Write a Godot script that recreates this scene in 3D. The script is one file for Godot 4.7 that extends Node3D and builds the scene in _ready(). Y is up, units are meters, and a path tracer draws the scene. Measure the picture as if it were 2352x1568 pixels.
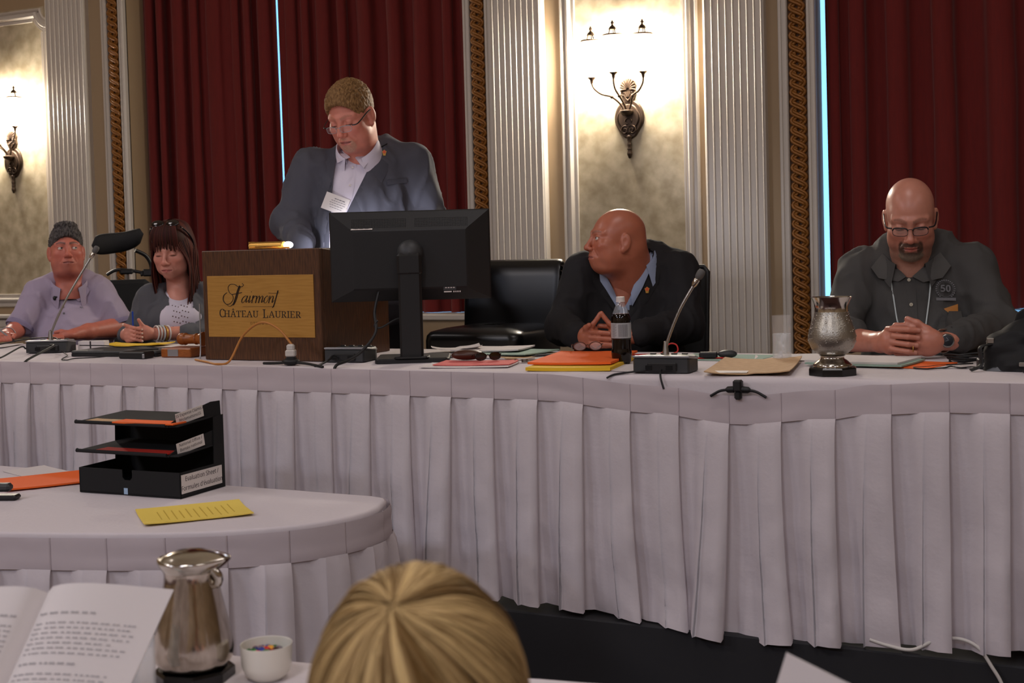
extends Node3D
# A conference head table on a low stage in a panelled ballroom, seen from a seat among the delegates' tables.

var M := {}
var used_names := {}
var rng := RandomNumberGenerator.new()

func _ready():
	rng.seed = 7
	# ---- camera, sky, lights, exposure ----
	var cam := Camera3D.new()
	cam.name = "camera"
	add_child(cam)
	cam.position = Vector3(0, 1.44, 0)
	cam.basis = Basis(Vector3.UP, deg_to_rad(26.1)) * Basis(Vector3.RIGHT, deg_to_rad(-2.2)) * Basis(Vector3.BACK, deg_to_rad(-1.55))
	var near := 0.05
	cam.set_frustum(2.0 * near * 784.0 / 3000.0, Vector2(0, -near * 109.0 / 3000.0), near, 60.0)
	var att := CameraAttributesPhysical.new()
	att.frustum_focal_length = 24.0
	att.frustum_focus_distance = 4.5
	att.exposure_aperture = 3.4
	cam.attributes = att
	cam.current = true
	var env := Environment.new()
	env.background_mode = Environment.BG_COLOR
	env.background_color = Color(0.50, 0.76, 1.0)
	env.background_energy_multiplier = 1.5
	env.tonemap_mode = Environment.TONE_MAPPER_LINEAR
	env.tonemap_exposure = 1.55
	env.sdfgi_enabled = true
	env.ssao_enabled = true
	env.ssil_enabled = true
	var we := WorldEnvironment.new()
	we.name = "environment"
	we.environment = env
	add_child(we)
	make_materials()
	# ceiling fittings that light the hall (all outside the frame)
	for p in [Vector3(-5.6, -2.9, 0.8), Vector3(-0.8, -2.9, 0.6), Vector3(3.4, -2.9, 0.5), Vector3(-5.6, 0.9, 2.6), Vector3(-0.8, 0.9, 1.4), Vector3(3.4, 0.9, 1.2), Vector3(-5.6, 4.4, 5.0), Vector3(-0.8, 4.4, 3.6), Vector3(3.4, 4.4, 2.8)]:
		ceiling_light(p.x, p.y, p.z)
	room()
	tables()
	props_dais()
	props_front()
	people()

func ceiling_light(x: float, z: float, k: float):
	var t := thing("ceiling_light", "", "light", Vector3(x, 4.78, z))
	t.set_meta("label", "square light panel %s, %s" % ["over the stage" if z < -2.0 else ("over the delegates" if z < 2.0 else "at the back of the hall"), "sconce end" if x < -3.0 else ("middle one" if x < 1.0 else "far side")])
	t.set_meta("group", "ceiling light panels")
	var f := MB.new()
	for s in [-1, 1]:
		f.box(Vector3(s * 0.53, 0, 0), Vector3(0.06, 0.06, 1.12), 0.006)
		f.box(Vector3(0, 0, s * 0.53), Vector3(1.0, 0.06, 0.06), 0.006)
	obj("frame", f, M.paint, t)
	var d := MB.new()
	d.box(Vector3(0, 0.01, 0), Vector3(1.0, 0.02, 1.0), 0.0)
	obj("diffuser", d, M.ceiling_glow, t)
	var l := AreaLight3D.new()
	l.name = "ceiling_lamp"
	l.area_size = Vector2(1.0, 1.0)
	l.light_color = Color(0.876, 0.906, 1.0) if z > 2.0 else Color(0.97, 0.94, 0.95)
	l.light_energy = CEIL * k
	l.area_range = 20.0
	l.shadow_enabled = true
	l.rotation_degrees = Vector3(-90, 0, 0)
	l.position = Vector3(0, -0.02, 0)
	t.add_child(l)

const CEIL := 1.85

# ---------------------------------------------------------------- helpers
class MB:
	var v := PackedVector3Array()
	var n := PackedVector3Array()
	var uv := PackedVector2Array()
	var c := PackedColorArray()
	var ix := PackedInt32Array()
	var col := Color.WHITE
	func tri(a: Vector3, b: Vector3, d: Vector3):
		var nn := (d - a).cross(b - a).normalized()
		var s := v.size()
		v.append(a); v.append(b); v.append(d)
		for i in 3:
			n.append(nn); uv.append(Vector2.ZERO); c.append(col); ix.append(s + i)
	func quad(a: Vector3, b: Vector3, d: Vector3, e: Vector3, u := Rect2(0, 0, 1, 1)):
		# a, b, d, e clockwise seen from the front
		var nn := (d - a).cross(b - a).normalized()
		var s := v.size()
		v.append(a); v.append(b); v.append(d); v.append(e)
		uv.append(Vector2(u.position.x, u.end.y)); uv.append(u.position); uv.append(Vector2(u.end.x, u.position.y)); uv.append(u.end)
		for i in 4:
			n.append(nn); c.append(col)
		for i in [0, 1, 2, 0, 2, 3]:
			ix.append(s + i)
	func poly(pts: Array):
		for i in range(1, pts.size() - 1):
			tri(pts[0], pts[i], pts[i + 1])
	func box(p: Vector3, size: Vector3, bev := 0.0, x := Transform3D()):
		var h := size / 2.0
		var b := minf(bev, minf(h.x, minf(h.y, h.z)) * 0.9)
		var fp := []
		for f in 6:
			var a := f / 2
			var s := 1.0 if f % 2 == 0 else -1.0
			var u := (a + 1) % 3
			var w := (a + 2) % 3
			var q := []
			for k in [[-1, -1], [-1, 1], [1, 1], [1, -1]]:
				var o := Vector3.ZERO
				o[a] = s * h[a]
				o[u] = k[0] * (h[u] - b)
				o[w] = k[1] * (h[w] - b) * s
				q.append(x * (p + o))
			quad(q[0], q[1], q[2], q[3])
		if b <= 0.0:
			return
		for a in 3:
			var u := (a + 1) % 3
			var w := (a + 2) % 3
			for su in [-1.0, 1.0]:
				for sw in [-1.0, 1.0]:
					var q := []
					for k in [[-1.0, 0], [-1.0, 1], [1.0, 1], [1.0, 0]]:
						var o := Vector3.ZERO
						o[a] = k[0] * (h[a] - b)
						o[u] = su * (h[u] - (b if k[1] else 0.0))
						o[w] = sw * (h[w] - (0.0 if k[1] else b))
						q.append(x * (p + o))
					if su * sw > 0:
						quad(q[3], q[2], q[1], q[0])
					else:
						quad(q[0], q[1], q[2], q[3])
		for i in 8:
			var s := Vector3(1 if i & 1 else -1, 1 if i & 2 else -1, 1 if i & 4 else -1)
			var q := []
			for a in 3:
				var o := Vector3(s.x * (h.x - b), s.y * (h.y - b), s.z * (h.z - b))
				o[a] = s[a] * h[a]
				q.append(x * (p + o))
			if s.x * s.y * s.z > 0:
				tri(q[0], q[2], q[1])
			else:
				tri(q[0], q[1], q[2])
	func sheet(rows: Array, wrap := false, us := 1.0, vs := 1.0):
		# rows of equally many points; the normal is row direction x column direction
		var nr := rows.size()
		var nc: int = rows[0].size()
		var s := v.size()
		for i in nr:
			for j in nc:
				var p: Vector3 = rows[i][j]
				var jn := j + 1
				var jp := j - 1
				if wrap:
					if jn >= nc: jn = 1
					if jp < 0: jp = nc - 2
				else:
					jn = mini(jn, nc - 1)
					jp = maxi(jp, 0)
				var dj: Vector3 = rows[i][jn] - rows[i][jp]
				var di: Vector3 = rows[mini(i + 1, nr - 1)][j] - rows[maxi(i - 1, 0)][j]
				if dj.length_squared() < 1e-14:
					var k := mini(i + 1, nr - 1) if i == 0 else maxi(i - 1, 0)
					dj = rows[k][jn] - rows[k][jp]
				v.append(p)
				n.append(di.cross(dj).normalized())
				uv.append(Vector2(us * j / maxf(1, nc - 1), vs * i / maxf(1, nr - 1)))
				c.append(col)
		for i in nr - 1:
			for j in nc - 1:
				var a := s + i * nc + j
				ix.append(a); ix.append(a + 1); ix.append(a + nc)
				ix.append(a + 1); ix.append(a + nc + 1); ix.append(a + nc)
	func lathe(prof: Array, seg := 32, x := Transform3D(), crease := 0.75):
		# profile of Vector2(radius, height), from the bottom up along the outside
		var run := [prof[0]]
		for k in range(1, prof.size()):
			run.append(prof[k])
			var last := k == prof.size() - 1
			var sharp := false
			if not last:
				var d0: Vector2 = (prof[k] - prof[k - 1]).normalized()
				var d1: Vector2 = (prof[k + 1] - prof[k]).normalized()
				sharp = d0.dot(d1) < crease
			if last or sharp:
				var rows := []
				for q in run:
					var r := PackedVector3Array()
					for j in seg + 1:
						var a := TAU * j / seg
						r.append(x * Vector3(q.x * cos(a), q.y, q.x * sin(a)))
					rows.append(r)
				sheet(rows, true)
				run = [prof[k]]
	func tube(pts: Array, rad, sides := 8, flat := 1.0, cap := true):
		var np := pts.size()
		var t := []
		for i in np:
			t.append((pts[mini(i + 1, np - 1)] - pts[maxi(i - 1, 0)]).normalized())
		var nrm: Vector3 = t[0].cross(Vector3.UP if absf(t[0].y) < 0.9 else Vector3.RIGHT).normalized()
		var rows := []
		for i in np:
			nrm = (nrm - t[i] * nrm.dot(t[i])).normalized()
			var bn: Vector3 = t[i].cross(nrm)
			var r: float = rad if rad is float else rad[i]
			var row := PackedVector3Array()
			for j in sides + 1:
				var a := TAU * j / sides
				row.append(pts[i] + nrm * (cos(a) * r) - bn * (sin(a) * r * flat))
			rows.append(row)
		sheet(rows, true)
		if cap:
			for e in [0, np - 1]:
				for j in sides:
					if e == 0:
						tri(pts[0], rows[0][j + 1], rows[0][j])
					else:
						tri(pts[e], rows[e][j], rows[e][j + 1])
	func ball(p: Vector3, r: Vector3, seg := 16, x := Transform3D()):
		var rows := []
		var nr := maxi(6, seg / 2)
		for i in nr + 1:
			var b := -PI / 2 + PI * i / nr
			var row := PackedVector3Array()
			for j in seg + 1:
				var a := TAU * j / seg
				row.append(x * (p + Vector3(r.x * cos(b) * cos(a), r.y * sin(b), r.z * cos(b) * sin(a))))
			rows.append(row)
		sheet(rows, true)
	func prism(poly2: PackedVector2Array, d: float, x := Transform3D(), bev := 0.0):
		# a 2D outline (counter-clockwise, seen from +z) given thickness d towards +z
		var q := poly2
		var inner := q
		if bev > 0.0:
			var g := Geometry2D.offset_polygon(q, -bev)
			if g.size() and g[0].size() == q.size():
				inner = g[0]
				var best := 0
				for i in inner.size():
					if inner[i].distance_to(q[0]) < inner[best].distance_to(q[0]):
						best = i
				var turned := PackedVector2Array()
				for i in inner.size():
					turned.append(inner[(i + best) % inner.size()])
				inner = turned
			else:
				bev = 0.0
		var tr := Geometry2D.triangulate_polygon(inner)
		var m := q.size()
		for i in range(0, tr.size(), 3):
			var a := inner[tr[i]]; var b := inner[tr[i + 1]]; var e := inner[tr[i + 2]]
			if (b - a).cross(e - a) > 0:
				var sw := b; b = e; e = sw
			tri(x * Vector3(a.x, a.y, d), x * Vector3(b.x, b.y, d), x * Vector3(e.x, e.y, d))
		tr = Geometry2D.triangulate_polygon(q)
		for i in range(0, tr.size(), 3):
			var a := q[tr[i]]; var b := q[tr[i + 1]]; var e := q[tr[i + 2]]
			if (b - a).cross(e - a) < 0:
				var sw := b; b = e; e = sw
			tri(x * Vector3(a.x, a.y, 0), x * Vector3(b.x, b.y, 0), x * Vector3(e.x, e.y, 0))
		for i in m:
			var a := q[i]; var b := q[(i + 1) % m]
			quad(x * Vector3(a.x, a.y, 0), x * Vector3(a.x, a.y, d - bev), x * Vector3(b.x, b.y, d - bev), x * Vector3(b.x, b.y, 0))
			if bev > 0.0:
				var a2 := inner[i]; var b2 := inner[(i + 1) % m]
				quad(x * Vector3(a.x, a.y, d - bev), x * Vector3(a2.x, a2.y, d), x * Vector3(b2.x, b2.y, d), x * Vector3(b.x, b.y, d - bev))
	func mesh() -> ArrayMesh:
		var a := []
		a.resize(Mesh.ARRAY_MAX)
		a[Mesh.ARRAY_VERTEX] = v
		a[Mesh.ARRAY_NORMAL] = n
		a[Mesh.ARRAY_TEX_UV] = uv
		a[Mesh.ARRAY_COLOR] = c
		a[Mesh.ARRAY_INDEX] = ix
		var m := ArrayMesh.new()
		m.add_surface_from_arrays(Mesh.PRIMITIVE_TRIANGLES, a)
		return m

func numbered(called: String) -> String:
	var k: int = used_names.get(called, 0)
	used_names[called] = k + 1
	return called if k == 0 else "%s_%03d" % [called, k]

func obj(called: String, m, material: Material, parent: Node = null) -> MeshInstance3D:
	var o := MeshInstance3D.new()
	o.name = numbered(called) if parent == null else called
	o.mesh = m.mesh() if m is MB else m
	o.material_override = material
	if parent == null:
		parent = self
	parent.add_child(o, true)
	return o

func thing(called: String, label: String, category: String, at := Vector3.ZERO, turn := 0.0, group := "") -> Node3D:
	var o := Node3D.new()
	o.name = numbered(called)
	add_child(o, true)
	o.position = at
	o.rotation.y = turn
	return tag(o, label, category, group)

func tag(o: Node3D, label: String, category: String, group := "", kind := "") -> Node3D:
	if label: o.set_meta("label", label)
	if category: o.set_meta("category", category)
	if group: o.set_meta("group", group)
	if kind: o.set_meta("kind", kind)
	return o

func struct(called: String, m, material: Material, label := "", parent: Node = null) -> MeshInstance3D:
	var o := obj(called, m, material, parent)
	if parent == null:
		o.set_meta("kind", "structure")
		if label: o.set_meta("label", label)
	return o

func spline(pts: Array, per := 8, closed := false) -> Array:
	var out := []
	var m := pts.size()
	for i in (m if closed else m - 1):
		var p1 = pts[i]
		var p2 = pts[(i + 1) % m]
		var p0 = pts[(i - 1 + m) % m] if closed or i > 0 else p1
		var p3 = pts[(i + 2) % m] if closed or i < m - 2 else p2
		for k in per:
			var t := float(k) / per
			out.append(0.5 * ((2.0 * p1) + (p2 - p0) * t + (2.0 * p0 - 5.0 * p1 + 4.0 * p2 - p3) * t * t + (3.0 * p1 - p0 - 3.0 * p2 + p3) * t * t * t))
	out.append(pts[0] if closed else pts[m - 1])
	return out

func noise_tex(sd: int, freq: float, lo: Color, hi: Color, oct := 4, size := 512, kind := FastNoiseLite.TYPE_SIMPLEX_SMOOTH) -> NoiseTexture2D:
	var nz := FastNoiseLite.new()
	nz.seed = sd
	nz.noise_type = kind
	nz.frequency = freq
	nz.fractal_octaves = oct
	var t := NoiseTexture2D.new()
	t.width = size
	t.height = size
	t.seamless = true
	t.noise = nz
	var g := Gradient.new()
	g.set_color(0, lo)
	g.set_color(1, hi)
	t.color_ramp = g
	return t

func bump_tex(sd: int, freq: float, oct := 3, size := 512, kind := FastNoiseLite.TYPE_SIMPLEX_SMOOTH) -> NoiseTexture2D:
	return noise_tex(sd, freq, Color.BLACK, Color.WHITE, oct, size, kind)

func mat(col: Color, rough := 0.7, metal := 0.0) -> StandardMaterial3D:
	var m := StandardMaterial3D.new()
	m.albedo_color = col
	m.roughness = rough
	m.metallic = metal
	return m

func tri_tex(m: StandardMaterial3D, t: Texture2D, sc: Vector3, bump: Texture2D = null, height := 0.1, world := false) -> StandardMaterial3D:
	m.albedo_texture = t
	m.uv1_triplanar = true
	m.uv1_world_triplanar = world
	m.uv1_scale = sc
	if bump:
		m.heightmap_enabled = true
		m.heightmap_texture = bump
		m.heightmap_scale = height
		m.heightmap_deep_parallax = false
	return m

func glow(col: Color, e: float) -> StandardMaterial3D:
	var m := mat(col, 0.5)
	m.emission_enabled = true
	m.emission = col
	m.emission_energy_multiplier = e
	return m

func text(called: String, s: String, height: float, m: Material, parent: Node, at: Transform3D, font := "Droid Sans", depth := 0.0006, bold := false, align := HORIZONTAL_ALIGNMENT_CENTER) -> MeshInstance3D:
	var f := SystemFont.new()
	f.font_names = PackedStringArray([font])
	if bold:
		f.font_weight = 700
	var t := TextMesh.new()
	t.font = f
	t.font_size = 48
	t.pixel_size = height / 34.0
	t.text = s
	t.depth = depth
	t.horizontal_alignment = align
	t.curve_step = 2.0
	var o := MeshInstance3D.new()
	o.name = called
	o.mesh = t
	o.material_override = m
	o.transform = at
	parent.add_child(o, true)
	return o

func make_materials():
	var white := Color(0.97, 0.97, 0.97)
	M.paint = mat(Color(0.80, 0.765, 0.72), 0.45)
	M.paint.heightmap_enabled = true
	M.paint.heightmap_texture = bump_tex(3, 0.02, 4)
	M.paint.heightmap_scale = 0.06
	M.paint.uv1_triplanar = true
	M.paint.uv1_scale = Vector3(3, 3, 3)
	M.wall_plain = mat(Color(0.66, 0.565, 0.44), 0.7)
	M.wall_fabric = tri_tex(mat(Color.WHITE, 0.55), noise_tex(11, 0.012, Color(0.60, 0.54, 0.43), Color(0.78, 0.725, 0.62), 5), Vector3(1.3, 1.3, 1.3), bump_tex(12, 0.05, 5), 0.02)
	M.gold = tri_tex(mat(Color.WHITE, 0.42, 0.25), noise_tex(13, 0.05, Color(0.45, 0.27, 0.09), Color(0.66, 0.44, 0.17), 3), Vector3(4, 4, 4))
	M.gold_dark = mat(Color(0.34, 0.21, 0.09), 0.6, 0.15)
	M.ceiling = mat(Color(0.85, 0.82, 0.77), 0.8)
	M.carpet = tri_tex(mat(Color.WHITE, 0.95), noise_tex(14, 0.04, Color(0.20, 0.10, 0.10), Color(0.33, 0.20, 0.17), 4), Vector3(1, 1, 1))
	M.stage = mat(Color(0.13, 0.13, 0.14), 0.8)
	M.black_cloth = mat(Color(0.035, 0.035, 0.05), 0.9)
	M.curtain = tri_tex(mat(Color.WHITE, 0.85), noise_tex(15, 0.03, Color(0.385, 0.045, 0.022), Color(0.445, 0.060, 0.028), 3), Vector3(5, 0.4, 5))
	M.curtain.rim_enabled = true
	M.curtain.rim = 0.25
	M.curtain.rim_tint = 0.8
	M.linen = tri_tex(mat(Color.WHITE, 0.9), noise_tex(16, 0.25, Color(0.80, 0.765, 0.775), Color(0.845, 0.81, 0.82), 3), Vector3(6, 6, 6), bump_tex(17, 0.012, 3), 0.05)
	M.band = tri_tex(mat(Color.WHITE, 0.9), noise_tex(18, 0.25, Color(0.77, 0.72, 0.73), Color(0.80, 0.755, 0.765), 3), Vector3(6, 6, 6))
	M.ceiling_glow = glow(Color(1.0, 0.95, 0.9), 1.5)
	M.shade_glow = glow(Color(1.0, 0.93, 0.82), 5.0)
	M.bulb_glow = glow(Color(0.95, 0.96, 1.0), 12.0)
	M.bronze = tri_tex(mat(Color.WHITE, 0.42, 0.6), noise_tex(19, 0.06, Color(0.19, 0.14, 0.105), Color(0.37, 0.30, 0.24), 3), Vector3(8, 8, 8))
	M.black_plastic = mat(Color(0.085, 0.085, 0.09), 0.45)
	M.monitor_black = mat(Color(0.058, 0.056, 0.060), 0.5)
	M.hole = mat(Color(0.012, 0.012, 0.012), 0.9)
	M.rubber = mat(Color(0.05, 0.05, 0.055), 0.55)
	M.grey_plastic = mat(Color(0.20, 0.205, 0.21), 0.5)
	M.silver_plastic = mat(Color(0.62, 0.62, 0.63), 0.32, 0.6)
	M.steel = mat(Color(0.66, 0.65, 0.63), 0.28, 1.0)
	M.chrome = mat(Color(0.80, 0.78, 0.74), 0.13, 1.0)
	M.wood = tri_tex(mat(Color.WHITE, 0.42), noise_tex(20, 0.035, Color(0.22, 0.125, 0.06), Color(0.42, 0.265, 0.14), 5), Vector3(9, 0.7, 9))
	M.wood_light = tri_tex(mat(Color.WHITE, 0.35), noise_tex(21, 0.03, Color(0.52, 0.27, 0.09), Color(0.68, 0.39, 0.16), 4), Vector3(2, 12, 12))
	M.dark_wood = mat(Color(0.17, 0.09, 0.06), 0.3)
	M.brass = tri_tex(mat(Color.WHITE, 0.36, 0.75), noise_tex(22, 0.02, Color(0.72, 0.54, 0.24), Color(0.82, 0.64, 0.32), 4), Vector3(0.8, 12, 0.8))
	M.brass_plate = tri_tex(mat(Color.WHITE, 0.5, 0.4), noise_tex(22, 0.02, Color(0.70, 0.51, 0.23), Color(0.78, 0.59, 0.29), 4), Vector3(0.8, 14, 0.8))
	M.engrave = mat(Color(0.12, 0.065, 0.03), 0.7)
	M.paper = mat(Color(0.84, 0.81, 0.80), 0.85)
	M.paper_print = mat(Color(0.45, 0.44, 0.45), 0.9)
	M.orange = mat(Color(0.93, 0.40, 0.12), 0.8)
	M.orange_dark = mat(Color(0.78, 0.26, 0.08), 0.8)
	M.yellow = mat(Color(0.89, 0.72, 0.14), 0.8)
	M.yellow_paper = mat(Color(0.91, 0.80, 0.36), 0.85)
	M.pink = mat(Color(0.85, 0.42, 0.40), 0.8)
	M.mint = mat(Color(0.58, 0.68, 0.62), 0.85)
	M.kraft = tri_tex(mat(Color.WHITE, 0.8), noise_tex(23, 0.02, Color(0.72, 0.58, 0.42), Color(0.79, 0.65, 0.49), 4), Vector3(3, 3, 3))
	M.red_cord = mat(Color(0.75, 0.10, 0.05), 0.5)
	M.tan_cord = mat(Color(0.72, 0.47, 0.20), 0.5)
	M.white_plastic = mat(Color(0.80, 0.78, 0.75), 0.4)
	M.label_white = mat(Color(0.85, 0.82, 0.80), 0.6)
	M.ink = mat(Color(0.12, 0.08, 0.10), 0.8)
	M.leather = mat(Color(0.028, 0.032, 0.040), 0.33)
	M.nail = mat(Color(0.55, 0.45, 0.3), 0.3, 0.9)
	M.pure_black = mat(Color(0.018, 0.016, 0.022), 0.75)
	M.mesh_black = mat(Color(0.10, 0.10, 0.105), 0.7)
	M.cola = mat(Color(0.05, 0.018, 0.012), 0.08)
	M.glass = mat(Color(1, 1, 1, 0.13), 0.02)
	M.glass.transparency = BaseMaterial3D.TRANSPARENCY_ALPHA
	M.plastic_clear = mat(Color(0.85, 0.87, 0.9, 0.22), 0.08)
	M.plastic_clear.transparency = BaseMaterial3D.TRANSPARENCY_ALPHA
	M.water = mat(Color(1, 1, 1, 0.0), 0.02)
	M.water.refraction_enabled = true
	M.water.refraction_scale = 0.033
	M.ice = mat(Color(0.92, 0.95, 0.97, 0.30), 0.3)
	M.ice.transparency = BaseMaterial3D.TRANSPARENCY_ALPHA
	M.ceramic = mat(Color(0.87, 0.85, 0.80), 0.2)
	M.blue = mat(Color(0.08, 0.25, 0.62), 0.4)
	M.pane = mat(Color(0.9, 0.95, 1.0, 0.05), 0.02)
	M.pane.transparency = BaseMaterial3D.TRANSPARENCY_ALPHA

# ---------------------------------------------------------------- the room
func room():
	var f := MB.new()
	f.box(Vector3(-1.75, -0.05, -0.4), Vector3(15.7, 0.1, 13.6), 0.0)
	struct("floor", f, M.carpet)
	f = MB.new()
	f.box(Vector3(-1.75, 4.88, -0.4), Vector3(15.7, 0.1, 13.6), 0.0)
	struct("ceiling", f, M.ceiling)
	f = MB.new()
	f.box(Vector3(-9.5, 2.4, -0.4), Vector3(0.2, 5.0, 13.6), 0.0)
	struct("wall_left", f, M.wall_plain)
	f = MB.new()
	f.box(Vector3(6.0, 2.4, -0.4), Vector3(0.2, 5.0, 13.6), 0.0)
	struct("wall_right", f, M.wall_plain)
	f = MB.new()
	f.box(Vector3(-1.75, 2.4, 6.3), Vector3(15.7, 5.0, 0.2), 0.0)
	struct("wall_front", f, M.wall_plain)
	# wall behind the head table, pierced by two tall windows
	var w := Node3D.new()
	w.name = "wall_back"
	add_child(w)
	w.set_meta("kind", "structure")
	for b in [[-9.5, -5.932, -6.80, -6.55], [-3.46, -1.488, -6.66, -6.55], [-3.30, -1.78, -6.95, -6.66], [1.05, 6.0, -6.95, -6.55]]:
		f = MB.new()
		f.box(Vector3((b[0] + b[1]) / 2, 2.4, (b[2] + b[3]) / 2), Vector3(b[1] - b[0], 5.0, b[3] - b[2]), 0.002)
		obj("pier", f, M.wall_plain, w)
	for b in [[-5.932, -3.46], [-1.488, 1.05]]:
		f = MB.new()
		f.box(Vector3((b[0] + b[1]) / 2, 0.52, -6.70), Vector3(b[1] - b[0], 1.04, 0.3), 0.0)
		obj("window_apron", f, M.wall_plain, w)
		f = MB.new()
		f.box(Vector3((b[0] + b[1]) / 2, 4.6, -6.70), Vector3(b[1] - b[0], 0.8, 0.3), 0.0)
		obj("window_head", f, M.wall_plain, w)
	# windows
	for k in 2:
		var x0: float = [-6.0, -1.75][k]
		var x1: float = [-3.35, 1.10][k]
		var wn := Node3D.new()
		wn.name = "window_%d" % (k + 1)
		add_child(wn)
		wn.set_meta("kind", "structure")
		wn.set_meta("label", "tall window hidden behind closed red curtains")
		f = MB.new()
		f.box(Vector3((x0 + x1) / 2, 2.62, -6.97), Vector3(x1 - x0, 3.2, 0.008), 0.0)
		obj("pane", f, M.pane, wn)
		for q in [[x0, 2.62, 0.05, 3.26], [x1, 2.62, 0.05, 3.26]]:
			f = MB.new()
			f.box(Vector3(q[0], q[1], -6.97), Vector3(q[2], q[3], 0.06), 0.004)
			obj("stile", f, M.paint, wn)
		for yy in [1.02, 4.22]:
			f = MB.new()
			f.box(Vector3((x0 + x1) / 2, yy, -6.97), Vector3(x1 - x0, 0.06, 0.06), 0.004)
			obj("rail", f, M.paint, wn)
		f = MB.new()
		var sa: float = [-5.932, -1.488][k]
		var sb: float = [-3.46, 1.05][k]
		f.box(Vector3((sa + sb) / 2, 1.03, -6.70), Vector3(sb - sa, 0.035, 0.34), 0.006)
		obj("sill", f, M.paint, wn)
	# pilasters
	var k := 1
	for p in [[-7.69, -7.355], [-6.58, -6.245], [-3.27, -2.965], [-2.056, -1.738]]:
		pilaster("trim_%d" % k, p[0], p[1])
		k += 1
	# gilded braid columns beside the windows
	for p in [[-5.932, -1.0], [-3.46, 1.0], [-1.488, -1.0], [1.05, 1.0]]:
		braid("trim_%d" % k, p[0], p[1])
		k += 1
	# framed wall panels
	for cx in [-6.96, -2.485]:
		wall_panel("trim_%d" % k, cx)
		k += 1
	# chair rails between the pilasters
	for p in [[-7.355, -6.58], [-2.965, -2.056]]:
		var t := Node3D.new()
		t.name = "trim_%d" % k
		k += 1
		add_child(t)
		t.set_meta("kind", "structure")
		t.set_meta("label", "cream chair rail with three ledges below the wall panel")
		for q in [[1.035, 0.030, 0.045], [0.985, 0.055, 0.022], [0.945, 0.022, 0.034], [0.900, 0.020, 0.030]]:
			f = MB.new()
			f.box(Vector3((p[0] + p[1]) / 2, q[0], -6.55 + q[2] / 2), Vector3(p[1] - p[0], q[1], q[2]), 0.007)
			obj("ledge", f, M.paint, t)
	# the low stage
	f = MB.new()
	f.box(Vector3(-1.75, 0.15, -5.07), Vector3(15.4, 0.30, 2.94), 0.004)
	struct("floor_stage", f, M.stage, "low carpeted stage under the head table")
	# curtains
	curtain(-5.931, -4.885, -5.931, -4.858, -6.72, 31, "dark red curtain hanging beside the daylight slit, behind the woman and the headrest")
	curtain(-4.868, -3.43, -4.842, -3.43, -6.72, 52, "dark red curtain hanging directly behind the standing speaker")
	curtain(-1.4715, 1.03, -1.460, 1.03, -6.66, 77, "dark red curtain behind the man with the grey goatee", 1.066)
	# wall sconces
	sconce(-2.482, "bronze three-armed wall sconce with glowing lamps above the seated bald man in the black blazer")
	sconce(-6.96, "bronze wall sconce with glowing lamps above the man in the lavender polo shirt")

func pilaster(called: String, x0: float, x1: float):
	var t := Node3D.new()
	t.name = called
	add_child(t)
	t.set_meta("kind", "structure")
	t.set_meta("label", "cream fluted pilaster")
	var w := x1 - x0
	var zf := -6.50
	var prof := [Vector2(x0, -6.56), Vector2(x0, zf - 0.004), Vector2(x0 + 0.004, zf)]
	var nf := 8
	var m := 0.012
	var fw := (w - 2.0 * m) / nf
	for i in nf + 1:
		# a half-round reed between two flat bands
		var c := x0 + m + i * fw
		prof.append(Vector2(c - 0.0056, zf))
		prof.append(Vector2(c - 0.0050, zf - 0.0015))
		for j in 7:
			var u := PI * j / 6.0
			prof.append(Vector2(c - 0.0048 * cos(u), zf + 0.0075 * sin(u)))
		prof.append(Vector2(c + 0.0050, zf - 0.0015))
		prof.append(Vector2(c + 0.0056, zf))
	prof.append_array([Vector2(x1 - 0.004, zf), Vector2(x1, zf - 0.004), Vector2(x1, -6.56)])
	var s := MB.new()
	for i in prof.size() - 1:
		var a: Vector2 = prof[i]
		var b: Vector2 = prof[i + 1]
		s.quad(Vector3(a.x, 0.45, a.y), Vector3(a.x, 4.7, a.y), Vector3(b.x, 4.7, b.y), Vector3(b.x, 0.45, b.y))
	obj("fluted_shaft", s, M.paint, t)
	s = MB.new()
	s.box(Vector3((x0 + x1) / 2, 0.37, -6.515), Vector3(w + 0.03, 0.16, 0.09), 0.008)
	obj("plinth", s, M.paint, t)

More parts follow.
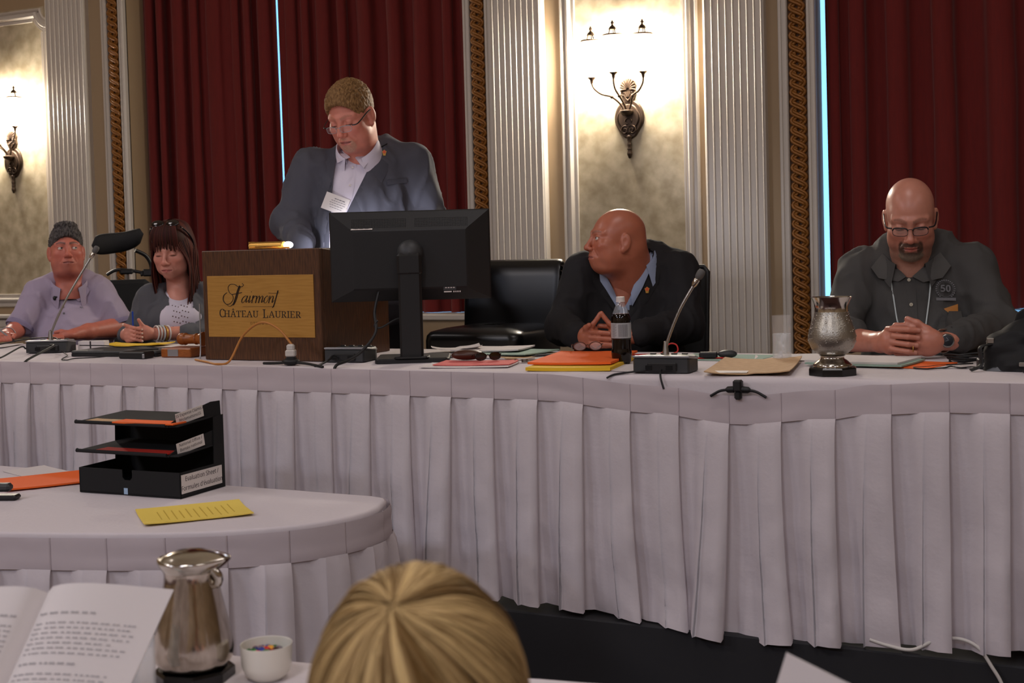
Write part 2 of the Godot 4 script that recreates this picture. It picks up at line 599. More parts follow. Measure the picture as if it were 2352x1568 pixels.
func braid(called: String, edge: float, dir: float):
	# casing of a window jamb: two cream mouldings with a gilded interlaced braid between them
	var t := Node3D.new()
	t.name = called
	add_child(t)
	t.set_meta("kind", "structure")
	t.set_meta("label", "window casing with a gilded braid between cream mouldings")
	for q in [[0.0, 0.043, 0.030], [0.137, 0.185, 0.034]]:
		var a: float = edge + dir * q[0]
		var b: float = edge + dir * q[1]
		var lo := minf(a, b)
		var w := absf(b - a)
		var prof := [Vector2(lo, -6.56), Vector2(lo, -6.55 + q[2] * 0.8), Vector2(lo + w * 0.1, -6.55 + q[2]), Vector2(lo + w * 0.35, -6.55 + q[2]), Vector2(lo + w * 0.40, -6.55 + q[2] * 0.8), Vector2(lo + w * 0.58, -6.55 + q[2] * 0.75), Vector2(lo + w * 0.63, -6.55 + q[2]), Vector2(lo + w * 0.9, -6.55 + q[2]), Vector2(lo + w, -6.55 + q[2] * 0.8), Vector2(lo + w, -6.56)]
		var s := MB.new()
		for i in prof.size() - 1:
			var c0: Vector2 = prof[i]
			var c1: Vector2 = prof[i + 1]
			s.quad(Vector3(c0.x, 0.30, c0.y), Vector3(c0.x, 4.4, c0.y), Vector3(c1.x, 4.4, c1.y), Vector3(c1.x, 0.30, c1.y))
		obj("moulding", s, M.paint, t)
	var cx := edge + dir * 0.090
	var bk := MB.new()
	bk.box(Vector3(cx, 2.35, -6.545), Vector3(0.094, 4.1, 0.02), 0.002)
	obj("backing", bk, M.gold_dark, t)
	var per := 0.094
	var y0 := 0.42
	var n := 40
	for ph in 2:
		var s := MB.new()
		for g in 2:
			var pts := []
			for i in n * 14 + 1:
				var a := TAU * i / 14.0 + PI * ph
				var off := (0.0065 if g == 0 else -0.0065)
				var dx := cos(a)
				var tan := Vector2(-sin(a) * TAU * 0.0305 / per, 1.0).normalized()
				pts.append(Vector3(cx + 0.0305 * dx + off * tan.y, y0 + i * per / 14.0 - off * tan.x, -6.527 + 0.006 * sin(a * 1.0 + PI / 2 * 0.0) * (1.0 if ph == 0 else 1.0)))
			s.tube(pts, 0.0088, 6, 0.9, false)
		obj("braid_strand", s, M.gold, t)
	var e := MB.new()
	for i in n * 2:
		for sx in [-1.0, 1.0]:
			if (i % 2 == 0) == (sx > 0):
				e.ball(Vector3(cx + sx * 0.012, y0 + i * per / 2.0, -6.530), Vector3(0.008, 0.008, 0.008), 8)
	var eo := obj("braid_eyes", e, M.gold, t)
	eo.set_meta("kind", "stuff")

func wall_panel(called: String, cx: float):
	var t := Node3D.new()
	t.name = called
	add_child(t)
	t.set_meta("kind", "structure")
	t.set_meta("label", "framed wall panel of mottled gold fabric")
	var f := MB.new()
	f.box(Vector3(cx, 2.12, -6.55), Vector3(0.66, 1.98, 0.008), 0.0)
	obj("fabric_panel", f, M.wall_fabric, t)
	# a moulding swept round the panel, its upper corners notched inward in a quarter round
	var outline := []
	var hw := 0.388
	var y0 := 1.10
	var y1 := 3.10
	var r := 0.085
	outline.append(Vector2(hw, y0))
	for i in 9:
		var a := -PI / 2 - PI / 2 * i / 8.0
		outline.append(Vector2(hw, y1) + Vector2(cos(a), sin(a)) * r)
	for i in 9:
		var a := 0.0 - PI / 2 * i / 8.0
		outline.append(Vector2(-hw, y1) + Vector2(cos(a), sin(a)) * r)
	outline.append(Vector2(-hw, y0))
	var prof := [Vector2(0.0, -0.004), Vector2(0.0, 0.014), Vector2(0.008, 0.020), Vector2(0.018, 0.014), Vector2(0.020, 0.008), Vector2(0.034, 0.008), Vector2(0.038, 0.024), Vector2(0.052, 0.030), Vector2(0.060, 0.020), Vector2(0.064, 0.007), Vector2(0.076, 0.007), Vector2(0.079, 0.013), Vector2(0.086, 0.014), Vector2(0.090, -0.004)]
	var m := outline.size()
	var miter := []
	for i in m:
		var p0: Vector2 = outline[(i + m - 1) % m]
		var p1: Vector2 = outline[i]
		var p2: Vector2 = outline[(i + 1) % m]
		var n0 := (p1 - p0).normalized().rotated(PI / 2)
		var n1 := (p2 - p1).normalized().rotated(PI / 2)
		miter.append((n0 + n1) / maxf(0.5, 1.0 + n0.dot(n1)))
	var s := MB.new()
	for i in m:
		var j := (i + 1) % m
		for q in prof.size() - 1:
			var a: Vector2 = prof[q]
			var b: Vector2 = prof[q + 1]
			var ia: Vector2 = outline[i] + miter[i] * a.x
			var ib: Vector2 = outline[i] + miter[i] * b.x
			var ja: Vector2 = outline[j] + miter[j] * a.x
			var jb: Vector2 = outline[j] + miter[j] * b.x
			s.quad(Vector3(cx + ia.x, ia.y, -6.55 + a.y), Vector3(cx + ja.x, ja.y, -6.55 + a.y), Vector3(cx + jb.x, jb.y, -6.55 + b.y), Vector3(cx + ib.x, ib.y, -6.55 + b.y))
	obj("panel_moulding", s, M.paint, t)

func curtain(x0: float, x1: float, b0: float, b1: float, z: float, sd: int, label: String, y0 := 1.05):
	# x0..x1 at the top, b0..b1 at the sill
	var r := RandomNumberGenerator.new()
	r.seed = sd
	var edges := [0.0]
	var w := x1 - x0
	while edges[-1] < w - 0.05:
		edges.append(edges[-1] + (r.randf_range(0.07, 0.13) if r.randf() < 0.5 else r.randf_range(0.15, 0.27)))
	var sc: float = w / edges[-1]
	var amp := []
	var sk := []
	for i in edges.size():
		edges[i] *= sc
		amp.append(r.randf_range(0.016, 0.052))
		sk.append(r.randf_range(-0.25, 0.25))
	var nz := FastNoiseLite.new()
	nz.seed = sd
	nz.frequency = 1.3
	var us := []
	for i in edges.size() - 1:
		for k in 14:
			us.append([i, k / 14.0])
	us.append([edges.size() - 2, 1.0])
	var rows := []
	var ny := 26
	for iy in ny + 1:
		var y := y0 + (4.3 - y0) * iy / ny
		var row := PackedVector3Array()
		for q in us:
			var i: int = q[0]
			var t: float = q[1]
			var a: float = lerpf(amp[i], amp[i + 1], t)
			var u: float = lerpf(edges[i], edges[i + 1], t)
			var ph: float = TAU * (t + sk[i] * sin(PI * t) * 0.35)
			var drift := nz.get_noise_2d(u * 0.7, y * 0.35) * 0.02 * sin(PI * u / w)
			var fine := nz.get_noise_2d(u * 14.0, y * 0.5 + 30.0) * 0.006
			var xx := lerpf(b0, x0, (y - 1.0) / 3.3) + u * lerpf(b1 - b0, x1 - x0, (y - 1.0) / 3.3) / w
			var edge_fade := clampf(minf(u, w - u) / 0.03, 0.0, 1.0)
			row.append(Vector3(xx + (drift + 0.016 * sin(2.0 * ph)) * edge_fade, y, z + (a * (-cos(ph)) + fine) * edge_fade))
		rows.append(row)
	var s := MB.new()
	s.sheet(rows)
	var back := []
	for row in rows:
		var q := PackedVector3Array()
		for p in row:
			q.append(p + Vector3(0, 0, -0.006))
		q.reverse()
		back.append(q)
	s.sheet(back)
	var ends := []
	for iy in ny + 1:
		ends.append([rows[iy][0], back[iy][back[iy].size() - 1], rows[iy][-1], back[iy][0]])
	for iy in ny:
		s.quad(ends[iy][1], ends[iy + 1][1], ends[iy + 1][0], ends[iy][0])
		s.quad(ends[iy][2], ends[iy + 1][2], ends[iy + 1][3], ends[iy][3])
	tag(obj("curtain", s, M.curtain), label, "curtain", "red window curtains")

func sconce(cx: float, label: String):
	var t := thing("wall_sconce", label, "wall lamp", Vector3(cx, 1.875, -6.546), 0.0, "bronze wall sconces")
	# local: y up from the tip of the finial, z out of the wall
	var p := MB.new()
	var o := PackedVector2Array()
	for i in 40:
		var a := TAU * i / 40.0
		var rx := 0.083
		var ry := 0.098 if sin(a) > 0 else 0.110
		var k := 1.0
		if sin(a) < -0.05:
			k = 1.0 - 0.16 * pow(absf(sin(2.0 * a)), 3.0)
		o.append(Vector2(rx * k * cos(a), 0.215 + ry * sin(a)))
	p.prism(o, 0.014, Transform3D(), 0.007)
	var o2 := PackedVector2Array()
	for q in o:
		o2.append(Vector2(q.x * 0.72, 0.215 + (q.y - 0.215) * 0.76))
	p.prism(o2, 0.022, Transform3D(), 0.005)
	obj("backplate", p, M.bronze, t)
	# scroll ornament on the plate
	var sc := MB.new()
	for s in [-1.0, 1.0]:
		var pts := []
		for i in 34:
			var a := i * 0.30
			var rr := 0.003 + 0.0026 * a
			pts.append(Vector3(s * (0.020 + rr * cos(a)), 0.150 + rr * sin(a), 0.024))
		sc.tube(pts, 0.0035, 6)
		var ring := []
		for i in 25:
			var a := PI * (0.08 + 0.84 * i / 24.0)
			ring.append(Vector3(0.0 + 0.066 * s * sin(a), 0.200 - 0.078 * cos(a) * 0.9, 0.018))
		sc.tube(ring, 0.004, 6)
	var loop := []
	for i in 25:
		var a := TAU * i / 24.0 * 0.82 - 0.6
		loop.append(Vector3(0.018 * cos(a), 0.197 + 0.015 * sin(a), 0.025))
	sc.tube(loop, 0.004, 6)
	obj("scroll_ornament", sc, M.bronze, t)
	# turned drop finial
	var fin := MB.new()
	var prof := []
	for q in [[0.001, 0.0], [0.007, 0.004], [0.009, 0.012], [0.013, 0.020], [0.014, 0.030], [0.009, 0.042], [0.012, 0.048], [0.012, 0.054], [0.009, 0.060], [0.012, 0.070], [0.012, 0.080], [0.008, 0.088], [0.012, 0.096], [0.011, 0.106], [0.015, 0.112], [0.015, 0.120], [0.006, 0.128]]:
		prof.append(Vector2(q[0], q[1]))
	fin.lathe(prof, 14, Transform3D(Basis(), Vector3(0, 0, 0.014)), 0.2)
	obj("drop_finial", fin, M.bronze, t)
	# shell crest above the plate
	var sh := MB.new()
	for i in 11:
		var a := PI * (-0.08 + 1.16 * i / 10.0)
		var tip := Vector3(0.042 * cos(a), 0.372 + 0.050 * sin(a), 0.020)
		sh.tube([Vector3(0.010 * cos(a), 0.366 + 0.008 * sin(a), 0.022), Vector3(0.028 * cos(a), 0.372 + 0.030 * sin(a), 0.026), tip], [0.003, 0.006, 0.0065], 6)
	var back := PackedVector2Array()
	for q in [[0.0, 0.290], [0.026, 0.306], [0.042, 0.335], [0.038, 0.365], [0.044, 0.385], [0.034, 0.410], [0.0, 0.424], [-0.034, 0.410], [-0.044, 0.385], [-0.038, 0.365], [-0.042, 0.335], [-0.026, 0.306]]:
		back.append(Vector2(q[0], q[1]))
	sh.prism(back, 0.017, Transform3D(), 0.004)
	for s in [-1.0, 1.0]:
		var pts := []
		for i in 22:
			var a := i * 0.35
			var rr := 0.002 + 0.0018 * a
			pts.append(Vector3(s * (0.024 + rr * cos(a)), 0.345 + rr * sin(a), 0.022))
		sh.tube(pts, 0.003, 6)
		sh.tube([Vector3(s * 0.020, 0.335, 0.020), Vector3(s * 0.012, 0.318, 0.022), Vector3(0, 0.305, 0.022)], 0.005, 6)
	for i in 3:
		sh.tube([Vector3((i - 1) * 0.012, 0.352, 0.022), Vector3((i - 1) * 0.006, 0.325, 0.026)], [0.006, 0.003], 6)
	obj("shell_crest", sh, M.bronze, t)
	# bowl and the three arms
	var b := MB.new()
	var bp := []
	for q in [[0.002, 0.222], [0.018, 0.226], [0.034, 0.238], [0.037, 0.248], [0.034, 0.253], [0.010, 0.256], [0.001, 0.256]]:
		bp.append(Vector2(q[0], q[1]))
	b.lathe(bp, 22, Transform3D(Basis(), Vector3(0, 0, 0.045)), 0.3)
	obj("bowl", b, M.bronze, t)
	var cups := [Vector3(-0.178, 0.418, 0.085), Vector3(-0.040, 0.432, 0.120), Vector3(0.112, 0.428, 0.085)]
	var mids := [[Vector3(-0.030, 0.285, 0.05), Vector3(-0.070, 0.325, 0.075), Vector3(-0.125, 0.343, 0.082), Vector3(-0.165, 0.375, 0.085)], [Vector3(-0.006, 0.285, 0.065), Vector3(-0.018, 0.325, 0.10), Vector3(-0.034, 0.360, 0.115), Vector3(-0.040, 0.395, 0.12)], [Vector3(0.028, 0.285, 0.05), Vector3(0.048, 0.325, 0.075), Vector3(0.085, 0.348, 0.082), Vector3(0.108, 0.385, 0.085)]]
	for i in 3:
		var c: Vector3 = cups[i]
		var arm := Node3D.new()
		arm.name = "arm"
		t.add_child(arm, true)
		var pts := [Vector3(0.012 * (i - 1), 0.250, 0.045)]
		pts.append_array(mids[i])
		pts.append(c + Vector3(0, -0.012, 0))
		var a := MB.new()
		a.tube(spline(pts, 6), 0.0058, 8)
		a.ball(mids[i][1], Vector3(0.010, 0.010, 0.010), 8)
		obj("arm_tube", a, M.bronze, arm)
		a = MB.new()
		var cp := []
		for q in [[0.004, -0.022], [0.008, -0.012], [0.010, 0.002], [0.021, 0.012], [0.024, 0.016], [0.001, 0.016]]:
			cp.append(Vector2(q[0], q[1]))
		a.lathe(cp, 16, Transform3D(Basis(), c), 0.3)
		obj("cup", a, M.bronze, arm)
		# glowing glass chimney with a bronze cap
		var g := MB.new()
		g.lathe([Vector2(0.008, 0.020), Vector2(0.030, 0.034), Vector2(0.046, 0.075), Vector2(0.050, 0.120), Vector2(0.050, 0.185), Vector2(0.044, 0.196), Vector2(0.001, 0.198)], 20, Transform3D(Basis(), c), 0.1)
		var go := obj("glass_shade", g, M.shade_glow, arm)
		var l := OmniLight3D.new()
		l.name = "lamp"
		l.light_color = Color(1.0, 0.96, 0.90)
		l.light_energy = LAMP
		l.light_size = 0.04
		l.omni_range = 12.0
		l.omni_attenuation = 2.0
		l.shadow_enabled = true
		l.position = c + Vector3(0, 0.12, 0)
		t.add_child(l)
		a = MB.new()
		var dk := []
		for q in [[0.001, 0.204], [0.055, 0.204], [0.057, 0.208], [0.054, 0.213], [0.001, 0.216]]:
			dk.append(Vector2(q[0], q[1]))
		a.lathe(dk, 20, Transform3D(Basis(), c))
		for j in 3:
			var an := TAU * j / 3.0 + 0.4
			a.tube([c + Vector3(0.022 * cos(an), 0.214, 0.022 * sin(an)), c + Vector3(0.014 * cos(an), 0.240, 0.014 * sin(an))], 0.003, 6)
		dk = []
		for q in [[0.001, 0.238], [0.022, 0.238], [0.016, 0.252], [0.006, 0.260], [0.005, 0.266], [0.010, 0.272], [0.004, 0.282], [0.001, 0.288]]:
			dk.append(Vector2(q[0], q[1]))
		a.lathe(dk, 14, Transform3D(Basis(), c), 0.3)
		obj("cap", a, M.bronze, arm)

const LAMP := 0.52

# ---------------------------------------------------------------- tables, cloths and skirts
const T := 1.042      # top of the cloth on the head table
const TF := 0.742     # top of the cloths on the floor tables

func lerp_table(tb: Array, x: float) -> float:
	if x <= tb[0][0]:
		return tb[0][1]
	for i in tb.size() - 1:
		if x <= tb[i + 1][0]:
			var t: float = (x - tb[i][0]) / (tb[i + 1][0] - tb[i][0])
			t = t * t * (3.0 - 2.0 * t)
			return lerpf(tb[i][1], tb[i + 1][1], t)
	return tb[-1][1]

class Path:
	var p := PackedVector2Array()
	var s := PackedFloat32Array()
	func _init(pts: Array):
		var l := 0.0
		for i in pts.size():
			if i > 0:
				l += pts[i].distance_to(pts[i - 1])
			p.append(pts[i]); s.append(l)
	func length() -> float:
		return s[-1]
	func at(q: float, off := 0.0) -> Vector2:
		var i := clampi(s.bsearch(q) - 1, 0, p.size() - 2)
		var d := (p[i + 1] - p[i]).normalized()
		# smooth the normal over neighbouring pieces
		var d0 := (p[i] - p[maxi(i - 1, 0)]).normalized() if i > 0 else d
		var d2 := (p[mini(i + 2, p.size() - 1)] - p[i + 1]).normalized() if i < p.size() - 2 else d
		var t := (q - s[i]) / maxf(1e-5, s[i + 1] - s[i])
		var dd := ((d0 + d) * (1.0 - t) + (d + d2) * t).normalized()
		return p[i].lerp(p[i + 1], t) + Vector2(-dd.y, dd.x) * off

func pleated_skirt(label: String, path: Path, s0: float, period: float, ytop: Callable, ybot: Callable, band_h: float, sd: int):
	var nz := FastNoiseLite.new()
	nz.seed = sd
	nz.frequency = 1.0
	var t := thing("table_skirt", label, "table skirt")
	var n := int((path.length() - s0) / period) + 1
	# header band: stitched flat, stepping a little at every pleat
	var rows := []
	for iy in 7:
		var row := PackedVector3Array()
		for k in range(0, n + 1):
			for q in [[0.0, 0.0020], [0.012, 0.0052], [0.30, 0.0050], [0.62, 0.0052], [0.96, 0.0056], [0.992, 0.0050], [0.998, 0.0018]]:
				var s: float = s0 + (k - 1 + q[0]) * period
				if s < 0.0 or s > path.length():
					s = clampf(s, 0.0, path.length())
				var yt: float = ytop.call(path.at(s).x)
				var f := iy / 6.0
				var edge := 0.0012 * (1.0 if iy == 1 or iy == 5 else 0.0)
				var w := path.at(s, 0.014 + q[1] + edge + 0.0025 * nz.get_noise_2d(s * 5.0, f * 2.0))
				row.append(Vector3(w.x, yt - band_h * (1.0 - f), w.y))
		rows.append(row)
	var b := MB.new()
	b.sheet(rows)
	obj("header_band", b, M.band, t)
	# the drop: knife pleats that open towards the hem
	rows = []
	var ny := 30
	for iy in ny + 1:
		var f := 1.0 - float(iy) / ny            # 1 at the hem
		var row := PackedVector3Array()
		for k in range(0, n + 1):
			var r1 := nz.get_noise_2d(k * 7.31, 10.0)
			var r2 := nz.get_noise_2d(k * 5.17, 50.0)
			var r3 := nz.get_noise_2d(k * 9.7, 90.0)
			var d := 0.011 + (0.022 + 0.036 * (0.5 + r1)) * pow(f, 0.5)
			var fl := clampf(0.60 - 0.16 * f * (0.3 + 1.6 * r2), 0.3, 0.8)
			var sway := 0.060 * r3 * f * f
			for q in [[0.0, 0.0, 0.0], [0.03, 0.0, 0.0], [0.16, 0.10, 0.0], [0.32, 0.22, 0.0], [0.46, 0.12, 3.0], [0.55, 0.05, 1.0], [0.78, 0.10, 1.0], [1.0, 0.0, 2.0]]:
				var u: float = q[0]
				if q[2] > 0.5 and q[2] < 1.5:
					u = lerpf(fl, 1.0, (q[0] - 0.55) / 0.45)
				if q[2] > 2.5:
					u = fl - 0.035
				elif q[2] < 0.5:
					u = minf(u, fl - 0.08)
				var zz: float = d * q[1] * f
				if q[2] > 0.5 and q[2] < 2.5:
					zz = d * (0.75 + 0.25 * (u - fl) / (1.0 - fl)) + 0.004 * f * sin(PI * (u - fl) / (1.0 - fl))
				if q[2] > 1.5:
					zz = d
				var s: float = s0 + (k - 1 + u) * period + sway * (1.0 if q[0] > 0.2 else 0.4)
				zz += 0.022 * f * nz.get_noise_2d(s * 3.4, f * 1.6 + 7.0) + 0.010 * f * f * sin(s * 5.3 + r1)
				zz += 0.0015 * nz.get_noise_2d(s * 16.0, f * 7.0 + 20.0)
				s = clampf(s, 0.0, path.length())
				var yt: float = ytop.call(path.at(s).x) - band_h + 0.002
				var yb: float = ybot.call(path.at(s).x) + 0.006 * nz.get_noise_2d(s * 4.0, 3.0)
				var w := path.at(s, 0.012 + zz)
				row.append(Vector3(w.x, lerpf(yt, yb, f), w.y))
			# the flap edge turns back under itself: the narrow dark line between two pleats
			var su: float = s0 + k * period + sway
			for e in [[-0.004, 0.45], [-0.012, 0.12]]:
				var s: float = clampf(su + e[0], 0.0, path.length())
				var yt: float = ytop.call(path.at(s).x) - band_h + 0.002
				var yb: float = ybot.call(path.at(s).x) + 0.006 * nz.get_noise_2d(s * 4.0, 3.0)
				var w := path.at(s, 0.012 + d * e[1] - 0.002)
				row.append(Vector3(w.x, lerpf(yt, yb, f), w.y))
		rows.append(row)
	rows.reverse()
	rows.reverse()
	var p := MB.new()
	var up := []
	for i in rows.size():
		up.append(rows[i])
	# rows already run from the hem upward
	p.sheet(up)
	obj("pleated_drop", p, M.linen, t)

func tables():
	# ---- head table on the stage ----
	var t := thing("conference_table", "long head table on the stage, draped in white linen", "table")
	var b := MB.new()
	b.box(Vector3(-2.6, 1.024, -4.03), Vector3(7.0, 0.026, 0.75), 0.006)
	obj("tabletop", b, M.dark_wood, t)
	for lx in [-5.7, -3.50, -2.45, -1.25, 0.5]:
		for z in [-4.32, -3.76]:
			b = MB.new()
			b.tube([Vector3(lx, 0.30, z), Vector3(lx, 1.012, z)], 0.016, 8)
			obj("leg", b, M.black_plastic, t)
	var nz := FastNoiseLite.new()
	nz.seed = 5
	nz.frequency = 2.2
	var prof := []
	for q in [[-4.416, 0.985], [-4.418, 1.00], [-4.416, 1.030], [-4.408, 1.040]]:
		prof.append(Vector2(q[0], q[1]))
	for i in 14:
		prof.append(Vector2(lerpf(-4.39, -3.665, i / 13.0), 1.0415))
	for q in [[-3.652, 1.040], [-3.645, 1.034], [-3.640, 1.022], [-3.638, 0.98], [-3.637, 0.93]]:
		prof.append(Vector2(q[0], q[1]))
	var rows := []
	for j in 141:
		var x := lerpf(-6.12, 0.92, j / 140.0)
		var row := PackedVector3Array()
		for i in prof.size():
			var q: Vector2 = prof[i]
			var w := 0.0016 * nz.get_noise_2d(x * 2.0, q.x * 3.0)
			if q.y > 1.035:
				row.append(Vector3(x, q.y + w - 0.0006, q.x))
			else:
				row.append(Vector3(x, q.y, q.x + w * 2.0 + 0.004 * nz.get_noise_2d(x * 1.5, q.y * 4.0)))
		rows.append(row)
	b = MB.new()
	b.sheet(rows)
	tag(obj("tablecloth", b, M.linen), "white tablecloth spread along the head table under the microphones and papers", "tablecloth")
	var top_tab := [[-6.2, 1.040], [-3.9, 1.042], [-3.2, 1.043], [-1.69, 1.039], [-1.323, 1.011], [-1.073, 0.987], [-0.811, 1.010], [-0.692, 1.028], [-0.486, 1.040], [0.95, 1.043]]
	var bot_tab := [[-6.2, 0.33], [-1.9, 0.330], [-1.623, 0.318], [-1.34, 0.306], [-1.075, 0.286], [-0.704, 0.310], [-0.364, 0.330], [0.9, 0.33]]
	var path := Path.new([Vector2(-6.1, -3.646), Vector2(-4.0, -3.646), Vector2(-2.0, -3.646), Vector2(0.9, -3.646)])
	var s_first := fposmod(-3.97 + 6.1, 0.1515)
	pleated_skirt("white pleated linen skirt hanging from the head table down to the stage edge", path, s_first, 0.1515, func(x): return lerp_table(top_tab, x), func(x): return lerp_table(bot_tab, x), 0.082, 41)
	# black skirt of the stage
	rows = []
	for iy in 7:
		var row := PackedVector3Array()
		for i in 421:
			var x := lerpf(-9.3, 5.7, i / 420.0)
			var f := 1.0 - iy / 6.0
			row.append(Vector3(x, 0.015 + 0.283 * iy / 6.0, -3.672 + (0.010 + 0.012 * f) * sin(x * 44.0 + 2.0 * sin(x * 3.0)) + 0.01 * f * sin(x * 9.0)))
		rows.append(row)
	b = MB.new()
	b.sheet(rows)
	tag(obj("stage_skirt", b, M.black_cloth), "black gathered skirt closing the front of the low stage", "stage skirt")
	# ---- delegates' table with a rounded end ----
	var outline := []
	for q in spline([Vector2(-4.6, -2.20), Vector2(-3.6, -2.235), Vector2(-2.95, -2.32), Vector2(-2.50, -2.43), Vector2(-2.18, -2.545), Vector2(-1.985, -2.68), Vector2(-1.895, -2.82), Vector2(-1.875, -2.95), Vector2(-1.915, -3.075)], 6):
		outline.append(q)
	outline.append_array([Vector2(-1.935, -3.098), Vector2(-1.975, -3.108), Vector2(-2.6, -3.115), Vector2(-3.3, -3.165), Vector2(-4.6, -3.18)])
	floor_table(outline, "table with a rounded end, carrying the black letter tray, under a white cloth", "smooth white cloth under the black letter tray and yellow papers", "white pleated skirt round the curved end of the table with the letter tray", 23)
	# ---- table at which the fair-haired woman sits ----
	var near := [Vector2(-2.3, -1.02), Vector2(0.75, -1.30), Vector2(0.70, -1.98), Vector2(0.66, -2.03), Vector2(0.2, -1.985), Vector2(-0.754, -1.897), Vector2(-1.28, -1.805), Vector2(-2.2, -1.72), Vector2(-2.26, -1.68)]
	var t3 := thing("conference_table", "table in front of the fair-haired woman, carrying the lidded pitcher and the candy bowl", "table")
	table_body(near, t3, Vector2(-0.6, -1.5))
	cloth_over(near, "white cloth under the lidded pitcher and the candy bowl", 0.055)

func table_body(outline: Array, t: Node3D, mid: Vector2):
	var c := Vector2.ZERO
	for p in outline:
		c += p
	c /= outline.size()
	var q := PackedVector2Array()
	for p in outline:
		q.append(Vector2((p - (p - c).normalized() * 0.012).x, -(p - (p - c).normalized() * 0.012).y))
	if Geometry2D.is_polygon_clockwise(q):
		q.reverse()
	var b := MB.new()
	b.prism(q, 0.024, Transform3D(Basis(Vector3.RIGHT, -PI / 2), Vector3(0, 0.712, 0)))
	obj("tabletop", b, M.dark_wood, t)
	for sx in [-0.42, 0.42]:
		for sz in [-0.2, 0.2]:
			b = MB.new()
			var p := Vector3(mid.x + sx, 0, mid.y + sz)
			b.tube([p, p + Vector3(0, 0.712, 0)], 0.016, 8)
			obj("leg", b, M.black_plastic, t)

func cloth_over(outline: Array, label: String, drop: float):
	# a cloth over the outline: top, rounded edge and a hanging border
	var nz := FastNoiseLite.new()
	nz.seed = 9
	nz.frequency = 2.0
	var c := Vector2.ZERO
	for p in outline:
		c += p
	c /= outline.size()
	var dense := []
	for i in outline.size():
		var a: Vector2 = outline[i]
		var b2: Vector2 = outline[(i + 1) % outline.size()]
		var m := maxi(1, int(a.distance_to(b2) / 0.06))
		for k in m:
			dense.append(a.lerp(b2, float(k) / m))
	var rows := []
	for q in [[0.0, 1.0, 0.0], [0.25, 1.0, 0.0], [0.5, 1.0, 0.0], [0.75, 1.0, 0.0], [0.9, 1.0, 0.0], [0.985, 1.0, 0.0], [0.995, 1.0, -0.0015], [1.0, 1.0, -0.006], [1.0, 1.0, -0.014], [1.0, 1.0, -0.03], [1.0, 1.0, -drop]]:
		var row := PackedVector3Array()
		for p in dense:
			var w: Vector2 = c + (p - c) * q[0]
			if q[2] < -0.004:
				w += (p - c).normalized() * (0.003 + 0.002 * nz.get_noise_2d(p.x * 3.0, p.y * 3.0 + q[2] * 4.0))
			row.append(Vector3(w.x, TF - 0.0008 + q[2] + (0.0012 * nz.get_noise_2d(w.x * 3.0, w.y * 3.0) if q[2] == 0.0 else 0.0), w.y))
		row.append(row[0])
		rows.append(row)
	rows.reverse()
	if (dense[1] - dense[0]).cross(dense[0] - c) > 0:
		for i in rows.size():
			rows[i].reverse()
	var b := MB.new()
	b.sheet(rows, true)
	tag(obj("tablecloth", b, M.linen), label, "tablecloth")

func floor_table(outline: Array, table_label: String, cloth_label: String, skirt_label: String, sd: int):
	table_body(outline, thing("conference_table", table_label, "table"), Vector2(-2.9, -2.75))
	cloth_over(outline, cloth_label, 0.10)
	var path := Path.new(outline)
	pleated_skirt(skirt_label, path, 0.02, 0.150, func(_x): return 0.732, func(_x): return 0.03, 0.082, sd)
# ---------------------------------------------------------------- things on the head table
func circle(r: float, n := 24, c := Vector2.ZERO) -> PackedVector2Array:
	var o := PackedVector2Array()
	for i in n:
		o.append(c + Vector2(cos(TAU * i / n), sin(TAU * i / n)) * r)
	return o

func round_rect(w: float, h: float, r: float, n := 4, c := Vector2.ZERO) -> PackedVector2Array:
	var o := PackedVector2Array()
	for k in 4:
		var cc := Vector2((w / 2 - r) * (1 if k in [0, 3] else -1), (h / 2 - r) * (1 if k < 2 else -1))
		for i in n + 1:
			var a := PI / 2 * k + PI / 2 * i / n
			o.append(c + cc + Vector2(cos(a), sin(a)) * r)
	return o

const UPX := -PI / 2
func flat(y := 0.0) -> Transform3D:
	# a 2D outline (x right, y away from the viewer) laid flat, its thickness upward
	return Transform3D(Basis(Vector3.RIGHT, -PI / 2), Vector3(0, y, 0))

func sheet_of_paper(called: String, label: String, at: Vector3, turn: float, w: float, d: float, m: Material, th := 0.0012, curl := 0.0, group := "", category := "paper") -> MeshInstance3D:
	var b := MB.new()
	var nx := 10
	var top := []
	for i in 9:
		var row := PackedVector3Array()
		for j in nx + 1:
			var u := float(j) / nx - 0.5
			var v := 0.5 - i / 8.0
			row.append(Vector3(u * w, th + curl * (pow(absf(u) * 2.0, 3.0) * 0.6 + pow(absf(v) * 2.0, 3.0) * 0.4 * (1.0 if u > 0 else 0.3)), v * d))
		top.append(row)
	b.sheet(top)
	var bot := []
	for row in top:
		var q := PackedVector3Array()
		for p in row:
			q.append(p - Vector3(0, th, 0))
		q.reverse()
		bot.append(q)
	b.sheet(bot)
	for i in 8:
		b.quad(top[i][0] - Vector3(0, th, 0), top[i + 1][0] - Vector3(0, th, 0), top[i + 1][0], top[i][0])
		b.quad(top[i][nx], top[i + 1][nx], top[i + 1][nx] - Vector3(0, th, 0), top[i][nx] - Vector3(0, th, 0))
	for j in nx:
		b.quad(top[0][j] - Vector3(0, th, 0), top[0][j], top[0][j + 1], top[0][j + 1] - Vector3(0, th, 0))
		b.quad(top[8][j + 1] - Vector3(0, th, 0), top[8][j + 1], top[8][j], top[8][j] - Vector3(0, th, 0))
	var o := obj(called, b, m)
	o.position = at
	o.rotation.y = turn
	tag(o, label, category, group)
	return o

func cord(called: String, label: String, pts: Array, r: float, m: Material, per := 10, category := "cable") -> MeshInstance3D:
	var b := MB.new()
	b.tube(spline(pts, per), r, 8)
	return tag(obj(called, b, m), label, category)

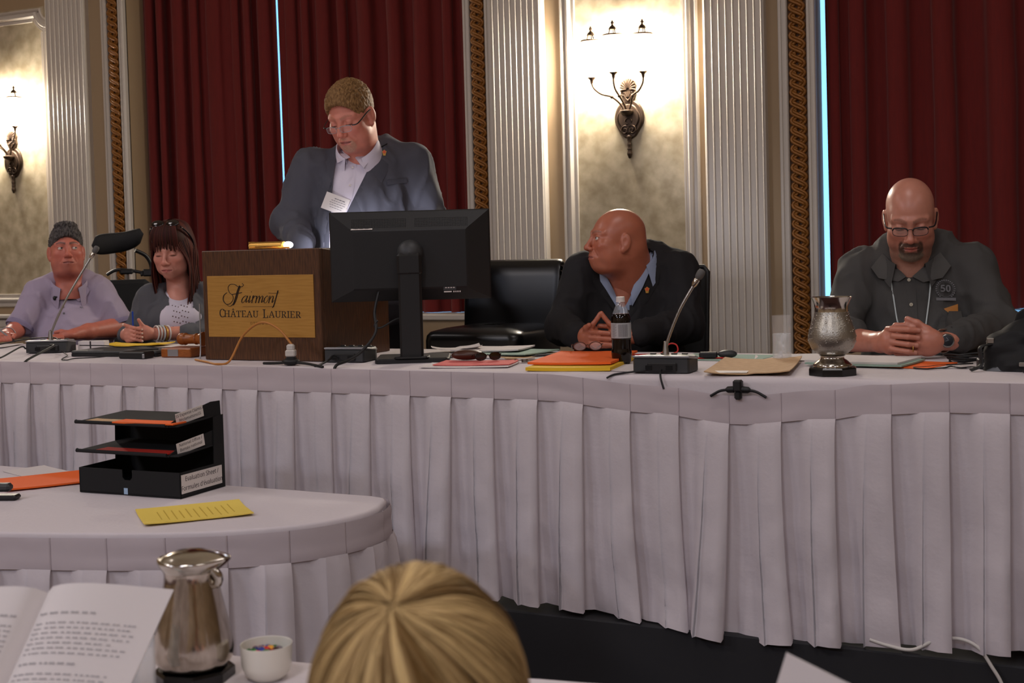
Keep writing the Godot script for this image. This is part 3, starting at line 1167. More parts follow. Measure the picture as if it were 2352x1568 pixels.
func microphone(at: Vector3, turn: float, label: String, neck: Array, w := 0.172) -> Node3D:
	# conference unit: a wedge with a silver rim, a socket panel at its back and a gooseneck
	var t := thing("conference_microphone", label, "microphone", at, turn, "conference microphones on the head table")
	var b := MB.new()
	var o := PackedVector2Array()
	for q in [[-0.5, -0.06], [-0.47, -0.068], [0.47, -0.068], [0.5, -0.06], [0.53, 0.03], [0.44, 0.075], [0.2, 0.095], [-0.2, 0.095], [-0.44, 0.075], [-0.53, 0.03]]:
		o.append(Vector2(q[0] * w, q[1]))
	b.prism(o, 0.044, flat(0.002), 0.005)
	obj("body", b, M.grey_plastic, t)
	b = MB.new()
	var rows := []
	for k in [[1.0, 0.046], [1.03, 0.049], [1.02, 0.052], [0.94, 0.054], [0.5, 0.0545], [0.02, 0.0545]]:
		var row := PackedVector3Array()
		for i in o.size() + 1:
			var p: Vector2 = o[(o.size() * 2 - i) % o.size()] * k[0]
			row.append(Vector3(p.x, k[1] - 0.10 * (p.y + 0.068), -p.y))
		rows.append(row)
	b.sheet(rows, true)
	obj("silver_rim", b, M.silver_plastic, t)
	b = MB.new()
	b.box(Vector3(0.005, 0.019, 0.071), Vector3(w * 0.52, 0.026, 0.008), 0.003)
	obj("socket_panel", b, M.black_plastic, t)
	b = MB.new()
	for i in 2:
		b.box(Vector3(-0.035 + 0.062 * i, 0.018, 0.0755), Vector3(0.020, 0.014, 0.004), 0.001)
	obj("socket", b, M.hole, t)
	for i in 4:
		b = MB.new()
		b.box(Vector3(-0.05 + 0.033 * i, 0.0495, -0.045), Vector3(0.018, 0.004, 0.010), 0.001)
		obj("button", b, M.black_plastic, t)
	if neck.size():
		var pts := spline(neck, 12)
		b = MB.new()
		b.lathe([Vector2(0.001, 0.0), Vector2(0.011, 0.0), Vector2(0.009, 0.016), Vector2(0.0055, 0.04), Vector2(0.001, 0.042)], 14, Transform3D(Basis(), neck[0]))
		obj("neck_socket", b, M.steel, t)
		b = MB.new()
		var rad := []
		for i in pts.size():
			rad.append(0.0046 + (0.0004 if i % 2 == 0 else 0.0))
		b.tube(pts, rad, 8)
		obj("gooseneck", b, M.steel, t)
		var e: Vector3 = pts[-1]
		var dir: Vector3 = (pts[-1] - pts[-3]).normalized()
		b = MB.new()
		b.tube([e - dir * 0.012, e - dir * 0.004, e + dir * 0.012, e + dir * 0.016], [0.0055, 0.0085, 0.0095, 0.006], 12)
		obj("collar", b, M.chrome, t)
		b = MB.new()
		b.tube([e + dir * 0.014, e + dir * 0.018, e + dir * 0.026, e + dir * 0.038, e + dir * 0.045, e + dir * 0.047], [0.006, 0.0105, 0.0125, 0.0125, 0.0095, 0.003], 14)
		obj("microphone_head", b, M.mic_foam, t)
	return t

func stroke(b: MB, pts: Array, w0: float, w1: float, x: Transform3D, slant := 0.0):
	# a pen stroke, thick on the way down and thin on the way up
	var q := spline(pts, 7)
	var p3 := []
	var rad := []
	for i in q.size():
		var d: Vector2 = q[mini(i + 1, q.size() - 1)] - q[maxi(i - 1, 0)]
		var k := clampf(-d.normalized().y, 0.0, 1.0)
		rad.append(lerpf(w0, w1, k * k))
		p3.append(x * Vector3(q[i].x + slant * q[i].y, q[i].y, 0.0004))
	b.tube(p3, rad, 6, 1.0)

func lectern():
	var t := thing("lectern", "table lectern of dark walnut veneer with a lettered brass plate, in front of the speaker", "lectern", Vector3(-2.893, T, -3.838))
	var w := 0.522
	var h := 0.402
	var b := MB.new()
	b.box(Vector3(0, h / 2, -0.010), Vector3(w, h, 0.020), 0.003)
	obj("front_panel", b, M.wood, t)
	for s in [-1.0, 1.0]:
		b = MB.new()
		var side := PackedVector2Array([Vector2(0.021, 0.0), Vector2(0.455, 0.0), Vector2(0.455, 0.27), Vector2(0.12, h - 0.01), Vector2(0.021, h - 0.002)])
		b.prism(side, 0.018, Transform3D(Basis(Vector3.UP, PI / 2), Vector3(s * (w / 2 - 0.009) - 0.009, 0, 0)), 0.002)
		obj("side_panel", b, M.wood, t)
	b = MB.new()
	b.box(Vector3(0, 0.01, -0.24), Vector3(w - 0.04, 0.018, 0.43), 0.002)
	obj("base_board", b, M.wood, t)
	b = MB.new()
	b.box(Vector3.ZERO, Vector3(w - 0.04, 0.016, 0.40), 0.002, Transform3D(Basis(Vector3.RIGHT, deg_to_rad(20)), Vector3(0, 0.325, -0.27)))
	obj("reading_board", b, M.wood, t)
	b = MB.new()
	b.box(Vector3(0, h - 0.008, -0.065), Vector3(w - 0.04, 0.014, 0.09), 0.003)
	obj("top_board", b, M.wood, t)
	# brass plate with engraved lettering
	var cx := 0.0 - 0.002
	b = MB.new()
	b.box(Vector3(cx, 0.197, 0.0016), Vector3(0.472, 0.224, 0.003), 0.0008)
	obj("brass_plate", b, M.brass_plate, t)
	var plate := t.get_node("brass_plate")
	var L := Transform3D(Basis(Vector3.BACK, deg_to_rad(-0.6)), Vector3(cx, 0.197, 0.0034))
	var ink := MB.new()
	var o := Transform3D(L.basis, L * Vector3(-0.088, 0.019, 0))
	var sl := 0.28
	# capital letter with swashes
	stroke(ink, [Vector2(-0.058, 0.030), Vector2(-0.072, 0.020), Vector2(-0.075, 0.002), Vector2(-0.062, -0.012), Vector2(-0.042, -0.008), Vector2(-0.030, 0.008), Vector2(-0.034, 0.022), Vector2(-0.046, 0.030), Vector2(-0.052, 0.048), Vector2(-0.042, 0.060), Vector2(-0.022, 0.060), Vector2(-0.006, 0.052), Vector2(0.010, 0.052), Vector2(0.018, 0.058), Vector2(0.012, 0.064)], 0.0011, 0.0018, o, 0.0)
	stroke(ink, [Vector2(0.000, 0.056), Vector2(-0.010, 0.036), Vector2(-0.019, 0.012), Vector2(-0.030, -0.010), Vector2(-0.046, -0.020), Vector2(-0.060, -0.014)], 0.0008, 0.0026, o, 0.0)
	stroke(ink, [Vector2(0.004, 0.054), Vector2(-0.005, 0.034), Vector2(-0.013, 0.012), Vector2(-0.022, -0.006), Vector2(-0.030, -0.016)], 0.0007, 0.0018, o, 0.0)
	stroke(ink, [Vector2(-0.034, 0.024), Vector2(-0.012, 0.027), Vector2(0.010, 0.031)], 0.0013, 0.0016, o, 0.0)
	var o2 := Transform3D(L.basis, L * Vector3(-0.088, 0.012, 0))
	var xh := 0.026
	# a
	stroke(ink, [Vector2(0.028, xh * 0.8), Vector2(0.020, xh), Vector2(0.010, xh * 0.75), Vector2(0.006, xh * 0.3), Vector2(0.011, 0.0), Vector2(0.019, xh * 0.25), Vector2(0.028, xh * 0.9)], 0.0008, 0.0018, o2, sl)
	stroke(ink, [Vector2(0.028, xh), Vector2(0.026, xh * 0.5), Vector2(0.027, 0.002), Vector2(0.036, xh * 0.4)], 0.0008, 0.0019, o2, sl)
	# i
	stroke(ink, [Vector2(0.040, xh), Vector2(0.039, xh * 0.5), Vector2(0.040, 0.001), Vector2(0.049, xh * 0.4)], 0.0008, 0.0019, o2, sl)
	ink.ball(o2 * Vector3(0.041 + sl * xh * 1.6, xh * 1.55, 0.0004), Vector3(0.0016, 0.0016, 0.0008), 8)
	# r
	stroke(ink, [Vector2(0.050, xh * 0.8), Vector2(0.054, xh * 1.05), Vector2(0.053, xh * 0.6), Vector2(0.053, 0.0)], 0.0008, 0.0019, o2, sl)
	stroke(ink, [Vector2(0.053, xh * 0.5), Vector2(0.060, xh * 0.95), Vector2(0.067, xh * 0.9)], 0.0012, 0.0018, o2, sl)
	# m
	stroke(ink, [Vector2(0.070, xh), Vector2(0.070, xh * 0.5), Vector2(0.070, 0.0)], 0.0008, 0.0019, o2, sl)
	stroke(ink, [Vector2(0.070, xh * 0.4), Vector2(0.078, xh * 0.95), Vector2(0.083, xh * 0.85), Vector2(0.083, 0.0)], 0.0008, 0.0019, o2, sl)
	stroke(ink, [Vector2(0.083, xh * 0.4), Vector2(0.091, xh * 0.95), Vector2(0.097, xh * 0.85), Vector2(0.096, 0.002), Vector2(0.104, xh * 0.4)], 0.0008, 0.0019, o2, sl)
	# o
	stroke(ink, [Vector2(0.116, xh), Vector2(0.107, xh * 0.7), Vector2(0.106, xh * 0.2), Vector2(0.113, 0.0), Vector2(0.121, xh * 0.35), Vector2(0.121, xh * 0.85), Vector2(0.115, xh)], 0.0008, 0.0018, o2, sl)
	# n
	stroke(ink, [Vector2(0.128, xh), Vector2(0.128, xh * 0.5), Vector2(0.128, 0.0)], 0.0008, 0.0019, o2, sl)
	stroke(ink, [Vector2(0.128, xh * 0.4), Vector2(0.137, xh * 0.95), Vector2(0.143, xh * 0.85), Vector2(0.142, 0.002), Vector2(0.150, xh * 0.4)], 0.0008, 0.0019, o2, sl)
	# t with its long bar
	stroke(ink, [Vector2(0.158, xh * 1.75), Vector2(0.156, xh * 0.9), Vector2(0.153, -xh * 0.3), Vector2(0.148, -xh * 0.62)], 0.0009, 0.0021, o2, sl)
	stroke(ink, [Vector2(0.118, xh * 1.42), Vector2(0.140, xh * 1.36), Vector2(0.165, xh * 1.45)], 0.0007, 0.0010, o2, sl)
	# rule under the script
	ink.box(L * Vector3(-0.006, -0.001, 0.0002), Vector3(0.140, 0.0009, 0.0006))
	obj("script_lettering", ink, M.engrave, plate)
	var y := -0.031
	# small capitals: wider initials
	text("lettering", "C", 0.030, M.engrave, plate, L * Transform3D(Basis(), Vector3(-0.172, y + 0.004, 0)), "Droid Serif")
	text("lettering", "HÂTEAU", 0.0235, M.engrave, plate, L * Transform3D(Basis().scaled(Vector3(1.14, 1, 1)), Vector3(-0.085, y + 0.0022, 0)), "Droid Serif")
	text("lettering", "L", 0.030, M.engrave, plate, L * Transform3D(Basis(), Vector3(0.024, y + 0.004, 0)), "Droid Serif")
	text("lettering", "AURIER", 0.0235, M.engrave, plate, L * Transform3D(Basis().scaled(Vector3(1.14, 1, 1)), Vector3(0.109, y + 0.0022, 0)), "Droid Serif")
	var ot := text("lettering", "O T T A W A", 0.0095, M.brass, plate, L * Transform3D(Basis(), Vector3(-0.006, -0.062, 0)), "Droid Serif")
	ot.material_override = M.engrave_faint
	# reading lamp on the top board
	var lamp := thing("lectern_lamp", "brass reading lamp lying along the top of the walnut lectern, its bulb lit", "lamp", Vector3(-2.90, T + h + 0.001, -3.92))
	b = MB.new()
	var half := []
	for i in 13:
		var a := PI * i / 12.0
		half.append(Vector2(0.021 * cos(a), 0.010 + 0.017 * sin(a)))
	var r0 := PackedVector3Array()
	var rows := []
	for xx in [-0.088, -0.085, 0.058, 0.061]:
		var row := PackedVector3Array()
		for q in half:
			var k := 0.9 if absf(xx) > 0.0865 or xx > 0.06 else 1.0
			row.append(Vector3(xx, 0.006 + (q.y - 0.006) * k, -q.x * k))
		rows.append(row)
	rows.reverse()
	b.sheet(rows)
	b.box(Vector3(-0.086, 0.015, 0), Vector3(0.003, 0.026, 0.036), 0.001)
	obj("shade", b, M.brass, lamp)
	b = MB.new()
	b.tube([Vector3(-0.088, 0.004, 0.012), Vector3(0.09, 0.004, 0.012)], 0.004, 8)
	b.box(Vector3(0, 0.002, 0.0), Vector3(0.05, 0.004, 0.03), 0.001)
	obj("base", b, M.brass, lamp)
	b = MB.new()
	b.ball(Vector3(0.078, 0.013, 0.0), Vector3(0.020, 0.0125, 0.0125), 14)
	obj("bulb", b, M.bulb_glow, lamp)
	var l := OmniLight3D.new()
	l.name = "bulb_light"
	l.light_color = Color(0.95, 0.95, 1.0)
	l.light_energy = 0.05
	l.light_size = 0.02
	l.omni_range = 6.0
	l.omni_attenuation = 2.0
	l.shadow_enabled = true
	l.position = Vector3(0.078, 0.013, 0.0)
	lamp.add_child(l)
	# the open side of the shade throws its light back towards the speaker
	var sp := SpotLight3D.new()
	sp.name = "shade_light"
	sp.light_color = Color(0.93, 0.94, 1.0)
	sp.light_energy = 1.0
	sp.light_size = 0.03
	sp.spot_range = 6.0
	sp.spot_attenuation = 2.0
	sp.spot_angle = 36.0
	sp.spot_angle_attenuation = 0.9
	sp.shadow_enabled = true
	sp.position = Vector3(0.06, 0.012, -0.034)
	sp.rotation = Vector3(deg_to_rad(-14), 0.0, 0.0)
	lamp.add_child(sp)

func monitor():
	var t := thing("computer_monitor", "black computer monitor seen from behind on its pole stand beside the lectern", "monitor", Vector3(-2.32, T, -3.94), deg_to_rad(27))
	var w := 0.556
	var h := 0.312
	var cy := 0.367
	var b := MB.new()
	# back shell: bevelled from the frame to a raised rectangle
	var lv := [[w / 2, h / 2, 0.0, 0.0], [w / 2, h / 2, 0.014, 0.0], [w / 2 - 0.004, h / 2 - 0.004, 0.018, 0.0], [w / 2 - 0.078, h / 2 - 0.052, 0.048, -0.012], [w / 2 - 0.084, h / 2 - 0.058, 0.050, -0.012]]
	var ring := []
	for q in lv:
		ring.append([Vector3(-q[0], cy + q[3] - q[1], q[2]), Vector3(-q[0], cy + q[3] + q[1], q[2]), Vector3(q[0], cy + q[3] + q[1], q[2]), Vector3(q[0], cy + q[3] - q[1], q[2])])
	for i in lv.size() - 1:
		for k in 4:
			var k2 := (k + 1) % 4
			b.quad(ring[i][k], ring[i + 1][k], ring[i + 1][k2], ring[i][k2])
	b.quad(ring[4][0], ring[4][1], ring[4][2], ring[4][3])
	b.quad(ring[0][3], ring[0][2], ring[0][1], ring[0][0])
	obj("back_shell", b, M.monitor_black, t)
	b = MB.new()
	b.box(Vector3(0, cy, -0.010), Vector3(w, h, 0.018), 0.004)
	obj("bezel", b, M.black_plastic, t)
	b = MB.new()
	b.box(Vector3(0, cy, -0.0195), Vector3(w - 0.03, h - 0.03, 0.001), 0.0)
	obj("screen", b, M.hole, t)
	# vent holes in the upper bevel
	b = MB.new()
	var a0 := Vector3(0, cy + h / 2 - 0.004, 0.018)
	var a1 := Vector3(0, cy + h / 2 - 0.064, 0.048)
	for r in 6:
		for c in 72:
			if c > 33 and c < 39:
				continue
			var p := a0.lerp(a1, 0.40 + r * 0.09)
			b.box(Vector3.ZERO, Vector3(0.0022, 0.003, 0.001), 0.0, Transform3D(Basis(Vector3.RIGHT, -1.05), p + Vector3(-0.197 + c * 0.0056, 0, 0.0002)))
	obj("vent_holes", b, M.hole, t).set_meta("kind", "stuff")
	# stickers
	b = MB.new()
	b.box(Vector3.ZERO, Vector3(0.074, 0.014, 0.0008), 0.0, Transform3D(Basis(Vector3.RIGHT, -1.05), Vector3(-0.163, cy + h / 2 - 0.060, 0.0468)))
	var st := obj("white_sticker", b, M.label_white, t)
	b = MB.new()
	for i in 13:
		b.box(Vector3.ZERO, Vector3(0.0032 if i % 4 else 0.0014, 0.003, 0.0004), 0.0, Transform3D(Basis(Vector3.RIGHT, -1.05), Vector3(-0.190 + i * 0.0044, cy + h / 2 - 0.0597, 0.0475)))
	obj("print", b, M.ink, st)
	b = MB.new()
	b.box(Vector3(0.135, cy - 0.117, 0.0504), Vector3(0.044, 0.012, 0.0008), 0.0)
	b.box(Vector3(0.128, cy - 0.128, 0.0504), Vector3(0.030, 0.006, 0.0008), 0.0)
	st = obj("rating_label", b, M.grey_plastic, t)
	b = MB.new()
	b.box(Vector3(0.128, cy - 0.128, 0.0510), Vector3(0.026, 0.004, 0.0005), 0.0)
	for i in 4:
		b.box(Vector3(0.149 + i * 0.007, cy - 0.128, 0.0510), Vector3(0.004, 0.005, 0.0005), 0.0)
		b.box(Vector3(0.122 + i * 0.009, cy - 0.114, 0.0510), Vector3(0.006, 0.003, 0.0005), 0.0)
	obj("print", b, M.label_white, st)
	# stand
	b = MB.new()
	b.box(Vector3(0, 0.186, 0.080), Vector3(0.080, 0.360, 0.036), 0.008)
	obj("pole", b, M.monitor_black, t)
	b = MB.new()
	b.box(Vector3(0, 0.338, 0.081), Vector3(0.086, 0.078, 0.044), 0.010)
	obj("pole_collar", b, M.monitor_black, t)
	b = MB.new()
	b.lathe([Vector2(0.001, 0.0), Vector2(0.046, 0.0), Vector2(0.045, 0.035), Vector2(0.036, 0.052), Vector2(0.018, 0.062), Vector2(0.001, 0.064)], 28, Transform3D(Basis(Vector3.RIGHT, PI / 2), Vector3(0.002, 0.376, 0.036)), 0.2)
	obj("hinge_cover", b, M.grey_plastic, t)
	b = MB.new()
	b.prism(round_rect(0.255, 0.21, 0.02), 0.016, flat(0.0), 0.004)
	b.prism(round_rect(0.12, 0.09, 0.02), 0.006, flat(0.016) * Transform3D(Basis(), Vector3(0, -0.07, 0)), 0.003)
	obj("base", b, M.monitor_black, t)
	# thick cable coming down from the back of the screen
	cord("monitor_cable", "black cable looping from the back of the monitor down over the table edge", [Vector3(-2.40, 1.30, -3.86), Vector3(-2.405, 1.22, -3.83), Vector3(-2.385, 1.15, -3.80), Vector3(-2.41, 1.09, -3.75), Vector3(-2.435, 1.062, -3.70), Vector3(-2.45, 1.05, -3.652), Vector3(-2.452, 1.02, -3.632)], 0.0052, M.rubber)
	cord("monitor_power_lead", "thin black lead knotted to the monitor cable behind the pole", [Vector3(-2.30, 1.20, -3.89), Vector3(-2.34, 1.19, -3.86), Vector3(-2.375, 1.165, -3.82), Vector3(-2.395, 1.17, -3.81), Vector3(-2.385, 1.19, -3.815)], 0.0035, M.rubber)

func pitcher_body(b: MB, prof: Array, seg := 40, spout := 0.0, spout_from := 0.8):
	# lathe with a pouring lip pulled out towards +x
	var rows := []
	var top: float = prof[-1].y
	for i in prof.size():
		var q: Vector2 = prof[i]
		var k := clampf((q.y / top - spout_from) / (1.0 - spout_from), 0.0, 1.0)
		var row := PackedVector3Array()
		for j in seg + 1:
			var a := TAU * j / seg
			var lip := exp(-pow(wrapf(a, -PI, PI) / 0.38, 2.0)) * k * k * spout
			row.append(Vector3((q.x + lip) * cos(a), q.y + lip * 0.25, (q.x + lip * 0.4) * sin(a)))
		rows.append(row)
	b.sheet(rows, true)

func water_pitcher():
	var t := thing("water_pitcher", "open silver water pitcher beaded with condensation on a black octagonal base", "pitcher", Vector3(-0.822, T, -3.752), deg_to_rad(12))
	var b := MB.new()
	b.prism(circle(0.071, 8), 0.022, flat(0.0) * Transform3D(Basis(Vector3.BACK, PI / 8), Vector3.ZERO), 0.004)
	obj("octagonal_base", b, M.black_gloss, t)
	b = MB.new()
	b.lathe([Vector2(0.001, 0.022), Vector2(0.054, 0.022), Vector2(0.055, 0.028), Vector2(0.051, 0.032), Vector2(0.042, 0.040), Vector2(0.033, 0.046), Vector2(0.033, 0.052), Vector2(0.037, 0.055), Vector2(0.001, 0.056)], 40, Transform3D(), 0.3)
	obj("foot", b, M.chrome, t)
	b = MB.new()
	b.lathe([Vector2(0.030, 0.054), Vector2(0.044, 0.061), Vector2(0.058, 0.074), Vector2(0.066, 0.092), Vector2(0.0675, 0.108), Vector2(0.064, 0.128), Vector2(0.057, 0.148), Vector2(0.050, 0.166), Vector2(0.0475, 0.180)], 44, Transform3D(), 0.2)
	obj("frosted_belly", b, M.frosted_silver, t)
	b = MB.new()
	var g := RandomNumberGenerator.new()
	g.seed = 33
	for i in 260:
		var yy := g.randf_range(0.075, 0.180)
		var rr := lerp_table([[0.054, 0.030], [0.061, 0.044], [0.074, 0.058], [0.092, 0.066], [0.108, 0.0675], [0.128, 0.064], [0.148, 0.057], [0.166, 0.050], [0.180, 0.0475]], yy)
		var a := g.randf() * TAU
		var s := g.randf_range(0.0007, 0.0016)
		b.ball(Vector3(rr * cos(a), yy, rr * sin(a)), Vector3(s, s * 1.3, s), 6)
	obj("condensation_drops", b, M.chrome, t).set_meta("kind", "stuff")
	b = MB.new()
	var prof := []
	for q in [[0.0475, 0.180], [0.047, 0.190], [0.0485, 0.200], [0.052, 0.210], [0.056, 0.218], [0.058, 0.222], [0.056, 0.222], [0.050, 0.211], [0.046, 0.200], [0.044, 0.185], [0.044, 0.10], [0.001, 0.09]]:
		prof.append(Vector2(q[0], q[1]))
	b.lathe(prof, 44, Transform3D(), 0.1)
	obj("bright_neck", b, M.chrome, t)
	b = MB.new()
	b.tube(spline([Vector3(-0.047, 0.196, 0), Vector3(-0.072, 0.206, 0), Vector3(-0.094, 0.180, 0), Vector3(-0.092, 0.130, 0), Vector3(-0.064, 0.100, 0)], 8), 0.0055, 10)
	var hd := obj("handle", b, M.chrome, t)
	hd.rotation.y = deg_to_rad(-112)

func drinking_glass(at: Vector3, label: String, r := 0.031, h := 0.145, fill := 0.60):
	var t := thing("drinking_glass", label, "glass", at)
	var b := MB.new()
	b.lathe([Vector2(0.001, 0.0), Vector2(r * 0.93, 0.0), Vector2(r * 0.96, 0.003), Vector2(r, h), Vector2(r - 0.001, h + 0.0008), Vector2(r - 0.0018, h)], 36, Transform3D(), 0.3)
	obj("tumbler", b, M.glass, t)
	b = MB.new()
	b.lathe([Vector2(0.001, 0.006), Vector2(r * 0.93, 0.006), Vector2(r * 0.95, h * fill), Vector2(0.001, h * fill)], 36, Transform3D())
	obj("ice_water", b, M.ice, t)
	var g := RandomNumberGenerator.new()
	g.seed = 4
	for i in 7:
		b = MB.new()
		var s := g.randf_range(0.012, 0.017)
		b.box(Vector3.ZERO, Vector3(s, s * 0.8, s), 0.003)
		var o := obj("ice_cube", b, M.ice_cube, t)
		o.position = Vector3(g.randf_range(-0.012, 0.012), h * (0.10 + 0.075 * i), g.randf_range(-0.012, 0.012))
		o.rotation = Vector3(g.randf() * 3, g.randf() * 3, g.randf() * 3)
	return t

func cola_bottle():
	var t := thing("soda_bottle", "plastic bottle of dark soda with a pale label and a white cap", "bottle", Vector3(-1.537, T, -3.93))
	var b := MB.new()
	var low := []
	for q in [[0.001, 0.006], [0.016, 0.002], [0.026, 0.001], [0.0305, 0.010], [0.0325, 0.024], [0.0335, 0.038], [0.0320, 0.046], [0.0310, 0.052], [0.0310, 0.082]]:
		low.append(Vector2(q[0], q[1]))
	# petal feet: radius waves near the bottom
	var rows := []
	for q in low:
		var row := PackedVector3Array()
		for j in 41:
			var a := TAU * j / 40.0
			var k := 1.0 - 0.10 * clampf(1.0 - q.y / 0.04, 0.0, 1.0) * (0.5 - 0.5 * cos(5.0 * a))
			row.append(Vector3(q.x * k * cos(a), q.y + 0.006 * (0.5 - 0.5 * cos(5.0 * a)) * clampf(1.0 - q.y / 0.02, 0.0, 1.0), q.x * k * sin(a)))
		rows.append(row)
	b.sheet(rows, true)
	b.lathe([Vector2(0.0310, 0.082), Vector2(0.0322, 0.084), Vector2(0.0322, 0.135), Vector2(0.0320, 0.140), Vector2(0.0318, 0.150), Vector2(0.0290, 0.160), Vector2(0.0265, 0.164), Vector2(0.001, 0.164)], 40)
	obj("dark_soda", b, M.cola, t)
	b = MB.new()
	b.lathe([Vector2(0.0268, 0.164), Vector2(0.0225, 0.175), Vector2(0.0170, 0.188), Vector2(0.0135, 0.198), Vector2(0.0125, 0.204)], 32)
	obj("clear_neck", b, M.plastic_clear, t)
	b = MB.new()
	b.lathe([Vector2(0.0125, 0.202), Vector2(0.0150, 0.202), Vector2(0.0150, 0.2035), Vector2(0.0140, 0.204), Vector2(0.0140, 0.2165), Vector2(0.0130, 0.2185), Vector2(0.001, 0.2185)], 28)
	obj("cap", b, M.label_white, t)
	b = MB.new()
	b.lathe([Vector2(0.0318, 0.086), Vector2(0.0326, 0.086), Vector2(0.0326, 0.135), Vector2(0.0318, 0.135)], 40)
	var lb := obj("label", b, M.label_grey, t)
	b = MB.new()
	for i in 15:
		var a := 1.30 + (i % 3 - 1) * 0.02
		for k in range(4 + (i * 7) % 3):
			var aa := 2.14 - k * 0.085
			b.box(Vector3(0.0328 * cos(aa), 0.090 + i * 0.0029, 0.0328 * sin(aa)), Vector3(0.0022, 0.0009, 0.0004), 0.0, Transform3D())
	obj("print", b, M.paper_print, lb)
	b = MB.new()
	for i in 9:
		var aa := 1.42 - i * 0.105
		b.box(Vector3.ZERO, Vector3(0.0019, 0.040, 0.0004), 0.0, Transform3D(Basis(Vector3.UP, PI / 2 - aa), Vector3(0.0327 * cos(aa), 0.1105, 0.0327 * sin(aa))))
	obj("print", b, M.paper_print, lb)

func folded_glasses(label: String, at: Vector3, turn: float, m: Material, lens: Material, called := "eyeglasses", sc := 1.0):
	var t := thing(called, label, "eyeglasses", at, turn)
	var b := MB.new()
	for s in [-1.0, 1.0]:
		var ring := []
		for i in 21:
			var a := TAU * i / 20.0
			ring.append(Vector3(s * 0.034 + 0.027 * cos(a), 0.022 + 0.018 * sin(a), 0.003 * absf(cos(a))) * sc)
		b.tube(ring, 0.0016, 6)
		var ar := [Vector3(s * 0.062, 0.030, 0), Vector3(s * 0.066, 0.028, -0.02), Vector3(s * 0.06, 0.012, -0.09), Vector3(s * 0.055, 0.004, -0.13)]
		for i in 4:
			ar[i] = ar[i] * sc
		b.tube(spline(ar, 5), 0.002, 6)
	b.tube([Vector3(-0.008, 0.026, 0) * sc, Vector3(0, 0.029, 0.001) * sc, Vector3(0.008, 0.026, 0) * sc], 0.0016, 6)
	obj("frame", b, m, t)
	for s in [-1.0, 1.0]:
		b = MB.new()
		var o := PackedVector2Array()
		for i in 20:
			var a := TAU * i / 20.0
			o.append(Vector2(s * 0.034 + 0.026 * cos(a), 0.022 + 0.0175 * sin(a)) * sc)
		b.prism(o, 0.001, Transform3D())
		obj("lens", b, lens, t)
	return t

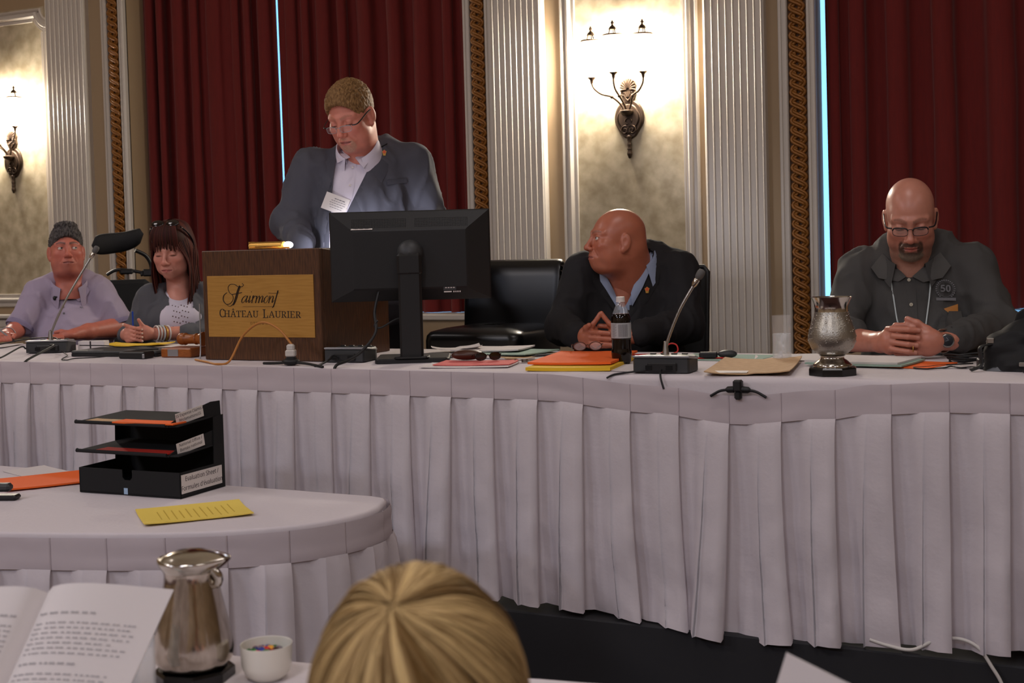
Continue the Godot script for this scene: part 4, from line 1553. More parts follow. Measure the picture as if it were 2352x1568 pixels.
func props_dais():
	M.engrave_faint = mat(Color(0.52, 0.36, 0.15), 0.6)
	M.black_gloss = mat(Color(0.03, 0.03, 0.03), 0.22)
	M.frosted_silver = tri_tex(mat(Color.WHITE, 0.36, 0.9), noise_tex(61, 0.25, Color(0.55, 0.53, 0.49), Color(0.80, 0.78, 0.73), 2), Vector3(3, 3, 3), bump_tex(62, 0.12, 2), 0.06)
	M.label_grey = mat(Color(0.66, 0.67, 0.68), 0.5)
	M.ice_cube = mat(Color(0.95, 0.97, 1.0, 0.35), 0.2)
	M.ice_cube.transparency = BaseMaterial3D.TRANSPARENCY_ALPHA
	M.mic_foam = mat(Color(0.36, 0.35, 0.34), 0.7)
	M.dark_lens = mat(Color(0.10, 0.06, 0.05), 0.1)
	M.brown_leather = mat(Color(0.26, 0.13, 0.07), 0.4)
	M.tan_cloth = mat(Color(0.72, 0.52, 0.36), 0.8)
	M.brown_frame = mat(Color(0.30, 0.15, 0.08), 0.35)
	lectern()
	monitor()
	water_pitcher()
	drinking_glass(Vector3(-1.065, T, -4.13), "tall glass of ice water standing behind the tan envelope")
	cola_bottle()
	microphone(Vector3(-4.125, T, -4.04), deg_to_rad(28), "conference microphone whose gooseneck crosses the face of the man in the lavender shirt", [Vector3(0.0, 0.05, 0.01), Vector3(0.012, 0.10, 0.008), Vector3(0.075, 0.23, 0.0), Vector3(0.175, 0.395, -0.02)])
	microphone(Vector3(-2.545, T, -3.89), deg_to_rad(10), "conference microphone unit without a visible neck between the lectern and the monitor base", [], 0.15)
	microphone(Vector3(-1.322, T, -3.745), deg_to_rad(6), "conference microphone with a bent gooseneck beside the soda bottle", [Vector3(0.0, 0.05, 0.0), Vector3(0.008, 0.095, 0.0), Vector3(0.045, 0.185, -0.005), Vector3(0.092, 0.265, -0.012)])
	# cables of the microphones
	cord("microphone_cable", "black cable leaving the microphone beside the soda bottle over the table edge", [Vector3(-1.31, T + 0.012, -3.667), Vector3(-1.306, T + 0.006, -3.648), Vector3(-1.298, T - 0.012, -3.630), Vector3(-1.288, T - 0.04, -3.625)], 0.003, M.rubber)
	cord("microphone_cable", "black cable running sideways from the microphone beside the soda bottle", [Vector3(-1.36, T + 0.010, -3.668), Vector3(-1.40, T + 0.005, -3.655), Vector3(-1.45, T - 0.002, -3.643), Vector3(-1.47, T - 0.012, -3.63)], 0.003, M.rubber)
	cord("microphone_cable", "short looped cable at the front of the microphone unit next to the lectern", [Vector3(-2.55, T + 0.015, -3.812), Vector3(-2.556, T + 0.025, -3.79), Vector3(-2.552, T + 0.015, -3.76), Vector3(-2.55, T + 0.003, -3.70), Vector3(-2.545, T + 0.001, -3.665)], 0.004, M.rubber)
	cord("microphone_cable", "black cable arching over the table edge in front of the microphone at the lavender shirt", [Vector3(-4.18, T + 0.02, -3.95), Vector3(-4.11, T + 0.035, -3.86), Vector3(-4.04, T + 0.010, -3.70), Vector3(-4.04, T + 0.003, -3.652), Vector3(-4.04, T - 0.015, -3.632)], 0.0035, M.rubber)
	cord("microphone_cable", "black cable curving from the table edge back to the lavender-shirted man's microphone", [Vector3(-3.86, T - 0.012, -3.632), Vector3(-3.862, T + 0.006, -3.66), Vector3(-3.88, T + 0.03, -3.76), Vector3(-3.95, T + 0.04, -3.88), Vector3(-4.05, T + 0.035, -3.96)], 0.0045, M.rubber)
	cord("microphone_cable", "thin black wire straggling along the papers in front of the woman", [Vector3(-3.99, T + 0.01, -3.96), Vector3(-3.86, T + 0.004, -3.86), Vector3(-3.75, T + 0.003, -3.72), Vector3(-3.70, T + 0.003, -3.70), Vector3(-3.72, T + 0.003, -3.76), Vector3(-3.63, T + 0.006, -3.82), Vector3(-3.56, T + 0.022, -3.92), Vector3(-3.50, T + 0.024, -3.98)], 0.0022, M.rubber)
	cord("microphone_cable", "thin wire crossing the closed laptop before the woman's bracelets", [Vector3(-3.95, T + 0.03, -4.02), Vector3(-3.82, T + 0.028, -4.04), Vector3(-3.70, T + 0.027, -3.99), Vector3(-3.62, T + 0.027, -4.05), Vector3(-3.50, T + 0.004, -4.08)], 0.0022, M.rubber)
	cord("long_cable", "black cable lying along the far end of the table past the pen-holding hand", [Vector3(-4.9, T + 0.004, -4.13), Vector3(-4.6, T + 0.012, -4.14), Vector3(-4.35, T + 0.045, -4.12), Vector3(-4.15, T + 0.056, -4.07), Vector3(-4.08, T + 0.052, -4.03)], 0.003, M.rubber)
	# left end of the table
	sheet_of_paper("paper_sheet", "white printed sheet under the writing hand of the man in the lavender shirt", Vector3(-4.72, T, -4.20), 0.4, 0.30, 0.22, M.paper, 0.002, 0.004)
	var bx := thing("paper_box", "small white folded card behind the left microphone base", "card", Vector3(-3.98, T, -4.13), 0.35)
	var b := MB.new()
	b.box(Vector3(0, 0.020, 0.0), Vector3(0.115, 0.040, 0.05), 0.002)
	obj("card_body", b, M.paper, bx)
	b = MB.new()
	b.box(Vector3(-0.003, 0.022, 0.0255), Vector3(0.006, 0.036, 0.001), 0.0)
	obj("dark_slot", b, M.ink, bx)
	var lp := thing("laptop", "closed dark laptop under loose wires in front of the woman", "laptop", Vector3(-3.66, T, -3.985), deg_to_rad(7))
	b = MB.new()
	b.prism(round_rect(0.40, 0.20, 0.012), 0.012, flat(0.0), 0.003)
	obj("base", b, M.black_plastic, lp)
	b = MB.new()
	b.prism(round_rect(0.40, 0.20, 0.012), 0.009, flat(0.0125), 0.003)
	obj("lid", b, M.grey_plastic, lp)
	b = MB.new()
	b.box(Vector3(-0.10, 0.0226, 0.07), Vector3(0.06, 0.0012, 0.02), 0.0)
	b.box(Vector3(0.05, 0.0226, 0.06), Vector3(0.035, 0.0012, 0.03), 0.0)
	obj("sticker", b, M.silver_plastic, lp)
	var dv := thing("card_reader", "small black device lying between the laptop and the gavel block", "device", Vector3(-3.49, T, -3.845), deg_to_rad(6))
	b = MB.new()
	b.box(Vector3(0, 0.013, 0), Vector3(0.115, 0.026, 0.07), 0.004)
	obj("body", b, M.black_plastic, dv)
	b = MB.new()
	b.box(Vector3(0.055, 0.010, 0.0345), Vector3(0.010, 0.016, 0.003), 0.001)
	obj("connector", b, M.silver_plastic, dv)
	sheet_of_paper("paper_stack", "stack of white papers under the woman's forearm", Vector3(-3.80, T, -4.27), 0.1, 0.50, 0.20, M.paper, 0.008, 0.003)
	sheet_of_paper("yellow_pad", "curled yellow paper under the woman's clasped hands and bracelets", Vector3(-3.88, T + 0.009, -4.28), 0.12, 0.30, 0.12, M.yellow, 0.003, 0.010)
	var sp := thing("spiral_notebook", "notebook with a white wire spiral between the bracelets and the gavel", "notebook", Vector3(-3.60, T, -4.15), 0.15)
	b = MB.new()
	b.box(Vector3(0, 0.005, 0), Vector3(0.24, 0.010, 0.11), 0.001)
	obj("pages", b, M.paper, sp)
	b = MB.new()
	for i in 22:
		var ring := []
		for k in 9:
			ring.append(Vector3(-0.115 + i * 0.011, 0.007 + 0.006 * sin(TAU * k / 8.0), 0.055 + 0.006 * cos(TAU * k / 8.0)))
		b.tube(ring, 0.0012, 5)
	obj("wire_spiral", b, M.white_plastic, sp).set_meta("kind", "stuff")
	# gavel on its block
	var gb := thing("gavel_block", "square wooden sounding block with a metal plate beside the lectern", "sounding block", Vector3(-3.345, T, -3.955), deg_to_rad(4))
	b = MB.new()
	b.box(Vector3(0, 0.0175, 0), Vector3(0.138, 0.035, 0.125), 0.004)
	obj("wooden_block", b, M.wood_light, gb)
	b = MB.new()
	b.box(Vector3(-0.012, 0.0175, 0.063), Vector3(0.048, 0.026, 0.0015), 0.0)
	obj("metal_plate", b, M.silver_plastic, gb)
	var gv := thing("gavel", "turned wooden gavel lying on its square block beside the lectern", "gavel", Vector3(-3.322, T + 0.0655, -3.965), deg_to_rad(4))
	b = MB.new()
	var gp := []
	for q in [[0.001, -0.056], [0.018, -0.056], [0.022, -0.050], [0.0235, -0.040], [0.0215, -0.032], [0.0235, -0.029], [0.0235, -0.025], [0.0195, -0.022], [0.0195, -0.018], [0.0175, 0.0], [0.019, 0.018], [0.022, 0.022], [0.022, 0.026], [0.018, 0.029], [0.021, 0.040], [0.027, 0.052], [0.027, 0.056], [0.001, 0.056]]:
		gp.append(Vector2(q[0], q[1]))
	b.lathe(gp, 28, Transform3D(Basis(Vector3.BACK, -PI / 2), Vector3.ZERO), 0.5)
	obj("head", b, M.wood_light, gv)
	b = MB.new()
	b.tube([Vector3(0, 0, -0.018), Vector3(0, -0.004, -0.08), Vector3(0, -0.010, -0.15), Vector3(0, -0.015, -0.20)], [0.006, 0.006, 0.008, 0.006], 10)
	obj("handle", b, M.wood_light, gv)
	cord("grey_strap", "thin grey cord hanging down the near edge of the lectern beside the gavel", [Vector3(-3.165, 1.25, -3.83), Vector3(-3.163, 1.15, -3.826), Vector3(-3.160, 1.08, -3.82), Vector3(-3.155, 1.046, -3.81), Vector3(-3.14, 1.044, -3.80)], 0.0028, M.silver_plastic)
	# extension cord and plug in front of the lectern
	cord("extension_cord", "tan extension cord arching up over the brass plate of the lectern", [Vector3(-3.16, T + 0.004, -3.79), Vector3(-3.05, T + 0.004, -3.72), Vector3(-2.955, T + 0.003, -3.66), Vector3(-2.925, T + 0.012, -3.69), Vector3(-2.885, 1.142, -3.72), Vector3(-2.805, 1.188, -3.72), Vector3(-2.735, 1.168, -3.72), Vector3(-2.685, 1.120, -3.72), Vector3(-2.672, 1.100, -3.72)], 0.0042, M.tan_cord)
	var pg := thing("power_plug", "white plug standing in a black socket before the lectern", "plug", Vector3(-2.668, T, -3.70), 0.4)
	b = MB.new()
	b.box(Vector3(0, 0.062, 0), Vector3(0.026, 0.022, 0.026), 0.005)
	b.box(Vector3(0, 0.042, 0), Vector3(0.034, 0.024, 0.034), 0.004)
	obj("white_plug", b, M.white_plastic, pg)
	b = MB.new()
	b.ball(Vector3(0.0, 0.013, 0.004), Vector3(0.032, 0.013, 0.024), 14)
	b.box(Vector3(0, 0.022, 0), Vector3(0.036, 0.018, 0.034), 0.006)
	obj("black_socket", b, M.rubber, pg)
	cord("power_lead", "black lead lying on both sides of the white plug", [Vector3(-2.80, T + 0.003, -3.72), Vector3(-2.73, T + 0.006, -3.71), Vector3(-2.668, T + 0.010, -3.70), Vector3(-2.60, T + 0.009, -3.685), Vector3(-2.53, T + 0.004, -3.66), Vector3(-2.505, T + 0.001, -3.653)], 0.0048, M.rubber)
	# papers behind the monitor
	sheet_of_paper("paper_stack", "white papers fanned out behind the foot of the monitor pole", Vector3(-2.30, T, -4.18), 0.25, 0.46, 0.26, M.paper, 0.007, 0.006)
	sheet_of_paper("folder", "mint folder on the papers behind the monitor pole", Vector3(-2.08, T + 0.0075, -4.20), -0.15, 0.30, 0.22, M.mint, 0.004, 0.004, "", "folder")
	sheet_of_paper("folder", "dark-edged white folder on top of the papers right behind the monitor pole", Vector3(-2.16, T + 0.013, -4.24), 0.12, 0.26, 0.19, M.paper, 0.005, 0.006, "", "folder")
	sheet_of_paper("paper_sheet", "tan paper slanting out from under the mint folder", Vector3(-1.985, T, -4.16), -0.5, 0.20, 0.26, M.kraft, 0.004, 0.004)
	sheet_of_paper("paper_sheet", "white sheet tilted up behind the monitor pole", Vector3(-2.29, T + 0.017, -4.20), 0.6, 0.18, 0.10, M.paper, 0.001, 0.016)
	# pink folder, sunglasses, case and keys
	sheet_of_paper("paper_sheet", "white sheets under the pink folder", Vector3(-2.02, T, -3.79), 0.22, 0.30, 0.15, M.paper, 0.003, 0.003)
	sheet_of_paper("folder", "pink folder lying between the monitor base and the orange folder", Vector3(-2.015, T + 0.0035, -3.835), 0.22, 0.26, 0.16, M.pink, 0.003, 0.003, "", "folder")
	var cs := thing("eyeglass_case", "brown eyeglass case on the pink folder next to the monitor base", "case", Vector3(-2.085, T + 0.008, -3.90), 0.5)
	b = MB.new()
	b.ball(Vector3(0, 0.018, 0), Vector3(0.055, 0.018, 0.028), 18)
	obj("shell", b, M.brown_leather, cs)
	folded_glasses("dark sunglasses lying on the pink folder beside the brown case", Vector3(-2.00, T + 0.008, -3.885), 0.7, M.dark_lens, M.dark_lens, "sunglasses", 0.72)
	var ky := thing("keys", "bunch of metal keys on the cloth between the pink and orange folders", "keys", Vector3(-1.885, T, -3.93), 0.3)
	for i in 4:
		b = MB.new()
		b.prism(circle(0.011, 14), 0.002, flat(0.002 + 0.003 * i))
		b.box(Vector3(0.026, 0.003 + 0.003 * i, 0), Vector3(0.034, 0.002, 0.007), 0.0)
		var o := obj("key", b, M.steel, ky)
		o.rotation.y = -0.5 + 0.45 * i
	b = MB.new()
	var ring := []
	for i in 17:
		ring.append(Vector3(-0.02 + 0.014 * cos(TAU * i / 16.0), 0.008 + 0.003 * sin(TAU * i / 8.0), 0.014 * sin(TAU * i / 16.0)))
	b.tube(ring, 0.0014, 6)
	obj("key_ring", b, M.steel, ky)
	sheet_of_paper("paper_sheet", "white sheet with a pen on it between the leather stool and the orange folder", Vector3(-1.98, T, -4.12), -0.25, 0.29, 0.20, M.paper, 0.004, 0.004)
	pen("black pen lying across the white sheet next to the orange folder", Vector3(-1.87, T + 0.011, -4.10), 0.9, M.grey_plastic)
	# orange and yellow folders
	sheet_of_paper("folder", "yellow folder lying under the orange folder", Vector3(-1.655, T, -3.885), 0.16, 0.27, 0.40, M.yellow, 0.010, 0.002, "", "folder")
	sheet_of_paper("folder", "bright orange folder in front of the bald man's clasped hands", Vector3(-1.682, T + 0.012, -3.965), 0.16, 0.27, 0.42, M.orange, 0.007, 0.003, "", "folder")
	folded_glasses("brown reading glasses with upturned legs on the orange folder", Vector3(-1.742, T + 0.022, -4.135), 0.5, M.brown_frame, M.glass, "eyeglasses", 0.8)
	sheet_of_paper("paper_sheet", "white sheet of paper under the soda bottle", Vector3(-1.50, T, -3.86), -0.3, 0.24, 0.26, M.paper, 0.0015, 0.001)
	# things between the bent microphone and the glass
	var loopp := []
	for q in [[-1.62, 0.005, -4.20], [-1.56, 0.006, -4.22], [-1.515, 0.008, -4.24], [-1.50, 0.030, -4.25], [-1.48, 0.042, -4.25], [-1.46, 0.036, -4.25], [-1.455, 0.015, -4.24], [-1.48, 0.006, -4.22], [-1.44, 0.004, -4.16], [-1.36, 0.005, -4.12], [-1.30, 0.005, -4.14], [-1.24, 0.006, -4.12], [-1.19, 0.003, -4.05]]:
		loopp.append(Vector3(q[0], T + q[1], q[2]))
	cord("red_cord", "thin red cord making a loop behind the bent microphone", loopp, 0.0026, M.red_cord)
	sheet_of_paper("paper_sheet", "pale mint sheet lying between the recorder and the glass", Vector3(-1.28, T, -4.20), -0.1, 0.30, 0.22, M.mint, 0.002, 0.002)
	sheet_of_paper("paper_sheet", "white printed sheet lying behind the tan envelope, beside the glass", Vector3(-1.06, T, -4.24), 0.25, 0.24, 0.24, M.paper, 0.0015, 0.002)
	var rc := thing("voice_recorder", "small black recorder on the mint sheet behind the envelope", "recorder", Vector3(-1.285, T + 0.003, -4.15), deg_to_rad(14))
	b = MB.new()
	b.box(Vector3(-0.03, 0.011, 0), Vector3(0.06, 0.020, 0.03), 0.004)
	obj("body", b, M.black_plastic, rc)
	b = MB.new()
	b.ball(Vector3(0.032, 0.014, 0), Vector3(0.032, 0.014, 0.022), 14)
	obj("padded_end", b, M.grey_plastic, rc)
	var ev := sheet_of_paper("envelope", "large tan kraft envelope with a white label between the microphone and the pitcher", Vector3(-1.085, T + 0.002, -3.885), 0.16, 0.245, 0.46, M.kraft, 0.003, 0.012, "", "envelope")
	b = MB.new()
	b.box(Vector3(-0.055, 0.0105, 0.195), Vector3(0.11, 0.0006, 0.05), 0.0, Transform3D(Basis(Vector3.RIGHT, 0.02), Vector3.ZERO))
	obj("address_label", b, M.label_white, ev)
	ev.rotation.y = 0.16
	# papers before the man with the goatee
	sheet_of_paper("folder", "orange folder edge sticking out under the mint and white papers", Vector3(-0.70, T, -4.07), -0.30, 0.30, 0.20, M.orange, 0.003, 0.001, "", "folder")
	sheet_of_paper("folder", "mint folder under the white papers at the goateed man's hands", Vector3(-0.79, T + 0.0035, -4.06), -0.16, 0.30, 0.22, M.mint, 0.005, 0.003, "", "folder")
	sheet_of_paper("paper_stack", "white papers under the clasped hands of the man with the goatee", Vector3(-0.80, T + 0.009, -4.08), -0.16, 0.29, 0.22, M.paper, 0.006, 0.002)
	sheet_of_paper("paper_sheet", "white sheet lying under the loop of thin black wire", Vector3(-0.52, T, -4.08), 0.2, 0.22, 0.20, M.paper, 0.0012, 0.001)
	var wl := []
	for q in [[-0.48, 0.004, -4.10], [-0.55, 0.003, -4.05], [-0.60, 0.003, -3.98], [-0.63, 0.003, -3.95], [-0.59, 0.003, -3.92], [-0.545, 0.003, -3.96], [-0.53, 0.004, -4.0], [-0.50, 0.003, -3.97], [-0.47, 0.003, -4.0], [-0.43, 0.004, -3.96], [-0.38, 0.003, -3.93]]:
		wl.append(Vector3(q[0], T + q[1], q[2]))
	cord("earphone_wire", "thin black wire looped on the cloth in front of the wristwatch", wl, 0.002, M.rubber)
	var hp := thing("cable_coil", "coiled black cable lying next to the wristwatch", "cable", Vector3(-0.50, T, -4.16), 0.2)
	for i in 4:
		b = MB.new()
		var pts := []
		for k in 25:
			var a := TAU * k / 24.0
			pts.append(Vector3((0.055 + 0.006 * i) * cos(a), 0.006 + 0.006 * i + 0.004 * sin(2.0 * a + i), (0.024 + 0.004 * i) * sin(a)))
		b.tube(pts, 0.003, 6)
		obj("turn_of_cable", b, M.rubber, hp)
	var mb := thing("portable_radio", "small black box with two white stickers in front of the black bag", "device", Vector3(-0.415, T, -4.01), 0.25)
	b = MB.new()
	b.box(Vector3(0, 0.014, 0), Vector3(0.085, 0.028, 0.05), 0.003)
	obj("body", b, M.black_plastic, mb)
	b = MB.new()
	b.box(Vector3(-0.033, 0.012, 0.0255), Vector3(0.012, 0.010, 0.001), 0.0)
	b.box(Vector3(-0.018, 0.0285, 0.01), Vector3(0.022, 0.001, 0.012), 0.0)
	obj("sticker", b, M.label_white, mb)
	var wr := thing("plastic_wrapper", "crumpled clear plastic wrapper lying before the black bag", "wrapper", Vector3(-0.37, T, -3.94), 0.1)
	var nz := FastNoiseLite.new()
	nz.seed = 3
	nz.frequency = 60.0
	b = MB.new()
	var rows := []
	for i in 13:
		var row := PackedVector3Array()
		for j in 19:
			var u := j / 18.0 - 0.5
			var v := 0.5 - i / 12.0
			var e := (1.0 - 4.0 * u * u) * (1.0 - 4.0 * v * v)
			row.append(Vector3(u * 0.11, 0.001 + e * (0.010 + 0.016 * absf(nz.get_noise_2d(u * 0.11, v * 0.06))), v * 0.06))
		rows.append(row)
	b.sheet(rows)
	obj("film", b, M.plastic_clear, wr)
	black_bag()
	# connector dangling over the cloth
	var cn := thing("cable_connector", "black cable connector hanging over the front edge where the skirt sags", "connector", Vector3(-1.062, 1.008, -3.622), 0.0)
	b = MB.new()
	b.box(Vector3(0, 0.010, 0.004), Vector3(0.026, 0.034, 0.026), 0.005)
	b.box(Vector3(0, -0.018, 0.004), Vector3(0.020, 0.024, 0.020), 0.005)
	obj("block", b, M.black_plastic, cn)
	for s in [-1.0, 1.0]:
		b = MB.new()
		b.tube([Vector3(s * 0.012, -0.001, 0.004), Vector3(s * 0.030, -0.002, 0.004), Vector3(s * 0.036, -0.003, 0.004)], [0.010, 0.0095, 0.005], 10)
		obj("sleeve", b, M.rubber, cn)
		b = MB.new()
		b.tube(spline([Vector3(s * 0.035, -0.003, 0.004), Vector3(s * 0.055, -0.007, 0.005), Vector3(s * 0.082, -0.022, 0.004)], 6), 0.004, 8)
		obj("cable_end", b, M.rubber, cn)
	# white cable at the hem of the skirt
	cord("white_cable", "white cable escaping under the hem of the head table skirt", [Vector3(-0.70, 0.33, -3.60), Vector3(-0.643, 0.319, -3.595), Vector3(-0.585, 0.318, -3.59), Vector3(-0.53, 0.345, -3.60), Vector3(-0.47, 0.358, -3.60), Vector3(-0.42, 0.345, -3.59), Vector3(-0.385, 0.300, -3.585), Vector3(-0.353, 0.235, -3.585), Vector3(-0.335, 0.10, -3.59), Vector3(-0.33, 0.008, -3.56), Vector3(-0.30, 0.006, -3.45)], 0.005, M.white_plastic)
	chairs()

func pen(label: String, at: Vector3, turn: float, m: Material, tilt := 0.0) -> Node3D:
	var t := thing("pen", label, "pen", at, turn)
	var b := MB.new()
	b.lathe([Vector2(0.001, -0.07), Vector2(0.0025, -0.058), Vector2(0.0042, -0.05), Vector2(0.0045, 0.045), Vector2(0.001, 0.045)], 12, Transform3D(Basis(Vector3.BACK, -PI / 2 + tilt), Vector3.ZERO))
	obj("barrel", b, m, t)
	b = MB.new()
	b.lathe([Vector2(0.001, 0.045), Vector2(0.0048, 0.045), Vector2(0.0045, 0.068), Vector2(0.001, 0.070)], 12, Transform3D(Basis(Vector3.BACK, -PI / 2 + tilt), Vector3.ZERO))
	obj("cap", b, M.black_plastic if m != M.blue else M.blue, t)
	return t

func black_bag():
	var t := thing("black_bag", "crumpled black nylon bag with hanging straps at the table's end", "bag", Vector3(-0.30, T, -4.02), 0.2)
	var nz := FastNoiseLite.new()
	nz.seed = 8
	nz.frequency = 9.0
	var b := MB.new()
	var rows := []
	for i in 22:
		var f := i / 21.0
		var row := PackedVector3Array()
		for j in 41:
			var a := TAU * j / 40.0
			var d := Vector3(cos(a), 0, sin(a))
			var r := 0.155 * pow(1.0 - pow(f, 2.6) * 0.97, 0.6) * (1.0 + 0.10 * sin(a * 3.0 + 1.0))
			var p := Vector3(d.x * r, 0.150 * f, d.z * r * 0.62)
			p += d * 0.030 * nz.get_noise_3d(p.x, p.y, p.z) + Vector3(0, 0.018 * f * nz.get_noise_3d(p.x + 3.0, p.y, p.z), 0)
			row.append(p)
		rows.append(row)
	b.sheet(rows, true)
	obj("nylon_body", b, M.pure_black, t)
	for q in [[-0.12, 0.075, 0.06, -0.155, 0.02, 0.085], [0.05, 0.10, 0.085, -0.02, 0.012, 0.125]]:
		b = MB.new()
		b.tube(spline([Vector3(q[0], q[1], q[2]), Vector3((q[0] + q[3]) / 2 - 0.02, (q[1] + q[4]) / 2 + 0.02, (q[2] + q[5]) / 2 + 0.012), Vector3(q[3], q[4], q[5]), Vector3(q[3] - 0.03, 0.004, q[5] + 0.01)], 7), 0.009, 8, 0.3)
		obj("strap", b, M.rubber, t)
	b = MB.new()
	b.box(Vector3(-0.128, 0.085, 0.066), Vector3(0.02, 0.016, 0.006), 0.002)
	b.box(Vector3(-0.05, 0.022, 0.112), Vector3(0.016, 0.012, 0.006), 0.002)
	obj("buckle", b, M.steel, t)
	b = MB.new()
	b.prism(PackedVector2Array([Vector2(-0.06, 0.13), Vector2(0.02, 0.125), Vector2(0.018, 0.178), Vector2(-0.01, 0.186), Vector2(-0.05, 0.160)]), 0.012, Transform3D(), 0.003)
	obj("open_flap", b, M.pure_black, t)

func chairs():
	# tall leather-covered stool at the speaker's place
	var t := thing("leather_stool", "empty tall black leather stool with a rolled back between monitor and bald man", "chair", Vector3(-2.45, 0.30, -4.82))
	var b := MB.new()
	var rows := []
	# seat cushion: rounded block
	var sw := 0.44
	var sd := 0.44
	for q in [[0.90, 0.675], [0.98, 0.68], [1.0, 0.695], [1.0, 0.755], [0.985, 0.775], [0.93, 0.79], [0.7, 0.803], [0.35, 0.809], [0.0, 0.81]]:
		var row := PackedVector3Array()
		var rr := round_rect(sw * q[0], sd * q[0], 0.05 * maxf(q[0], 0.02), 5)
		for i in rr.size() + 1:
			var p := rr[(i) % rr.size()]
			row.append(Vector3(p.x, q[1], p.y))
		rows.append(row)
	b.sheet(rows, true)
	obj("seat", b, M.leather, t)
	b = MB.new()
	# backrest: upright slab whose top rolls backward
	var prof := []
	for q in [[-0.155, 0.700], [-0.150, 0.78], [-0.160, 0.90], [-0.178, 1.00], [-0.188, 1.035], [-0.205, 1.062], [-0.232, 1.072], [-0.256, 1.060], [-0.266, 1.035], [-0.256, 1.010], [-0.235, 1.000], [-0.222, 0.97], [-0.212, 0.90], [-0.206, 0.80], [-0.206, 0.700]]:
		prof.append(Vector2(q[0], q[1]))
	rows = []
	for k in [[-0.222, 0.86], [-0.215, 0.97], [-0.195, 1.0], [0.195, 1.0], [0.215, 0.97], [0.222, 0.86]]:
		var row := PackedVector3Array()
		for q in prof:
			row.append(Vector3(k[0], 0.88 + (q.y - 0.88) * (0.5 + 0.5 * k[1]), -0.20 + (q.x + 0.20) * k[1]))
		rows.append(row)
	b.sheet(rows)
	for e in [0, 5]:
		var c := Vector3.ZERO
		for p in rows[e]:
			c += p
		c /= rows[e].size()
		for j in prof.size() - 1:
			if e == 0:
				b.tri(rows[e][j], rows[e][j + 1], Vector3(rows[e][7].x, 0.0, 0.0) * 0.0 + Vector3(c.x, rows[e][j].y, -0.19))
			else:
				b.tri(rows[e][j + 1], rows[e][j], Vector3(c.x, rows[e][j].y, -0.19))
	obj("backrest", b, M.leather, t)
	b = MB.new()
	for s in [-1.0, 1.0]:
		for i in 9:
			b.ball(Vector3(s * 0.221, 0.74 + i * 0.028, -0.168 - 0.003 * i), Vector3(0.004, 0.004, 0.004), 6)
	obj("nail_heads", b, M.nail, t).set_meta("kind", "stuff")
	for s in [-1.0, 1.0]:
		for z in [-1.0, 1.0]:
			b = MB.new()
			b.tube([Vector3(s * 0.20, 0.0, z * 0.20), Vector3(s * 0.195, 0.66, z * 0.19)], [0.016, 0.022], 8)
			obj("leg", b, M.dark_wood, t)
	for s in [-1.0, 1.0]:
		b = MB.new()
		b.box(Vector3(s * 0.215, 0.63, 0.0), Vector3(0.025, 0.075, 0.41), 0.004)
		obj("apron", b, M.dark_wood, t)
		b = MB.new()
		b.box(Vector3(0, 0.63, s * 0.207), Vector3(0.41, 0.075, 0.02), 0.004)
		obj("apron", b, M.dark_wood, t)
		b = MB.new()
		b.tube([Vector3(s * 0.198, 0.25, -0.19), Vector3(s * 0.198, 0.25, 0.19)], 0.011, 8)
		obj("stretcher", b, M.dark_wood, t)
	# mesh-backed office chair of the bald man
	office_chair(Vector3(-1.865, 0.30, -4.88), "black mesh-backed office chair behind the bald man in the blazer", 1.03, 0.47)
	office_chair(Vector3(-0.72, 0.30, -4.86), "black office chair hidden behind the man with the goatee", 0.86, 0.40)
	office_chair(Vector3(-4.12, 0.30, -5.02), "black office chair under the woman in the grey cardigan", 0.80, 0.40)
	wheelchair()
	office_chair(Vector3(-4.81, 0.30, -4.96), "black office chair under the man in the lavender polo shirt", 0.78, 0.40).rotation.y = deg_to_rad(44.7)
	# a corner of a beige upholstered chair at the very end of the table
	var c2 := thing("upholstered_chair", "tan upholstered chair whose corner shows above the black bag", "chair", Vector3(-0.045, 0.30, -4.62), 0.0)
	b = MB.new()
	b.box(Vector3(0, 0.70, -0.2), Vector3(0.46, 0.42, 0.07), 0.03)
	obj("backrest", b, M.tan_cloth, c2)
	b = MB.new()
	b.box(Vector3(0, 0.44, 0.02), Vector3(0.46, 0.08, 0.46), 0.03)
	obj("seat", b, M.tan_cloth, c2)
	for s in [-1.0, 1.0]:
		for z in [-0.2, 0.2]:
			b = MB.new()
			b.tube([Vector3(s * 0.2, 0, z), Vector3(s * 0.2, 0.42, z)], 0.014, 8)
			obj("leg", b, M.dark_wood, c2)

